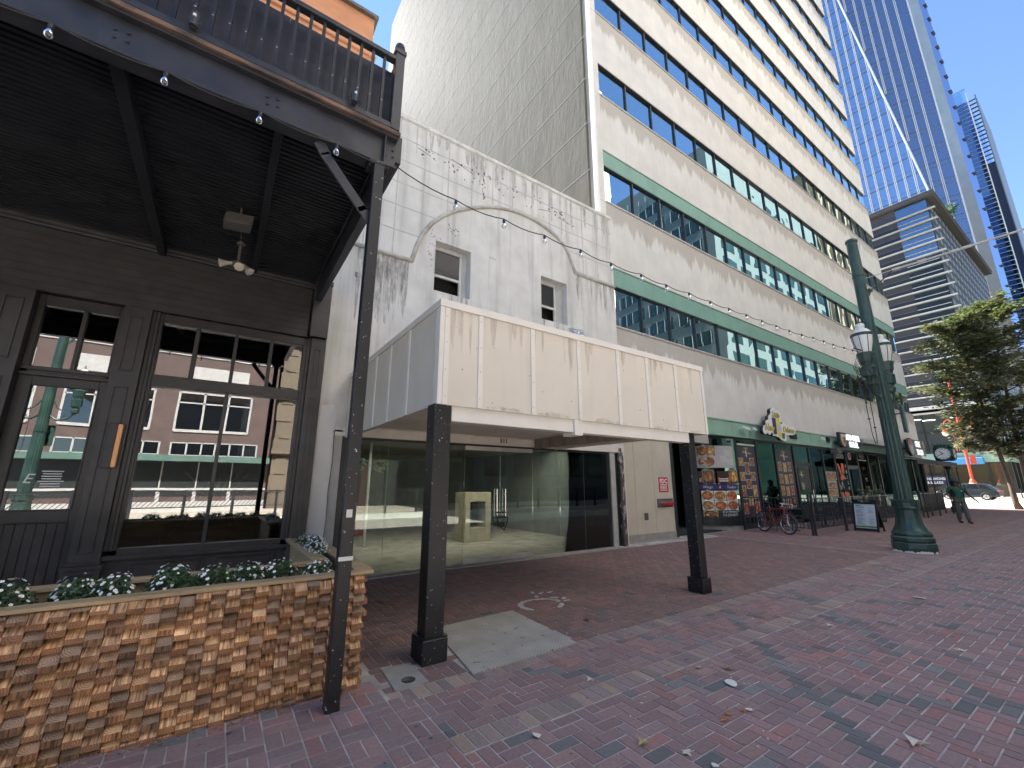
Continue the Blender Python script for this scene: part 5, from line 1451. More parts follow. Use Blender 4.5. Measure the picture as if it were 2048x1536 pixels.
mb.prism([(25.08, 4.02), (25.55, 4.02), (25.60, 3.70), (25.48, 3.50), (25.32, 3.39), (25.14, 3.50), (25.04, 3.70)], (0, 8.03, 0), (1, 0, 0), (0, 0, 1), (0, -1, 0), .03, col=(.72, .62, .50)); mb.prism([(25.16, 3.88), (25.48, 3.88), (25.50, 3.68), (25.32, 3.48), (25.14, 3.68)], (0, 7.99, 0), (1, 0, 0), (0, 0, 1), (0, -1, 0), .015, col=(.62, .30, .08)); mb.prism([(25.25, 3.85), (25.38, 3.85), (25.42, 3.65), (25.3, 3.55)], (0, 7.975, 0), (1, 0, 0), (0, 0, 1), (0, -1, 0), .01, col=(.25, .11, .05))
mb.build('sign_lettering', M['print'], t)
t = thing('shop_sign', 'black taco sign with skeletal oval emblem and thin white letters', 'sign', (37.5, 8.0, 3.4))
mb = MB(); mb.prism([(35.7, 4.36), (36.5, 4.52), (37.0, 4.44), (39.2, 4.44), (39.55, 4.1), (39.5, 3.42), (36.9, 3.44), (36.4, 3.36), (35.85, 3.6)], (0, 8.17, 0), (1, 0, 0), (0, 0, 1), (0, -1, 0), .14); mb.box(36.2, 39.2, 8.17, YT, 3.8, 3.9); mb.build('sign_body', M['sign_black'], t)
mb = MB(); mb.disc((36.42, 8.03, 3.93), .46, (0, -1, 0), (1, 0, 0), 20, .03, col=(.45, .42, .42), ry=.50); mb.disc((36.36, 8.0, 4.22), .27, (0, -1, 0), (1, 0, 0), 12, .02, col=(.5, .14, .10), ry=.2)
for k in range(4): mb.box(36.2 + k * .12, 36.25 + k * .12, 7.99, 8.0, 3.62, 3.95, (.62, .60, .58))
lt = MB(); lt.text('CALLE', (37.95, 8.025, 4.0), (1, 0, 0), (0, 0, 1), .52, d=.02, sx=.72, bold=.014); lt.text('TACO', (38.15, 8.025, 3.48), (1, 0, 0), (0, 0, 1), .50, d=.02, sx=1.0, bold=.014); lt.build('channel_letters', M['letter_white'], t); mb.disc((39.22, 8.03, 4.2), .16, (0, -1, 0), (1, 0, 0), 14, .02, col=(.55, .25, .2), ry=.26)
mb.build('sign_lettering', M['print'], t)
for (x, z, w, lab) in ((20.45, 3.55, .60, 'black louvred vent in the green fascia beside the gold script sign'), (24.30, 3.62, .34, 'small black louvred vent in the green fascia beside the halal sign')):
    mb = MB(); mb.box(x, x + w, YT - .03, YT + .01, z, z + .22)
    for k in range(4): mb.obox((x - .01, YT - .06, z + .01 + k * .055), (w + .02, 0, 0), (0, .04, .03), (0, .0, .012))
    tag(mb.build('wall_vent', M['sign_black']), lab, 'vent', 'vents in the green fascia')
for (x, lab) in ((16.35, 'white security lamp pair on the green fascia near the cream canopy'), (17.1, 'white security lamp tucked beside the gold script sign'), (23.45, 'angled white flood lamp on the green fascia before the small vent')):
    mb = MB(); mb.lathe([(.05, 3.66), (.05, 3.69)], x, YT - .02, 10); mb.obox((x - .10, YT - .22, 3.62), (.18, 0, 0), (0, .10, .06), (0, -.02, .07)); mb.tube([(x, YT - .02, 3.68), (x, YT - .14, 3.68)], .015, 6)
    if x < 17: mb.obox((x + .12, YT - .22, 3.60), (.18, 0, 0), (0, .10, .06), (0, -.02, .07)); mb.tube([(x, YT - .02, 3.68), (x + .2, YT - .14, 3.66)], .015, 6)
    tag(mb.build('security_lamp', M['sign_white']), lab, 'lamp', 'security lamps on the green fascia')
mb = MB(); mb.prism([(27.9, 3.70), (33.6, 3.70), (33.6, 3.93), (27.9, 3.93)], (0, YT, 0), (1, 0, 0), (0, 0, 1), (0, -1, 0), .5); tag(mb.build('metal_hood', M['steel'], None, bevel=.03), 'curved bright metal hood over the black awning wall', 'hood')
mb = MB(); mb.box(24.6, 25.1, YT - .3, YT, 3.05, 3.3); tag(mb.build('junction_box', M['gunmetal'], None, bevel=.01), 'grey metal box under the left end of the halal sign', 'junction box')
aw = thing('awning', 'black sloping fabric awning over the restaurant terrace', 'awning', (33, 7.3, 3))
mb = MB(); mb.prism([(YT, 3.34), (6.25, 2.86), (6.25, 2.62), (6.27, 2.62), (6.27, 2.84), (YT, 3.28)], (28.85, 0, 0), (0, 1, 0), (0, 0, 1), (1, 0, 0), 8.2); mb.build('fabric', M['awning'], aw)
mb = MB()
for x in (28.95, 31.2, 34.0, 36.95): mb.tube([(x, 6.3, 0), (x, 6.3, 2.7)], .03, 8); mb.tube([(x, 6.3, 2.7), (x, YT, 3.2)], .02, 6)
mb.tube([(28.9, 6.3, 2.64), (37.0, 6.3, 2.64)], .02, 6); mb.build('frame', M['black_steel'], aw)

# FDC sign, fire inlet, meter plate
t = thing('fdc_sign', 'red FDC sign with white lettering on the beige wall', 'sign', (11.35, YT - .02, 1.8))
mb = MB(); mb.box(11.13, 11.58, YT - .022, YT - .0125, 1.355, 1.80); mb.build('plate', M['red_plastic'], t, bevel=.004)
mb = MB(); mb.text('FDC', (11.355, YT - .0225, 1.62), (1, 0, 0), (0, 0, 1), .19, d=.002, bold=.006)
for k in range(5):
    x = 11.19
    while x < 11.50:
        w = rnd(.03, .08); mb.box(x, min(x + w, 11.53), YT - .0245, YT - .0225, 1.565 - k * .042, 1.587 - k * .042); x += w + .012
mb.build('lettering', M['sign_white'], t)
t = thing('fire_inlet', 'steel fire department inlet plate with four red caps', 'fire inlet', (11.35, YT, 1.04))
mb = MB(); mb.box(10.99, 11.74, YT - .03, YT - .0125, .915, 1.165); mb.build('plate', M['gunmetal'], t, bevel=.004)
for k in range(4):
    x = 11.17 + k * .145
    mb = MB(); mb.tube([(x, YT - .03, 1.03), (x, YT - .10, 1.02)], .05, 14); c = mb.build('coupling', M['chrome'], t)
    mb = MB(); mb.tube([(x, YT - .10, 1.02), (x, YT - .125, 1.018), (x, YT - .13, 1.017)], [.053, .053, .03], 14); mb.box(x - .06, x + .06, YT - .132, YT - .118, 1.0, 1.035); mb.build('cap', M['red_plastic'], c)
t = thing('meter_plate', 'small square grey steel hatch low on the beige wall', 'hatch', (10.45, YT, .67))
mb = MB(); mb.box(10.36, 10.54, YT - .022, YT - .0125, .575, .775); mb.build('plate', M['gunmetal'], t, bevel=.004)
mb = MB(); mb.disc((10.5, YT - .022, .67), .012, (0, -1, 0), (1, 0, 0), 10, .008); mb.build('knob', M['chrome'], t)
# ------------------------------------------------------------------ street lamp
random.seed(33)
LX, LY = 14.35, 3.50
lp = thing('street_lamp', 'tall fluted dark green cast iron lamp post with two milk glass lanterns', 'street lamp', (LX, LY, 0))
G = M['lamp_green']
mb = MB()
mb.lathe([(.43, 0), (.44, .10), (.43, .20), (.40, .235), (.425, .25), (.425, .33), (.385, .37), (.40, .40), (.39, .44), (.345, .50)], LX, LY, 8)
mb.build('plinth', G, lp, bevel=.008)
mb = MB(); mb.lathe([(.345, .48), (.33, .52), (.27, .64), (.245, .80), (.235, .98), (.235, 1.0)], LX, LY, 32, flute=.04, fl=(.5, .99)); mb.build('flared_base', G, lp, smooth=True, sharp=.5)
mb = MB(); mb.lathe([(.22, 1.0), (.26, 1.01), (.265, 1.03), (.25, 1.05), (.255, 1.12), (.265, 1.18), (.28, 1.20), (.28, 1.225), (.20, 1.23)], LX, LY, 24)
for k in range(6):
    a = 2 * PI * k / 6 + .3; c = Vector((LX + .258 * math.cos(a), LY + .258 * math.sin(a), 1.10)); n_ = Vector((math.cos(a), math.sin(a), 0)); s_ = Vector((-math.sin(a), math.cos(a), 0))
    mb.obox(c - s_ * .06 - Vector((0, 0, .06)), s_ * .12, n_ * .015, (0, 0, .12))
mb.build('collar', G, lp, smooth=True, sharp=.5)
mb = MB(); mb.lathe([(.185, 1.23), (.182, 1.5), (.168, 3.0), (.155, 4.6), (.143, 6.0)], LX, LY, 32, flute=.09, fl=(1.2, 5.9)); mb.build('fluted_shaft', G, lp, smooth=True, sharp=.35)
mb = MB(); mb.lathe([(.143, 5.98), (.128, 8.36), (.128, 8.42), (.145, 8.43), (.148, 8.49), (.13, 8.52), (.05, 8.55)], LX, LY, 24)
for z in (2.3, 3.35, 7.35): mb.lathe([(.15 if z > 5 else .182, z), (.15 if z > 5 else .182, z + .02)], LX, LY, 20)
mb.tube([(LX + .12, LY - .02, 6.65), (LX + .24, LY - .12, 6.95)], [.045, .05], 10); mb.tube([(LX + .24, LY - .12, 6.93), (LX + .25, LY - .13, 6.99)], [.07, .06], 10)
mb.build('mast', G, lp, smooth=True, sharp=.6)
mb = MB(); mb.box(LX + .10, LX + .30, LY - .30, LY - .24, 2.9, 3.62); mb.tube([(LX + .15, LY - .12, 3.4), (LX + .2, LY - .26, 3.4)], .02, 6); mb.build('sign_box', G, lp, bevel=.02)
def lantern(dx):
    x, y, z0 = LX + dx, LY, 4.95
    mb = MB()
    mb.tube([(LX + dx * .18, LY, 3.95), (LX + dx * .45, LY, 3.80), (LX + dx * .8, LY, 3.88), (x, y, 4.10), (x, y, 4.3)], [.04, .045, .045, .04, .04], 8)
    mb.tube([(LX + dx * .18, LY, 4.5), (LX + dx * .4, LY, 4.22), (LX + dx * .62, LY, 4.12), (LX + dx * .7, LY, 3.98), (LX + dx * .58, LY, 3.9)], .022, 6)
    mb.build('scroll_arm', G, lp, smooth=True, sharp=.8)
    mb = MB(); mb.lathe([(.05, 4.02), (.12, 4.10), (.13, 4.2), (.10, 4.24), (.11, 4.28), (.16, 4.32), (.165, 4.56), (.13, 4.60), (.14, 4.66), (.165, 4.70), (.185, 4.86), (.20, 4.90), (.20, 4.945), (.15, 4.95)], x, y, 8); h = mb.build('lantern_holder', G, lp, bevel=.006)
    mb = MB(); mb.lathe([(.14, 4.95), (.165, 5.05), (.20, 5.20), (.222, 5.36), (.225, 5.42)], x, y, 20); mb.lathe([(.225, 5.45), (.20, 5.52), (.13, 5.60), (.085, 5.63), (.09, 5.66), (.105, 5.69), (.09, 5.74), (.04, 5.77)], x, y, 20); mb.build('globe', M['milk_glass'], h, smooth=True, sharp=.9)
    mb = MB(); mb.lathe([(.232, 5.40), (.24, 5.41), (.24, 5.47), (.225, 5.48)], x, y, 20)
    for k in range(8):
        a = 2 * PI * k / 8
        mb.tube([(x + r * math.cos(a), y + r * math.sin(a), z) for r, z in ((.145, 4.95), (.172, 5.05), (.207, 5.20), (.229, 5.36), (.232, 5.41))], .008, 5)
    mb.lathe([(.03, 5.76), (.035, 5.80), (.012, 5.84), (.02, 5.87), (.004, 5.92)], x, y, 8); mb.build('cage', G, h)
lantern(-.75); lantern(.75)
mb = MB()
for k in range(34):
    x, y = LX - .78 + rnd(-.18, .2), LY + rnd(-.12, .22)
    z = rnd(4.35, 4.9); pts = [(x, y, z)]
    for q in range(5): pts.append((x + rnd(-.09, .09), y + rnd(-.09, .09), z - (q + 1) * rnd(.05, .14)))
    mb.tube(pts, .006, 4)
    if k % 2: mb.lathe([(.012, pts[-1][2] - .05), (.022, pts[-1][2] - .03), (.02, pts[-1][2]), (.01, pts[-1][2] + .01)], pts[-1][0], pts[-1][1], 6)
mb.tube([(LX - .75, LY + .2, 4.2), (LX - .62, LY + .22, 3.3), (LX - .55, LY + .23, 2.85), (LX - .45, LY + .23, 2.62), (LX - .33, LY + .23, 2.62), (LX - .27, LY + .23, 2.80), (LX - .28, LY + .22, 3.4), (LX - .35, LY + .2, 4.2)], .009, 5)
for (x, z) in ((LX - .60, 3.25), (LX - .27, 3.05)): mb.box(x - .02, x + .02, LY + .20, LY + .25, z - .015, z + .015)
mb.build('loose_cord', M['cord_black'], lp)
mb = MB(); mb.tube([(LX - .62, LY, 5.02), (LX - 1.35, LY + .05, 4.98)], .016, 6); mb.build('cable_arm', M['cord_black'], lp)
mb = MB()
for k in range(16):
    a = PI + rnd(-.9, 1.3); c = Vector((LX + .437 * math.cos(a), LY + .437 * math.sin(a), 0)); s_ = Vector((-math.sin(a), math.cos(a), 0)) * rnd(.03, .07); n_ = Vector((math.cos(a), math.sin(a), 0)) * .012
    mb.prism([(-1, 0), (1, 0), (rnd(.3, .9), rnd(.4, 1)), (rnd(-.9, -.2), rnd(.4, 1))], c, s_, (0, 0, .055), n_.normalized(), .012)
mb.build('paint_splash', M['paper'], lp)
dup(lp, (-5.4, -5.5, 0), 0, 'green cast iron lamp post across the street, mirrored in the black shop door')
sw = thing('span_wire', 'pale insulated span wire running from the lamp mast across the street', 'overhead wire', (15, 3.5, 7.3))
mb = MB(); A = Vector((LX + .13, LY - .03, 7.30)); Bp = Vector((LX + 1.0, LY - 3.2, 7.62)); Cp = Vector((LX + 4.2, LY - 17, 8.3))
mb.tube([A, A + (Bp - A) * .22], .010, 6); mb.tube([A + (Bp - A) * .22, Bp, Cp], .028, 8)
for u in (.20, .36, .55, .62): mb.tube([A + (Bp - A) * u, A + (Bp - A) * (u + .05)], .042, 8)
mb.build('wire', M['frame_grey'], sw)
mb = MB(); mb.tube([A + (Bp - A) * .2, (LX + .36, LY - .45, 7.22), (LX + .30, LY - .22, 7.02), (LX + .24, LY - .12, 6.95)], .016, 6); mb.build('stay', M['lamp_green'], sw)

# ------------------------------------------------------------------ terrace railings
def railing(name_label, pts, h=1.12, picks=.105):
    t = thing('metal_railing', name_label, 'railing', (pts[0][0], pts[0][1], 0), 'black terrace railings')
    for a, b in zip(pts[:-1], pts[1:]):
        a, b = Vector((*a, 0)), Vector((*b, 0)); L = (b - a).length; d = (b - a) / L
        mb = MB(); Z = Vector((0, 0, 1))
        mb.bar(a + Z * h, b + Z * h, .045, .03); mb.bar(a + Z * .22, b + Z * .22, .035, .025)
        n = int(L / picks)
        for k in range(1, n): 
            p = a + d * (L * k / n); mb.box(p.x - .008, p.x + .008, p.y - .008, p.y + .008, .22, h)
        mb.build('rail_panel', M['black_steel'], t)
    for p in pts:
        mb = MB(); mb.box(p[0] - .028, p[0] + .028, p[1] - .028, p[1] + .028, 0, h + .13); mb.box(p[0] - .05, p[0] + .05, p[1] - .05, p[1] + .05, 0, .012); mb.build('post', M['black_steel'], t, bevel=.004)
railing('black picket railing returning from the shop glass behind the red bicycle', [(15.75, 8.35), (15.93, 6.28)], 1.14)
railing('black picket railing along the pavement between bicycle and menu board', [(15.98, 6.22), (18.55, 6.25)], 1.14)
railing('black picket railing running behind the menu board and lamp post', [(18.62, 6.25), (21.8, 6.28), (24.9, 6.32)], 1.14)
railing('black picket railing at the far end of the terrace near the clock', [(29.2, 6.5), (31.0, 6.55), (34.2, 6.65), (34.4, 8.3)], 1.14)
def chair(x, y, rz, lab):
    t = thing('terrace_chair', lab, 'chair', (0, 0, 0), 'black metal chairs on the terrace')
    mb = MB(); mb.box(-.2, .2, -.2, .2, .44, .46); mb.build('seat', M['black_steel'], t)
    mb = MB()
    for k in range(6): mb.box(-.19 + k * .072, -.17 + k * .072, .19, .205, .46, .86)
    mb.box(-.2, .2, .185, .21, .84, .88); mb.build('backrest', M['black_steel'], t)
    for sx in (-1, 1):
        for sy in (-1, 1):
            mb = MB(); mb.tube([(sx * .19, sy * .19, .44), (sx * .21, sy * .23, 0)], .012, 6); mb.build('leg', M['black_steel'], t)
    t.location = (x, y, 0); t.rotation_euler = (0, 0, rz)
    return t
def ctable(x, y, lab):
    t = thing('terrace_table', lab, 'table', (x, y, 0), 'black tables on the terrace')
    mb = MB(); mb.lathe([(.33, .71), (.35, .72), (.35, .74), (.02, .745)], x, y, 20); mb.build('table_top', M['black_steel'], t)
    mb = MB(); mb.tube([(x, y, .03), (x, y, .71)], .03, 8); mb.lathe([(.22, 0), (.22, .02), (.05, .04)], x, y, 16); mb.build('pedestal', M['black_steel'], t)
ctable(17.2, 7.4, 'round black terrace table nearest the red bicycle'); ctable(20.0, 7.4, 'round black terrace table behind the menu board'); ctable(23.0, 7.4, 'round black terrace table behind the lamp post')
c0 = chair(16.6, 7.35, PI / 2, 'black metal chair nearest the red bicycle')
for (x, y, r, lab) in ((17.85, 7.45, -PI / 2, 'black metal chair on the far side of the first terrace table'), (19.35, 7.4, PI / 2, 'black metal chair just left of the menu board'), (20.7, 7.5, -PI / 2, 'black metal chair right behind the menu board'), (22.3, 7.4, PI / 2, 'black metal chair glimpsed left of the lamp post')):
    dup(c0, (x, y, 0), r, lab)
def bush(x, y, lab):
    t = thing('potted_bush', lab, 'potted plant', (x, y, 0), 'potted bushes on the terrace')
    mb = MB()
    for k in range(420):
        a = rnd(0, 2 * PI); h = rnd(0, 1); r = .32 * math.sqrt(random.random()) * (1.15 - .5 * h); p = Vector((x + r * math.cos(a), y + r * math.sin(a), .55 + h * .85))
        d1 = Vector((rnd(-1, 1), rnd(-1, 1), rnd(-.6, 1))).normalized() * .045; d2 = d1.orthogonal().normalized() * .022; g = rnd(.6, 1.4)
        mb.face([p - d1, p + d2, p + d1, p - d2], (.04 * g, .085 * g, .035 * g))
    mb.build('foliage', M['leaf'], t)
    mb = MB(); mb.lathe([(.17, 0), (.23, .5), (.25, .52), (.25, .56), (.2, .55)], x, y, 16); mb.build('pot', M['gunmetal'], t)
bush(22.6, 6.75, 'leafy green bush in a pot left of the lamp post'); bush(24.2, 6.8, 'leafy green bush in a pot right beside the fluted lamp post')
# A-board menu
t = thing('menu_board', 'black A frame pavement board with a white and green printed menu', 'menu board', (18.9, 5.8, 0))
P0, P1 = Vector((18.98, 6.16, 0)), Vector((18.90, 5.42, 0)); ux = (P1 - P0).normalized(); lean = Vector((.16, -.02, 1.06)); un = ux.cross(lean).normalized()
if un.x > 0: un = -un
def ab(u, v, o=0): return P0 + ux * u + lean * v + un * o
L = (P1 - P0).length
mb = MB()
for (u0, u1, v0, v1) in ((0, .06, 0, 1), (L - .06, L, 0, 1), (.06, L - .06, 0.02, .085), (.06, L - .06, .86, .93), (.0, .2, .93, 1.0), (L - .2, L, .93, 1.0)):
    mb.obox(ab(u0, v0), ux * (u1 - u0), lean * (v1 - v0), un * .035)
mb.obox(ab(.05, .06, -.004), ux * (L - .1), lean * .82, un * .012)
mb.obox(ab(.2, .99), ux * (L - .4), lean * .02, un * .03)
mb.build('front_frame', M['sign_black'], t, bevel=.004)
mb = MB(); q0 = Vector((.50, -.04, 0)); top = lean * .97
for u in (0.0, L - .05): mb.bar(ab(u, .97), P0 + ux * u + q0, .05, .03)
mb.poly([ab(.05, .93), ab(L - .05, .93), P0 + ux * (L - .05) + q0 + (ab(0, .93) - P0 - q0) * .12, P0 + ux * .05 + q0 + (ab(0, .93) - P0 - q0) * .12], [(0, 1, 2, 3)]); mb.poly([v + Vector((.01, 0, 0)) for v in (ab(.05, .93), ab(L - .05, .93), P0 + ux * (L - .05) + q0 + (ab(0, .93) - P0 - q0) * .12, P0 + ux * .05 + q0 + (ab(0, .93) - P0 - q0) * .12)], [(3, 2, 1, 0)])
mb.build('rear_leg', M['sign_black'], t)
mb = MB(); mb.obox(ab(.065, .09, .009), ux * (L - .13), lean * .765, un * .006, col=(.72, .76, .78))
mb.obox(ab(.065, .092, .0155), ux * (L - .13), lean * .075, un * .002, col=(.10, .30, .15)); mb.obox(ab(.075, .10, .018), ux * (L - .15), lean * .018, un * .002, col=(.7, .74, .7)); mb.obox(ab(.12, .175, .0155), ux * (L - .26), lean * .012, un * .002, col=(.5, .55, .12))
mb.obox(ab(.10, .80, .0155), ux * .08, lean * .03, un * .002, col=(.25, .35, .08)); mb.obox(ab(.15, .795, .0155), ux * .13, lean * .015, un * .002, col=(.05, .2, .12))
for k in range(24):
    v = .77 - k * .0243
    if k in (3, 9, 14): continue
    mb.obox(ab(.10 + rnd(0, .03), v, .0155), ux * rnd(.14, .27), lean * .009, un * .002, col=(.10, .16, .18))
    if k not in (10, 11, 12): mb.obox(ab(.46 + rnd(0, .02), v, .0155), ux * rnd(.08, .17), lean * .008, un * .002, col=(.22, .28, .3))
mb.build('menu_sheet', M['print'], t)

# ------------------------------------------------------------------ bicycle
bk = thing('bicycle', 'red road bicycle with white handlebar leaning on the terrace railing', 'bicycle', (0, 0, 0))
RW = .335
def wheel(cx):
    mb = MB(); mb.tube([(cx + RW * math.cos(2 * PI * k / 36), 0, RW + .005 + RW * math.sin(2 * PI * k / 36)) for k in range(37)], .021, 8, cap=False); tyre = mb.build('wheel', M['rubber'], bk, smooth=True)
    mb = MB(); mb.tube([(cx + (RW - .028) * math.cos(2 * PI * k / 36), 0, RW + .005 + (RW - .028) * math.sin(2 * PI * k / 36)) for k in range(37)], .013, 6, cap=False); mb.build('rim', M['chrome'], tyre, smooth=True)
    mb = MB()
    for k in range(24):
        a = 2 * PI * k / 24; s = .02 if k % 2 else -.02
        mb.tube([(cx + .02 * math.cos(a + .5), s, RW + .02 * math.sin(a + .5)), (cx + (RW - .03) * math.cos(a), 0, RW + (RW - .03) * math.sin(a))], .0022, 4)
    mb.tube([(cx, -.045, RW), (cx, .045, RW)], .02, 8); mb.build('spokes', M['chrome'], tyre)
wheel(-.5); wheel(.53)
mb = MB(); BBp = (-.06, 0, .27); ST = (-.23, 0, .80); HT = (.36, 0, .84); HB = (.40, 0, .68)
mb.tube([BBp, (-.21, 0, .78)], .016, 8); mb.tube([(-.205, 0, .77), (.36, 0, .80)], .016, 8); mb.tube([BBp, HB], .019, 8); mb.tube([HT, HB], .020, 8)
for s in (-.05, .05): mb.tube([(-.06, s * .5, .27), (-.5, s, RW)], .010, 6); mb.tube([(-.21, s * .3, .76), (-.5, s, RW)], .009, 6); mb.tube([(HB[0], s * .8, .67), (.44, s, .55), (.53, s, RW)], .012, 6)
mb.build('frame', M['red_paint'], bk, smooth=True, sharp=.8)
mb = MB(); mb.tube([(-.21, 0, .78), (-.245, 0, .93)], .012, 8); mb.tube([HT, (.345, 0, .93), (.42, 0, .96)], .013, 8); mb.build('seat_stem', M['chrome'], bk)
mb = MB(); mb.tube([(-.38, 0, .955), (-.26, 0, .95), (-.12, 0, .945)], [.065, .045, .018], 10); mb.build('saddle', M['rubber'], bk, smooth=True)
mb = MB()
for s in (-1, 1): mb.tube([(.42, 0, .96), (.42, s * .18, .965), (.46, s * .21, .965), (.52, s * .21, .955), (.545, s * .21, .90), (.51, s * .21, .85), (.44, s * .21, .84)], .015, 8)
mb.build('handlebar', M['paper'], bk, smooth=True)
mb = MB(); mb.tube([(-.06, -.06, .27), (-.06, .06, .27)], .02, 8); mb.tube([(-.06 + .09 * math.cos(2 * PI * k / 20), -.05, .27 + .09 * math.sin(2 * PI * k / 20)) for k in range(21)], .007, 5, cap=False)
for a in (0, 1.26, 2.5, 3.77, 5.03): mb.tube([(-.06, -.05, .27), (-.06 + .09 * math.cos(a), -.05, .27 + .09 * math.sin(a))], .006, 4)
for s in (1, -1): mb.tube([(-.06, -s * .065, .27), (-.06 + s * .11, -s * .075, .27 - s * .13)], .010, 6); mb.box(-.06 + s * .11 - .04, -.06 + s * .11 + .04, -s * .075 - (.09 if s > 0 else 0), -s * .075 + (.09 if s < 0 else 0), .27 - s * .13 - .012, .27 - s * .13 + .012)
mb.tube([(-.06, -.05, .36), (-.5, -.05, .38)], .005, 4); mb.tube([(-.06, -.05, .18), (-.5, -.05, .30)], .005, 4)
mb.build('crankset', M['gunmetal'], bk)
a_ = Vector((16.02, 7.86)); b_ = Vector((15.62, 6.86)); mid = (a_ + b_) / 2; ang = math.atan2(b_.y - a_.y, b_.x - a_.x)
bk.location = (mid.x, mid.y, 0); bk.rotation_euler = (math.radians(-6), 0, ang)

# ------------------------------------------------------------------ pedestrian
def skin_fig(name, edges, mat, parent, sub=2):
    """edges: chains of (point, radius) grown with a skin modifier; points are merged by position"""
    vs, es, rs, idx = [], [], [], {}
    for ch in edges:
        pv = None
        for p, r in ch:
            k = tuple(round(c, 4) for c in p)
            if k not in idx: idx[k] = len(vs); vs.append(p); rs.append(r)
            if pv is not None and pv != idx[k]: es.append((pv, idx[k]))
            pv = idx[k]
    me = bpy.data.meshes.new(name); me.from_pydata(vs, es, []); me.materials.append(mat)
    o = bpy.data.objects.new(name, me); COL.objects.link(o); o.parent = parent
    ORG[o.name] = Vector((0, 0, 0))
    sk = o.modifiers.new('skin', 'SKIN')
    for i, r in enumerate(rs):
        rr = r if isinstance(r, tuple) else (r, r)
        me.skin_vertices[0].data[i].radius = rr
    me.skin_vertices[0].data[0].use_root = True
    sk.use_smooth_shade = True
    ss = o.modifiers.new('subd', 'SUBSURF'); ss.levels = sub; ss.render_levels = sub
    return o
man = thing('person', 'man in green polo shirt and bucket hat with rucksack walking along the pavement', 'person', (0, 0, 0))
# faces -y locally; x>0 is his left
HS = {'R': dict(sh=(-.20, .02, 1.43), el=(-.33, .06, 1.17), wr=(-.27, -.12, 1.02)), 'L': dict(sh=(.20, .02, 1.43), el=(.36, .05, 1.17), wr=(.50, -.06, .95))}
body = [[((0, 0, .96), .135), ((0, .01, 1.10), .135), ((0, .015, 1.28), .15), ((0, .015, 1.42), .115), ((0, .0, 1.52), .058), ((0, -.015, 1.60), .085), ((0, -.02, 1.70), .098), ((0, -.015, 1.77), .07)]]
body.append([((0, -.015, 1.60), .085), ((0, -.10, 1.615), .035)])
for s, d in HS.items():
    sx = -1 if s == 'R' else 1
    w = Vector(d['wr']); e = Vector(d['el']); f = (w - e).normalized(); palm = w + f * .05
    body.append([((0, .015, 1.42), .115), (d['sh'], .062), (d['el'], .045), (d['wr'], .030), (tuple(palm), .034)])
    side = f.cross(Vector((0, 0, 1))).normalized(); cur = f.cross(side).normalized()
    for k, (ln, o_) in enumerate(((.075, -.033), (.085, -.011), (.08, .011), (.062, .031))):
        b0_ = palm + f * .035 + side * o_
        body.append([(tuple(palm), .034), (tuple(b0_), .010), (tuple(b0_ + f * ln * .55 + cur * .012), .009), (tuple(b0_ + f * ln * .85 + cur * .035), .008)])
    body.append([(tuple(palm), .034), (tuple(palm + side * -.045 + f * .005), .011), (tuple(palm + side * -.06 + f * .04), .009)])
LEG = {'R': [(-.10, 0, .93), (-.10, -.06, .52), (-.09, .10, .10), (-.09, -.06, .045)], 'L': [(.10, 0, .93), (.11, -.14, .54), (.12, -.16, .09), (.13, -.31, .04)]}
for s, p in LEG.items(): body.append([((0, 0, .96), .135), (p[0], .10), (p[1], .068), (p[2], .045), (p[3], .035)])
bd = skin_fig('body', body, M['skin'], man)
sh = [[((0, 0, .90), .185), ((0, .01, 1.05), .178), ((0, .015, 1.28), .168), ((0, .015, 1.41), .13), ((0, .005, 1.475), .075)]]
for s, d in HS.items(): sh.append([((0, .015, 1.41), .13), (d['sh'], .092), (tuple((Vector(d['sh']) * .35 + Vector(d['el']) * .65)), .085)])
skin_fig('polo_shirt', sh, M['shirt'], man)
tr_ = []
for s, p in LEG.items(): tr_.append([((0, 0, .93), .155), (p[0], .122), (p[1], .092), (tuple(Vector(p[2]) + Vector((0, 0, .0))), .078)])
skin_fig('trousers', tr_, M['trousers'], man)
for s, p in LEG.items():
    q = Vector(p[3])
    mb = MB(); a = Vector(p[2]); mb.tube([a + Vector((0, .06, -.045)), a + Vector((0, .0, -.03)), q + Vector((0, .06, .0)), q + Vector((0, -.05, -.005)), q + Vector((0, -.09, -.008))], [.035, .055, .05, .045, .02], 10)
    mb.build('shoe', M['rubber'], man, smooth=True)
mb = MB(); mb.lathe([(.18, 1.715), (.175, 1.735), (.118, 1.765), (.112, 1.82), (.095, 1.85), (.03, 1.86)], 0, -.015, 20); mb.build('bucket_hat', M['hat'], man, smooth=True)
mb = MB(); mb.tube([(-.09, -.04, 1.685), (-.075, -.10, 1.685), (-.035, -.115, 1.685), (-.01, -.11, 1.69), (.01, -.11, 1.69), (.035, -.115, 1.685), (.075, -.10, 1.685), (.09, -.04, 1.685)], [.006, .016, .02, .006, .006, .02, .016, .006], 8); mb.build('sunglasses', M['cord_black'], man)
mb = MB()
for k in range(26):
    a = rnd(.0, PI); mb.tube([(.095 * math.cos(a), .09 * math.sin(a) * .9 - .01, rnd(1.60, 1.74)), (.115 * math.cos(a), .115 * math.sin(a), rnd(1.50, 1.62))], [.025, .012], 6)
mb.build('hair', M['cord_black'], man)
mb = MB()
for sx in (-1, 1): mb.tube([(sx * .13, .12, 1.46), (sx * .135, .0, 1.50), (sx * .14, -.11, 1.42), (sx * .145, -.15, 1.25), (sx * .15, -.10, 1.08), (sx * .12, .14, 1.02)], .022, 6)
mb.box(-.15, .15, .14, .27, 1.0, 1.46); mb.build('rucksack', M['cord_black'], man, bevel=.03, seg=2)
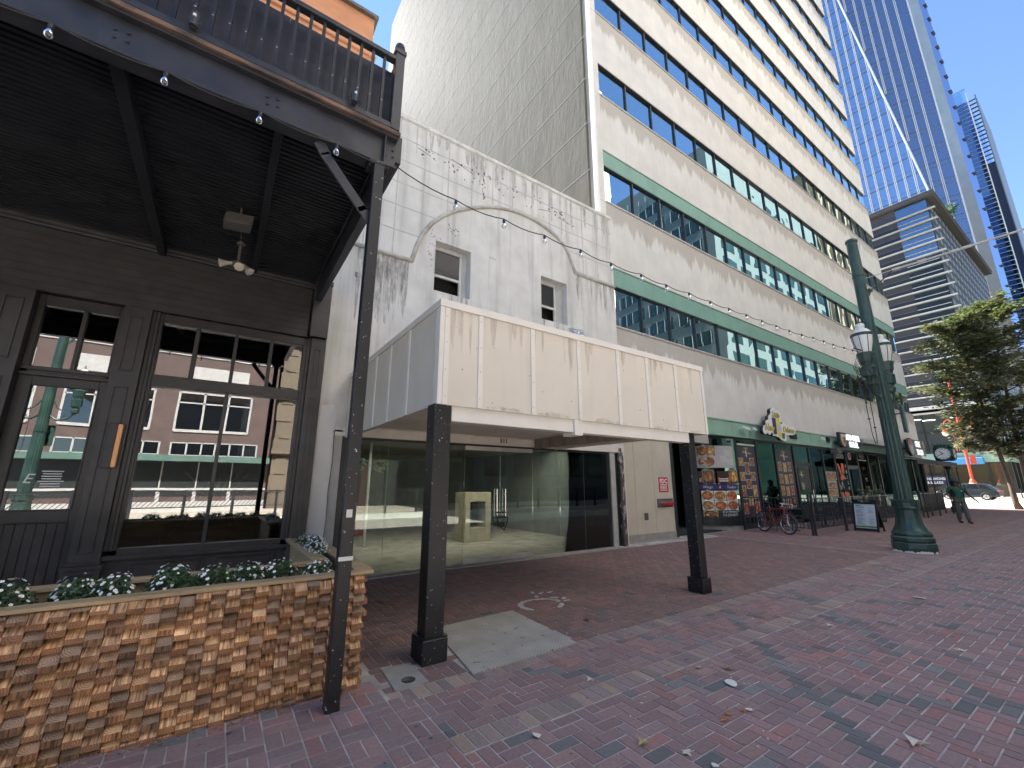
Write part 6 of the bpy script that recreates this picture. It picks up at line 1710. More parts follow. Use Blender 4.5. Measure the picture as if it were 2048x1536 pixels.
mb = MB(); mb.box(.08, .12, -.162, -.158, 1.30, 1.35); mb.build('shirt_badge', M['sign_white'], man)
man.location = (26.6, 4.69, 0); man.rotation_euler = (0, 0, math.radians(-62))

# ------------------------------------------------------------------ clock, red mast, tree
ck = thing('street_clock', 'dark green four faced street clock on a post showing ten forty', 'clock', (36, 6.5, 0))
CX, CYc, CZ = 36.0, 6.5, 3.38
mb = MB(); mb.lathe([(.26, 0), (.27, .3), (.20, .36), (.16, .6), (.10, .7), (.085, 2.3), (.10, 2.45), (.16, 2.55), (.13, 2.7), (.2, 2.85), (.22, 2.9)], CX, CYc, 16); mb.build('post', G, ck, smooth=True, sharp=.6)
mb = MB(); q = .40
mb.prism([(q * math.cos(PI / 8 + k * PI / 4) * 1.12, q * math.sin(PI / 8 + k * PI / 4) * 1.12) for k in range(8)], (CX - q, CYc, CZ), (0, 1, 0), (0, 0, 1), (1, 0, 0), 2 * q)
mb.prism([(q * math.cos(PI / 8 + k * PI / 4) * 1.12, q * math.sin(PI / 8 + k * PI / 4) * 1.12) for k in range(8)], (CX, CYc - q, CZ), (1, 0, 0), (0, 0, 1), (0, 1, 0), 2 * q)
mb.box(CX - .36, CX + .36, CYc - .36, CYc + .36, CZ + .38, CZ + .50); mb.box(CX - .42, CX + .42, CYc - .42, CYc + .42, CZ + .47, CZ + .52)
for k in range(4):
    sx, sy = ((-1, 0), (0, -1), (1, 0), (0, 1))[k]
    for j in range(5):
        u = -.28 + j * .14; c = Vector((CX + sx * .38 + (0 if sx else u), CYc + sy * .38 + (0 if sy else u), CZ + .52))
        mb.tube([c, c + Vector((0, 0, .08 + .07 * (1 - abs(u) / .28)))], [.05, .015], 6)
mb.build('case', G, ck, bevel=.015)
for nrm, ux in (((-1, 0, 0), (0, -1, 0)), ((0, -1, 0), (1, 0, 0))):
    nv, uv_ = Vector(nrm), Vector(ux); c = Vector((CX, CYc, CZ)) + nv * (q + .001); uz = Vector((0, 0, 1))
    mb = MB(); mb.disc(c, .345, nv, uv_, 36, .02); f = mb.build('clock_face', M['sign_white'], ck)
    mb = MB()
    mb.tube([c + nv * .02 + (uv_ * math.cos(2 * PI * k / 36) + uz * math.sin(2 * PI * k / 36)) * .36 for k in range(37)], .028, 6, cap=False); mb.build('bezel', G, f, smooth=True)
    mb = MB()
    for k in range(12):
        a = PI / 2 - 2 * PI * k / 12; d = uv_ * math.cos(a) + uz * math.sin(a); s_ = uv_ * -math.sin(a) + uz * math.cos(a)
        for w in ((-.018, .018) if k % 3 else (-.03, 0, .03)): mb.bar(c + nv * .023 + d * .235 + s_ * w, c + nv * .023 + d * .315 + s_ * w, .012, .004, nrm)
    mb.build('numerals', M['cord_black'], f)
    mb = MB()
    for (ang_, ln, w) in ((-(2 * PI) * (10.67 / 12) + PI / 2, .19, .035), (-(2 * PI) * (40 / 60) + PI / 2, .29, .028)):
        d = uv_ * math.cos(ang_) + uz * math.sin(ang_); mb.bar(c + nv * .03 - d * .04, c + nv * .03 + d * ln, w, .006, nrm)
    mb.disc(c + nv * .026, .03, nv, uv_, 10, .008); mb.build('hands', M['cord_black'], f)

rm = thing('red_lamp_mast', 'orange red steel mast with three curved lamp arms beyond the cross street', 'street lamp', (72, 11.2, 0))
RX, RY = 72.0, 11.2
mb = MB(); mb.lathe([(.14, 1.9), (.13, 8), (.10, 14), (.05, 14.05)], RX, RY, 16); mb.lathe([(.17, 5.3), (.2, 5.35), (.2, 5.6), (.17, 5.65)], RX, RY, 12); mb.lathe([(.2, 7.7), (.22, 7.75), (.22, 8.3), (.18, 8.4)], RX, RY, 12); mb.lathe([(.3, 1.75), (.32, 1.8), (.3, 1.9), (.22, 2.1), (.16, 2.2)], RX, RY, 16)
mb.build('mast', M['orange_red'], rm, smooth=True, sharp=.6)
mb = MB()
for z in (6.0, 6.5, 7.0, 7.5, 8.0): mb.tube([(RX, RY + .1, z), (RX, RY + .65, z)], .02, 4)
mb.tube([(RX, RY + .45, 5.4), (RX, RY + .45, 8.6)], .025, 5); mb.tube([(RX, RY + .65, 5.4), (RX, RY + .65, 8.6)], .025, 5); mb.build('ladder_frame', M['orange_red'], rm)
mb = MB(); mb.box(RX - .05, RX + .05, RY - .7, RY - .25, 3.9, 4.9); mb.bar((RX, RY, 4.4), (RX, RY - .3, 4.4), .05); mb.build('sign_box', M['orange_red'], rm, bevel=.02)
mb = MB(); mb.box(RX - .45, RX + .45, RY - .45, RY + .45, 0, 1.5); mb.lathe([(.4, 1.5), (.34, 1.75)], RX, RY, 16); mb.build('pedestal', M['white_strip'], rm, bevel=.04)
for (yy, z) in ((12.5, 7.7), (10.2, 7.95), (8.4, 7.98)):
    s = 1 if yy > RY else -1
    mb = MB(); pts = [(RX, RY, z + .9), (RX, RY + (yy - RY) * .35, z + 1.0 + .25), (RX, RY + (yy - RY) * .7, z + 1.5), (RX, RY + (yy - RY) * .93, z + 1.25), (RX, yy, z + .75), (RX, yy, z + .45)]
    mb.tube(pts, .05, 8); mb.lathe([(.06, z + .5), (.14, z + .42), (.2, z + .15), (.3, z + .1), (.3, z + .02)], RX, yy, 14); a = mb.build('lamp_arm', M['orange_red'], rm, smooth=True, sharp=.7)
    mb = MB(); mb.lathe([(.27, z + .05), (.29, z - .1), (.22, z - .35), (.06, z - .45)], RX, yy, 14); mb.build('globe', M['milk_glass'], a, smooth=True)

# tree: two stems, layered spreading limbs, leaves in flat sprays
tre = thing('street_tree', 'leafy twin stemmed street tree at the right edge before the cross street', 'tree', (44, 4.5, 0))
random.seed(77)
mb = MB(); TX, TY = 44.0, 4.75
limbs = []
def twig(p, d, ln, r, depth):
    """near-horizontal branch that forks in its own plane, like layered maple sprays"""
    pts = [p]; rs = [r]; q = p.copy(); dd = d.copy(); n = 4
    for k in range(n):
        dd = (dd + Vector((rnd(-.14, .14), rnd(-.14, .14), rnd(-.06, .08)))).normalized(); q = q + dd * ln / n; pts.append(q.copy()); rs.append(max(.006, r * (1 - .75 * (k + 1) / n)))
    mb.tube(pts, rs, 6 if depth < 1 else 4)
    limbs.append((pts, depth))
    if depth < 2:
        for k in range(1, n + 1):
            for sg in (-1, 1):
                if random.random() < .18: continue
                a = math.atan2(dd.y, dd.x) + sg * rnd(.45, 1.05)
                twig(pts[k], Vector((math.cos(a), math.sin(a), rnd(-.35, .6))).normalized(), ln * rnd(.34, .55), rs[k] * .7, depth + 1)
for (dx, dy, lean_, hh) in ((-.20, .26, Vector((-.045, .05, 1)), 13.2), (.22, -.25, Vector((.04, -.035, 1)), 14.2)):
    base_ = Vector((TX + dx, TY + dy, 0)); st_ = [base_ + lean_ * z + Vector((rnd(-.06, .06), rnd(-.06, .06), 0)) for z in (0, .4, 1.5, 3, 5, 7, 9, 11, hh)]
    mb.tube(st_, [.21, .16, .135, .12, .10, .085, .065, .045, .015], 10)
    for k in range(30):
        z = 3.6 + (hh - 3.8) * k / 29
        u = (z - 3.6) / (hh - 3.6)
        ln = (.85 if z > 7.6 else .5 + .05 * max(0, z - 4)) * (1.6 + 2.3 * math.sin(min(1, u * 1.5 + .28) * PI / 2 * 1.2)) * (1 - u ** 2.2 * .72) * rnd(.75, 1.15)
        a = k * 2.4 + rnd(-.4, .4) + dx
        twig(base_ + lean_ * z, Vector((math.cos(a), math.sin(a), rnd(-.05, .55) + .5 * u)).normalized(), ln, .05 * (1 - .5 * u), 0)
mb.build('trunk', M['bark'], tre, smooth=True)
mb = MB(); cnt = 0
random.seed(78)
for pts, dp in limbs:
    for q in range(len(pts) - 1):
        nl = (0, 1, 3)[dp] if q or dp == 2 else 0
        for _ in range(nl):
            u = random.random(); p = pts[q] * (1 - u) + pts[q + 1] * u + Vector((random.gauss(0, .20), random.gauss(0, .20), random.gauss(0, .15)))
            s = rnd(.08, .17); a = rnd(0, 2 * PI)
            d1 = Vector((math.cos(a), math.sin(a), rnd(-.6, .2))).normalized() * s; d2 = d1.cross(Vector((rnd(-.5, .5), rnd(-.5, .5), 1))).normalized() * s * .62; g = rnd(.6, 1.5)
            y_ = .03 if random.random() < .88 else .10
            mb.face([p - d1, p - d1 * .1 + d2, p + d1, p - d1 * .1 - d2], ((.085 + y_) * g, .135 * g, .075 * g)); cnt += 1
mb.build('crown', M['leaf'], tre)
print('tree leaves', cnt, 'limbs', len(limbs))

# ------------------------------------------------------------------ cars on the cross street
def loft(mb, secs):
    n = len(secs[0]); b = len(mb.v)
    for s in secs: mb.v.extend([tuple(p) for p in s])
    for i in range(len(secs) - 1):
        for k in range(n):
            mb.f.append((b + i * n + k, b + i * n + (k + 1) % n, b + (i + 1) * n + (k + 1) % n, b + (i + 1) * n + k)); mb.mi.append(0); mb.c.append(None); mb.uv.append(None)
    for f in (tuple(b + k for k in reversed(range(n))), tuple(b + (len(secs) - 1) * n + k for k in range(n))): mb.f.append(f); mb.mi.append(0); mb.c.append(None); mb.uv.append(None)
def make_car(label, paint, low=0.0):
    """local: length along x (front at -x), width along y"""
    t = thing('parked_car', label, 'car', (0, 0, 0))
    def sec(x, zb, zt, w, tw, zs):
        return [(x, -w, zb + .06), (x, -w * 1.02, zs), (x, -tw, zt - .05), (x, -tw * .85, zt), (x, tw * .85, zt), (x, tw, zt - .05), (x, w * 1.02, zs), (x, w, zb + .06), (x, w * .9, zb), (x, -w * .9, zb)]
    mb = MB(); S = [(-2.35, .42, .78, .80, .76, .62), (-2.25, .32, .92, .88, .84, .66), (-1.7, .28, 1.02, .92, .86, .70), (-1.05, .26, 1.08, .93, .87, .72), (.6, .26, 1.06, .93, .88, .72), (1.7, .28, 1.08, .92, .87, .72), (2.2, .34, 1.05, .88, .82, .72), (2.36, .42, .92, .82, .76, .66)]
    loft(mb, [sec(*s) for s in S]); body_ = mb.build('body', paint, t, smooth=True, sharp=.6)
    mb = MB(); zt = 1.70 - low
    S = [(-1.15, 1.0, 1.08, .80, .80, 1.04), (-.45, 1.0, zt - .10, .80, .62, 1.12), (-.1, 1.0, zt, .80, .62, 1.15), (.9, 1.0, zt, .80, .62, 1.15), (1.6, 1.0, zt - .08, .80, .60, 1.12), (2.12, 1.0, 1.14, .78, .72, 1.06)]
    loft(mb, [sec(*s) for s in S]); mb.build('roof', paint, t, smooth=True, sharp=.6)
    for sy in (-1, 1):
        for pts in ([(-.95, 1.12), (-.42, 1.52 - low), (.05, 1.58 - low), (.05, 1.12)], [(.12, 1.12), (.12, 1.58 - low), (.88, 1.58 - low), (.98, 1.12)], [(1.06, 1.12), (.98, 1.57 - low), (1.45, 1.53 - low), (1.85, 1.14)]):
            mb = MB()
            vv = [Vector((x, sy * (.805 - .19 * max(0, (z - 1.12)) / (.5)), z)) for x, z in pts]; n_ = Vector((0, sy * .02, .006))
            mb.poly(vv + [v + n_ for v in vv], [(0, 1, 2, 3), (7, 6, 5, 4), (0, 4, 5, 1), (1, 5, 6, 2), (2, 6, 7, 3), (3, 7, 4, 0)]); mb.build('side_window', M['car_glass'], t)
    for x in (-1.42, 1.42):
        for sy in (-1, 1):
            mb = MB(); mb.tube([(x, sy * .70, .34), (x, sy * .92, .34)], .34, 24); w_ = mb.build('wheel', M['rubber'], t)
            mb = MB(); mb.tube([(x, sy * .90, .34), (x, sy * .935, .34)], [.24, .22], 18)
            mb.build('rim', M['chrome'], w_)
            mb = MB()
            for k in range(5): a = 2 * PI * k / 5; mb.bar((x, sy * .94, .34), (x + .2 * math.cos(a), sy * .94, .34 + .2 * math.sin(a)), .05, .012, (0, 1, 0))
            mb.build('wheel_spokes', M['gunmetal'], w_)
            mb = MB(); mb.tube([(x + .40 * math.cos(a), sy * .925, .34 + .40 * math.sin(a)) for a in [PI * k / 12 for k in range(13)]], .035, 6); mb.build('wheel_arch', M['rubber'], t)
    mb = MB(); mb.box(-1.1, 1.1, -.945, .945, .30, .42); mb.build('sill', M['rubber'], t, bevel=.02)
    for sy in (-.62, .62):
        mb = MB(); mb.box(2.24, 2.37, sy - .18, sy + .18, .80, .98); mb.build('tail_light', M['red_plastic'], t, bevel=.02)
        mb = MB(); mb.box(-2.34, -2.2, sy - .2, sy + .2, .68, .82); mb.build('headlight', M['milk_glass'], t, bevel=.02)
        mb = MB(); mb.obox((-.85, sy * 1.5 - .06, 1.08), (.1, 0, 0), (0, .12, 0), (0, 0, .14)); mb.build('wing_mirror', paint, t, bevel=.02)
    return t
car = make_car('dark slate estate car on the sunlit cross street behind the walking man', M['car_paint'])
car.location = (66.9, 10.9, 0); car.rotation_euler = (0, 0, math.radians(-94))
car2 = make_car('pale silver car on the cross street, mostly hidden behind railings', M['car_silver'], .25)
car2.location = (66.5, 17.6, 0); car2.rotation_euler = (0, 0, math.radians(-90))
# ------------------------------------------------------------------ louvred building beyond the cross street
random.seed(55)
mid = thing('louvred_building', 'dark building with white horizontal fins and a perforated screen side', 'building', (80, 10.2, 0))
AX, AY = 80.0, 10.2
mb = MB(); mb.box(AX, 121, AY + .9, 60, 11.9, 42.3); mb.build('core', M['louvre_dark'], mid)
FZ = [13.3 + k * 1.69 for k in range(17)]
mb = MB()
for i, z in enumerate(FZ):
    mb.box(AX - .02, AX, 13.75, 60, z - 1.69 + .12, z - .9, (.042, .048, .066)); mb.box(AX - .03, AX, 13.75, 60, z - .9, z - .05, (.066, .070, .086)); mb.box(AX - .1, AX, 13.75, 60, z - .93, z - .86, (.15, .15, .16))
mb.build('louvre_panels', attrmat('louvre_panels', .6, .15, .6), mid)
o = mid
for p in mid.children:
    pass
mb = MB()
for i, z in enumerate(FZ): mb.box(AX - .02, AX + .1, AY + .05, 13.75, z - 1.62, z - .06)
mb.box(AX - .02, AX + .1, AY + .05, 13.75, 40.2, 42.36); mb.build('corner_glazing', mirrorglass('corner_glass', (.42, .55, .72), .04, .05, .3, (.03, .05, .08), 1.5, .35), mid)
mb = MB()
for i, z in enumerate(FZ):
    mb.box(AX - .45, AX - .02, AY - .75 if i > 0 else AY - .3, 60, z - .03, z + .10)
    mb.box(AX - .08, AX - .02, AY + .05, 13.75, z - .95, z - .86)
mb.box(AX - .7, AX, AY - .5, 60, 11.6, 12.05); mb.box(AX - .5, AX, AY - .3, 60, 11.0, 11.2)
mb.build('fins', M['fin_metal'], mid)
sc = MB(); ho = MB()
sc.box(AX + .1, 121, AY - .02, AY + .3, 11.9, 42.3)
for r in range(18):
    z = 12.6 + r * 1.69
    x = AX + .9 + (1.1 if r % 2 else 0)
    while x < 119.5:
        w, h = 1.35, .8
        ho.prism([(-w * .5, 0), (-w * .32, -h * .5), (w * .32, -h * .5), (w * .5, 0), (w * .32, h * .5), (-w * .32, h * .5)], (x + .3, AY - .02, z), (1, 0, 0), (0, 0, 1), (0, -1, 0), .03)
        x += 2.2
    sc.box(AX + .1, 121, AY - .06, AY - .02, z + .78, z + .92)
sc.build('screen', M['screen_dark'], mid); ho.build('sky_toned_cells', M['screen_sky_tone'], mid)['kind'] = 'stuff'  # cells are solid, sky showing through the screen is put into their colour
mb = MB(); mb.box(AX - .7, 122, AY - .9, 60, 42.35, 42.8); mb.box(AX - .8, 122, AY - 1.0, 60, 42.8, 42.9); mb.build('roof_slab', pbr('roof_slab', (.11, .105, .10), .6, 0, .1, .5), mid)
# glazed lower floors
mb = MB(); mb.box(AX + 1.0, 121, AY - .2, 60, 0, 11.2); mb.build('lower_core', M['dark_room'], mid)
mb = MB(); mb.box(AX + .5, AX + .56, AY - 1.2, 60, 5.7, 11.0); mb.box(AX + .5, 122, AY - 1.2, AY - 1.14, 5.7, 11.0); mb.build('upper_glazing', mirrorglass('mid_glass', (.50, .56, .60), .03, .03, .3, (.06, .075, .08), 1.5, .12), mid)
mb = MB(); mb.box(AX + .5, AX + .56, AY - 1.2, 60, .1, 4.3); mb.box(AX + .5, 122, AY - 1.2, AY - 1.14, .1, 4.3); mb.build('ground_glazing', mirrorglass('low_glass', (.50, .52, .50), .03, .03, .3, (.09, .075, .05), 1.5, .10), mid)
mb = MB(); mb.box(AX + .3, 122, AY - 1.4, 60, 4.35, 5.65); mb.build('green_fascia', pbr('mid_fascia', (.32, .50, .42), .6, 0, .06, .6), mid)
mb = MB()
y = AY - 1.2
while y < 26:
    mb.box(AX + .38, AX + .5, y - .06, y + .06, .1, 4.35)
    if int((y - AY + 1.2) / 1.75 + .1) % 2 == 0: mb.box(AX + .38, AX + .5, y - .05, y + .05, 5.65, 11.0)
    y += 1.75
mb.box(AX + .4, AX + .5, AY - 1.2, 60, 6.3, 6.42); mb.box(AX + .4, AX + .5, AY - 1.2, 60, 8.5, 8.6)
x = AX + .5
while x < 121:
    mb.box(x - .08, x + .08, AY - 1.36, AY - 1.2, .1, 4.35); mb.box(x - .06, x + .06, AY - 1.32, AY - 1.2, 5.65, 11.0); x += 3
mb.build('mullions', M['dark_frame'], mid)
mb = MB()
for (y, z, l_) in ((16.6, 10.4, 1.2), (15.3, 10.2, 1.3), (12.8, 10.3, .9)): mb.box(AX + .40, AX + .46, y - l_ / 2, y + l_ / 2, z, z + .07)
mb.build('ceiling_lights', M['lit_strip'], mid)
mb = MB(); mb.box(AX - .4, AX + .3, 11.0, 14.8, 4.1, 4.95); tag(mb.build('blue_awning', pbr('blue_cloth', (.08, .30, .62), .6, 0, .1, 1), None, bevel=.05), 'bright blue awning box behind the street clock', 'awning')
t = thing('deli_sign', 'dark blue sign reading SANDWICHES and SALADS in the far ground floor', 'sign', (79.9, 15.9, 2.2))
mb = MB(); mb.box(79.9, 80.02, 14.6, 17.3, 1.55, 2.75); mb.build('board', pbr('navy', (.03, .04, .10), .5), t)
mb = MB(); mb.text('SANDWICHES', (79.89, 15.95, 2.18), (0, -1, 0), (0, 0, 1), .42, d=.02, bold=.012, sx=.85); mb.text('& SALADS', (79.89, 15.95, 1.68), (0, -1, 0), (0, 0, 1), .42, d=.02, bold=.012, sx=.85); mb.build('lettering', M['sign_white'], t)
def blob_tree(name, label, x, y, z, r, h, nl, ls, group=None):
    t = thing(name, label, 'tree', (x, y, z), group)
    mb = MB(); mb.tube([(x, y, z), (x, y, z + h * .6)], [r * .07, r * .03], 7)
    cl = [(Vector((x + rnd(-1, 1) * r * .62, y + rnd(-1, 1) * r * .62, z + h * rnd(.35, .92))), r * rnd(.25, .5)) for _ in range(13)]
    for c, _ in cl: mb.tube([(x, y, z + h * .35), c], [r * .03, r * .01], 5)
    mb.build('trunk', M['bark'], t)
    mb = MB()
    for c, rr in cl:
        for _ in range(nl // 13):
            d = Vector((random.gauss(0, 1), random.gauss(0, 1), random.gauss(0, .8))).normalized() * rr * random.random() ** .4; p = c + d
            s = rnd(.6, 1.2) * ls; d1 = Vector((rnd(-1, 1), rnd(-1, 1), rnd(-.6, .4))).normalized() * s; d2 = d1.orthogonal().normalized() * s * .5; g = rnd(.6, 1.4)
            mb.face([p - d1, p + d2, p + d1, p - d2], (.055 * g, .12 * g, .045 * g))
    mb.build('crown', M['leaf'], t)
blob_tree('roof_tree', 'bright green tree on the roof terrace of the louvred building', 97, 11.4, 43.1, 2.6, 5.2, 1500, .28)

# ------------------------------------------------------------------ glass towers
ft = thing('glass_skyscraper', 'faceted blue glass skyscraper with white vertical fins and a diagonal crease', 'building', (130, 20, 0))
TZ0, TZ1 = 0, 168.0
def yc(z): return 15.74 + (z - 68.81) * (23.58 - 15.74) / (137.85 - 68.81)
def Bpt(z, f):
    """point on the turned facet: f=0 at the crease, 1 at its right edge"""
    s = (yc(z) - 11.0) / .969 * f
    return Vector((130 + .342 * s, yc(z) - .94 * s, z * (1 + .342 * s / 130)))
NS = 34
mbA, mbB = MB(), MB()
zs = [TZ0 + (TZ1 - TZ0) * k / NS for k in range(NS + 1)]
for a, b in zip(zs[:-1], zs[1:]):
    mbA.face([(130, 60, a), (130, yc(a), a), (130, yc(b), b), (130, 60, b)])
    mbB.face([Bpt(a, 0), Bpt(a, 1), Bpt(b, 1), Bpt(b, 0)])
mbA.poly([(130, 60, TZ0), (160, 60, TZ0), (160, 60, TZ1), (130, 60, TZ1)], [(0, 1, 2, 3)]); mbA.box(140, 160, 13, 60, TZ0, TZ1 - 3)
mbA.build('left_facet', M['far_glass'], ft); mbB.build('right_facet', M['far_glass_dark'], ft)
mb = MB(); dk = MB()
y = 17.0
for k in range(26):
    y = 12.1 + k * 1.76
    for dy in (-.14, .14):
        pts = []
        za = 68.81 + (y + dy - 15.74) / (23.58 - 15.74) * 69.04     # where the fin meets the crease
        top = min(TZ1, za - .5)
        if top > 5: mb.box(129.62, 129.98, y + dy - .055, y + dy + .055, TZ0, top)
for k in range(6):
    f_y = 13.25 + k * 1.86       # fins on the turned facet keep a constant bearing
    for dy in (-.13, .13):
        rat = (f_y + dy) / 130
        run = []
        for z in [4 * q for q in range(43)]:
            c0 = yc(z)
            # bearing ratio along the facet: (c0-.94s)/(130+.342s)=rat
            s = (c0 - 130 * rat) / (.94 + .342 * rat)
            if s > .2: run.append(Vector((130 + .342 * s, c0 - .94 * s, z)))
        n_ = Vector((-.94, -.342, 0)) * .36; sd = Vector((.342, -.94, 0)) * .055
        for p, q in zip(run[:-1], run[1:]): mb.poly([p - sd, p + sd, p + sd + n_, p - sd + n_, q - sd, q + sd, q + sd + n_, q - sd + n_], [(0, 3, 2, 1), (4, 5, 6, 7), (0, 1, 5, 4), (1, 2, 6, 5), (2, 3, 7, 6), (3, 0, 4, 7)])
mb.tube([(129.8, yc(z), z) for z in (0, 60, 120, 168)], .22, 6)
for f in (1.0,):
    pts = [Bpt(z, 1) + Vector((-.1, 0, 0)) for z in (0, 60, 120, 168)]; mb.tube(pts, .16, 6)
mb.build('fins', M['white_metal'], ft)
z = 4.9
mb = MB(); th = MB()
while z < TZ1:
    mb.box(129.9, 129.99, yc(z), 60, z - .11, z + .11); th.box(129.94, 129.99, yc(z), 60, z + 1.25, z + 1.31)
    a, b = Bpt(z, 0), Bpt(z, 1); n_ = Vector((-.94, -.342, 0)) * .08; b.z = a.z
    for (h0, h1, tgt) in ((-.11, .11, mb), (1.25, 1.31, th)):
        Z = Vector((0, 0, 1)); tgt.poly([a + Z * h0, b + Z * h0, b + Z * h1, a + Z * h1] + [p + n_ for p in (a + Z * h0, b + Z * h0, b + Z * h1, a + Z * h1)], [(4, 5, 6, 7), (0, 4, 7, 3), (1, 2, 6, 5), (3, 7, 6, 2), (0, 1, 5, 4)])
    z += 5.0
mb.build('floor_bands', pbr('floor_band', (.16, .20, .27), .4), ft); th.build('floor_joints', pbr('floor_joint', (.22, .28, .36), .4), ft)
mb = MB()     # pale stone return and recessed glass at the right-hand end
def Rpt(z, r, x): return Vector((x, x * r, z * x / 130))
for a, b in zip(zs[:-1], zs[1:]):
    ca, cb = Bpt(a, 1), Bpt(b, 1)
    da, db = Vector((ca.x + 2.4, (ca.x + 2.4) * .0705, ca.z)), Vector((cb.x + 2.4, (cb.x + 2.4) * .0705, cb.z))
    mb.face([ca, da, db, cb])
mb.build('stone_return', pbr('stone_return', (.34, .40, .47), .7, 0, .1, .3), ft)
mb = MB()
for a, b in zip(zs[:-1], zs[1:]):
    ca, cb = Bpt(a, 1), Bpt(b, 1); xa, xb = ca.x + 2.4, cb.x + 2.4
    da, db = Vector((xa, xa * .0705, ca.z)), Vector((xb, xb * .0705, cb.z)); ea, eb = Vector((xa + 9, (xa + 9) * .063, ca.z)), Vector((xb + 9, (xb + 9) * .063, cb.z))
    mb.face([da, ea, eb, db])
mb.build('side_glazing', M['far_glass_dark'], ft)
mb = MB()
z = 4.9
while z < TZ1:
    x = Bpt(z, 1).x + 11; mb.box(x - 2, x - .2, (x) * .063 - .22, x * .063 + .2, z - .025, z + .025); z += 5
mb.build('ledge_ticks', pbr('ledge', (.2, .24, .3), .5), ft)

f2 = thing('slim_skyscraper', 'distant pale blue glass tower with fine horizontal bands and dark side', 'building', (200, 11, 0))
X2 = 200.0
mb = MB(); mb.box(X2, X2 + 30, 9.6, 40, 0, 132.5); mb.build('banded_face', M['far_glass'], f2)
mb = MB(); mb.box(X2 + .5, X2 + 1, 9.7, 14.5, 132.5, 138.2); mb.build('crown_glazing', glassmat('crown_glass', (.75, .9, .95), 1.5, extra=.15), f2)
mb = MB(); z = 1.5
while z < 132: mb.box(X2 - .12, X2, 9.6, 40, z - .06, z + .06); z += 1.62
mb.build('bands', pbr('band_metal', (.50, .58, .68), .5), f2)
mb = MB(); mb.box(X2 - .3, X2, 13.4, 13.75, 0, 134); mb.box(X2 - .2, X2 - .05, 9.6, 9.85, 0, 136); mb.build('edge_fins', M['white_metal'], f2)
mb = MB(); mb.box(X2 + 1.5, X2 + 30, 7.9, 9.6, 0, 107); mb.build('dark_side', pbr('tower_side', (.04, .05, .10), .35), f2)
mb = MB(); mb.box(X2 + 1.2, X2 + 30, 7.75, 8.0, 0, 134.5)
z = 107
while z < 134: mb.box(X2 + 1.2, X2 + 2, 8.0, 9.7, z, z + .12); z += 1.62
mb.build('side_fin', pbr('side_fin', (.28, .31, .36), .5), f2)
# street furniture far down the road
for i, (x, y) in enumerate(((76, 9.6), (76, 8.2), (88, 7.3), (96, 7.0))):
    mb = MB(); mb.tube([(x, y, .1), (x, y, 1.1)], .06, 6); mb.lathe([(.1, .1), (.1, .2)], x, y, 8)
    tag(mb.build('bollard', M['black_steel']), ('dark bollard beside the white pedestal of the red mast', 'dark bollard just right of the estate car', 'dark bollard farther along the far pavement', 'farthest dark bollard by the glazed ground floor')[i], 'bollard', 'bollards across the street')
mb = MB(); mb.box(78, 120, 8.3, 9.0, .1, .55); tag(mb.build('stone_bench', M['white_strip'], None, bevel=.03), 'long white stone bench by the far glazed ground floor', 'bench')

# ------------------------------------------------------------------ opposite side of the street (mirrored in the windows; tall pale block added for bounce light)
YO = -14.0
opp = thing('brown_brick_building', 'brown brick building with white windows mirrored in the black shopfront', 'building', (0, YO, 0))
mb = MB(); mb.box(-26, 2.4, YO - 10, YO, 0, 9.4); mb.build('wall', M['brown_brick'], opp)
mb = MB(); mb.box(-26, 2.6, YO - 10.2, YO + .2, 9.4, 9.7); mb.box(-26, 2.4, YO, YO + .05, 8.85, 8.93); mb.build('cornice', M['frame_grey'], opp)
for k in range(4):
    x0 = -16 + k * 4.6
    mb = MB(); mb.box(x0, x0 + 3.0, YO, YO + .03, 7.35, 8.25); mb.build('white_panel', M['frame_grey'], opp)
    mb = MB(); w0, w1 = x0 - .2, x0 + 3.3
    mb.box(w0, w1, YO + .02, YO + .06, 4.45, 4.6); mb.box(w0, w1, YO + .02, YO + .05, 6.62, 6.72); mb.box(w0, w1, YO + .02, YO + .05, 6.05, 6.12)
    for q in range(4): xx = w0 + (w1 - w0) * q / 3; mb.box(xx - .05, xx + .05, YO + .02, YO + .05, 4.5, 6.7)
    f = mb.build('window', M['frame_grey'], opp); mb = MB(); mb.box(w0, w1, YO - .01, YO + .02, 4.5, 6.7); mb.build('pane', M['car_glass'], f)
    mb = MB(); mb.box(w0, w1 + .6, YO + .02, YO + .05, 3.08, 3.14); mb.box(w0, w1 + .6, YO + .02, YO + .05, 3.8, 3.86)
    for q in range(7): xx = w0 + (w1 + .6 - w0) * q / 6; mb.box(xx - .04, xx + .04, YO + .02, YO + .05, 3.1, 3.85)
    f = mb.build('window', M['frame_grey'], opp); mb = MB(); mb.box(w0, w1 + .6, YO - .01, YO + .02, 3.1, 3.85); mb.build('pane', M['car_glass'], f)
mb = MB(); mb.box(-26, 2.4, YO, YO + .9, 2.74, 3.06); mb.build('awning_fascia', M['opp_green'], opp)
mb = MB(); mb.box(-26, 2.2, YO, YO + .02, .9, 2.74); mb.build('shop_glass', M['dark_frame'], opp)
mb = MB(); mb.box(-26, 2.4, YO, YO + .06, 1.22, 1.34); mb.box(-26, 2.4, YO, YO + .06, .12, .62)
for k in range(17): x = -25 + k * 1.6; mb.box(x - .08, x + .08, YO, YO + .05, .5, 1.3); mb.box(x - .03, x + .03, YO, YO + .04, 1.3, 2.74)
mb.build('shop_frame', M['frame_grey'], opp)
st = thing('quoined_stone_building', 'tan stone building with ledges mirrored at the shop window edge', 'building', (6, YO, 0))
mb = MB(); mb.box(2.6, 6.2, YO - 10, YO - .4, 0, 24); 
for k in range(20): mb.box(2.55 if k % 2 else 2.8, 3.4, YO - .5, YO - .35, k * 1.1, k * 1.1 + 1.0)
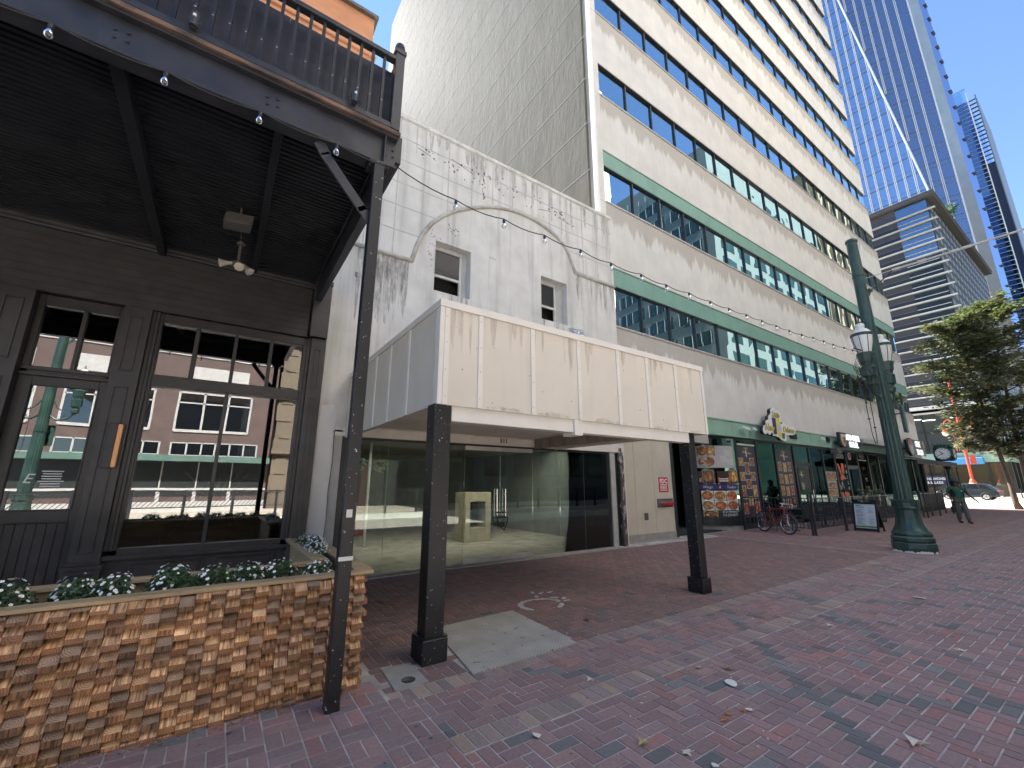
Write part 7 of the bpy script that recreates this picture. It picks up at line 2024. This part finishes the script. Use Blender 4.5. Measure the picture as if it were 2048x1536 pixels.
for k in range(6): mb.box(2.5, 6.2, YO - .4, YO - .1, 3.4 + k * 3.6, 3.7 + k * 3.6)
mb.build('wall', pbr('tan_stone', (.15, .12, .085), .8, 0, .15, 1), st)
for k in range(5):
    for q in range(1):
        mb = MB(); mb.box(4.2 + q * 2.4, 5.5 + q * 2.4, YO - .45, YO - .36, 4.4 + k * 3.6, 6.6 + k * 3.6); mb.build('window', M['car_glass'], st)
wg = thing('green_glass_block', 'white panelled block with dark green window grids mirrored in the tower windows', 'building', (60, -14.2, 0))
wp = pbr('white_panel_cladding', (.135, .16, .145), .6, 0, .06, .5); dg = pbr('dark_green_glass', (.022, .045, .042), .15, 0, .3, .4)
mb = MB(); mb.box(60, 104, -60, -14.2, 0, 57); mb.build('wall', wp, wg)
mb = MB(); gr = MB()
for k in range(14):
    z = 3.2 + k * 3.9
    for j in range(7):
        y0 = -16.2 - j * 6.2
        if z + 2.2 < 55: mb.box(59.93, 60, y0 - 5.0, y0, z, z + 2.2)
    for j in range(8):
        x0 = 61.8 + j * 5.3
        if z + 2.4 < 55: mb.box(x0, x0 + 3.8, -14.2, -14.13, z, z + 2.4)
    for j in range(28): gr.box(59.9, 59.93, -16.5 - j * 1.6, -16.42 - j * 1.6, z, min(z + 2.2, 55))
mb.box(59.85, 104, -20, -14.1, 0, 12.5); mb.build('window_bands', dg, wg); gr.build('window_grid', M['frame_grey'], wg)
gt = thing('tan_gothic_tower', 'tall tan stone tower with pale ribs mirrored in the right tower windows', 'building', (112, -14.2, 0))
mb = MB(); mb.box(106, 150, -50, -14.6, 0, 74); mb.build('wall', pbr('gothic_stone', (.12, .10, .06), .8, 0, .25, .3), gt)
mb = MB()
for k in range(15): x = 106.5 + k * 2.9; mb.box(x, x + .9, -14.6, -13.9, 0, 76 + 5 * math.sin(k * 2.1)); mb.box(x + 1.2, x + 2.4, -14.6, -14.5, 0, 72)
mb.build('ribs', pbr('gothic_rib', (.23, .19, .12), .8, 0, .2, .3), gt)
dk = thing('dark_arcade_building', 'dark low arcade building mirrored in the left panes of the vacant shop', 'building', (12, YO, 0))
mb = MB(); mb.box(6.3, 16.8, YO - 10, YO - .5, 0, 12); mb.build('wall', M['dark_room'], dk)
mb = MB()
for k in range(7): mb.box(6.4 + k * 1.7, 6.62 + k * 1.7, YO - .5, YO - .3, 0, 8)
mb.build('piers', M['lamp_green'], dk)
lw = thing('bounce_office_block', 'dark office block across the street under an added tall beige block bouncing sunlight', 'building', (30, -14.4, 0))
mb = MB(); mb.box(17, 44, -40, -14.4, 0, 12.2); mb.build('base_wall', pbr('grey_block', (.16, .16, .15), .8, 0, .12, .5), lw)
mb = MB(); mb.box(7, 36.5, -40, -14.7, 12.25, 54); mb.build('wall', pbr('bounce_wall_pale', (.74, .69, .61), .8, 0, .12, .5), lw)  # added out of view to bounce warm sunlight onto tower and street
mb = MB()
for z in (15, 19, 23, 27, 31, 35, 39, 43):
    for k in range(0, 9): mb.box(8 + k * 3.05, 7.3 + k * 3.05, -14.7, -14.66, z - 1.1, z)
mb.build('upper_windows', M['car_glass'], lw)
mb = MB()
for k in range(9):
    for q in range(3): mb.box(18 + k * 2.9, 20 + k * 2.9, -14.4, -14.34, 2.2 + q * 3.6, 4.6 + q * 3.6)
o = mb.build('window_bands', M['car_glass'], lw)
fn = thing('platform_fence', 'dark tram platform fence with slanted bars mirrored in the vacant shop glass', 'fence', (6, -4.72, 0))
mb = MB()
x = -18
while x < 24:
    mb.box(x - .05, x + .05, -4.77, -4.67, .22, 1.35); x += 1.55
mb.build('posts', M['black_steel'], fn)
mb = MB(); x = -18
while x < 24:
    mb.bar((x, -4.72, .75), (x + .45, -4.72, 1.3), .02, .02, (0, 1, 0)); x += .14
mb.box(-18, 24, -4.74, -4.70, 1.28, 1.33); mb.box(-18, 24, -4.74, -4.70, .70, .74); mb.build('slanted_bars', M['black_steel'], fn)
# ------------------------------------------------------------------ light, sky, camera
EL, AZ = math.radians(50), math.radians(4)      # sun behind the shops, a little to the left
sv = Vector((-math.sin(AZ) * math.cos(EL), math.cos(AZ) * math.cos(EL), math.sin(EL)))
sd = bpy.data.lights.new('sun', 'SUN'); sd.energy = 5; sd.angle = math.radians(.5); sd.color = (1, .93, .80)
so = bpy.data.objects.new('sun', sd); COL.objects.link(so); so.rotation_euler = (-sv).to_track_quat('-Z', 'Y').to_euler(); so.location = (0, 0, 90)
w = bpy.data.worlds.new('World'); SC.world = w; w.use_nodes = True
wn = w.node_tree.nodes; wl = w.node_tree.links
bg = wn.get('Background') or wn.new('ShaderNodeBackground')
sk = wn.new('ShaderNodeTexSky'); sk.sky_type = 'NISHITA'; sk.sun_disc = False; sk.sun_elevation = EL; sk.sun_rotation = math.atan2(sv.x, sv.y)
sk.air_density = 1.0; sk.dust_density = .0; sk.ozone_density = 2.0
wl.new(sk.outputs[0], bg.inputs['Color']); bg.inputs['Strength'].default_value = .058
F = 841.1; yaw, pitch, roll = .598217, .232813, .0012826
cy, sy, cp, sp_ = math.cos(yaw), math.sin(yaw), math.cos(pitch), math.sin(pitch)
fw = Vector((sy * cp, cy * cp, sp_)); rt = Vector((cy, -sy, 0)); up = rt.cross(fw)
r2 = rt * math.cos(roll) + up * math.sin(roll); u2 = up * math.cos(roll) - rt * math.sin(roll)
cd = bpy.data.cameras.new('camera'); cd.sensor_width = 36; cd.lens = F / 2048 * 36; cd.clip_end = 2000; cd.clip_start = .05
co = bpy.data.objects.new('camera', cd); COL.objects.link(co)
mm = Matrix(((r2.x, u2.x, -fw.x, 0), (r2.y, u2.y, -fw.y, 0), (r2.z, u2.z, -fw.z, 1.6), (0, 0, 0, 1)))
co.matrix_world = mm
SC.camera = co
SC.view_settings.view_transform = 'Standard'; SC.view_settings.look = 'None'; SC.view_settings.gamma = 1; SC.view_settings.exposure = 2.36
SC.view_settings.use_white_balance = True; SC.view_settings.white_balance_temperature = 6000; SC.view_settings.white_balance_tint = 12
SC.cycles.use_denoising = True
SC.cycles.max_bounces = 10; SC.cycles.diffuse_bounces = 5; SC.cycles.glossy_bounces = 5; SC.cycles.transparent_max_bounces = 12
SC.cycles.caustics_reflective = False; SC.cycles.caustics_refractive = False
SC.cycles.sample_clamp_indirect = 8
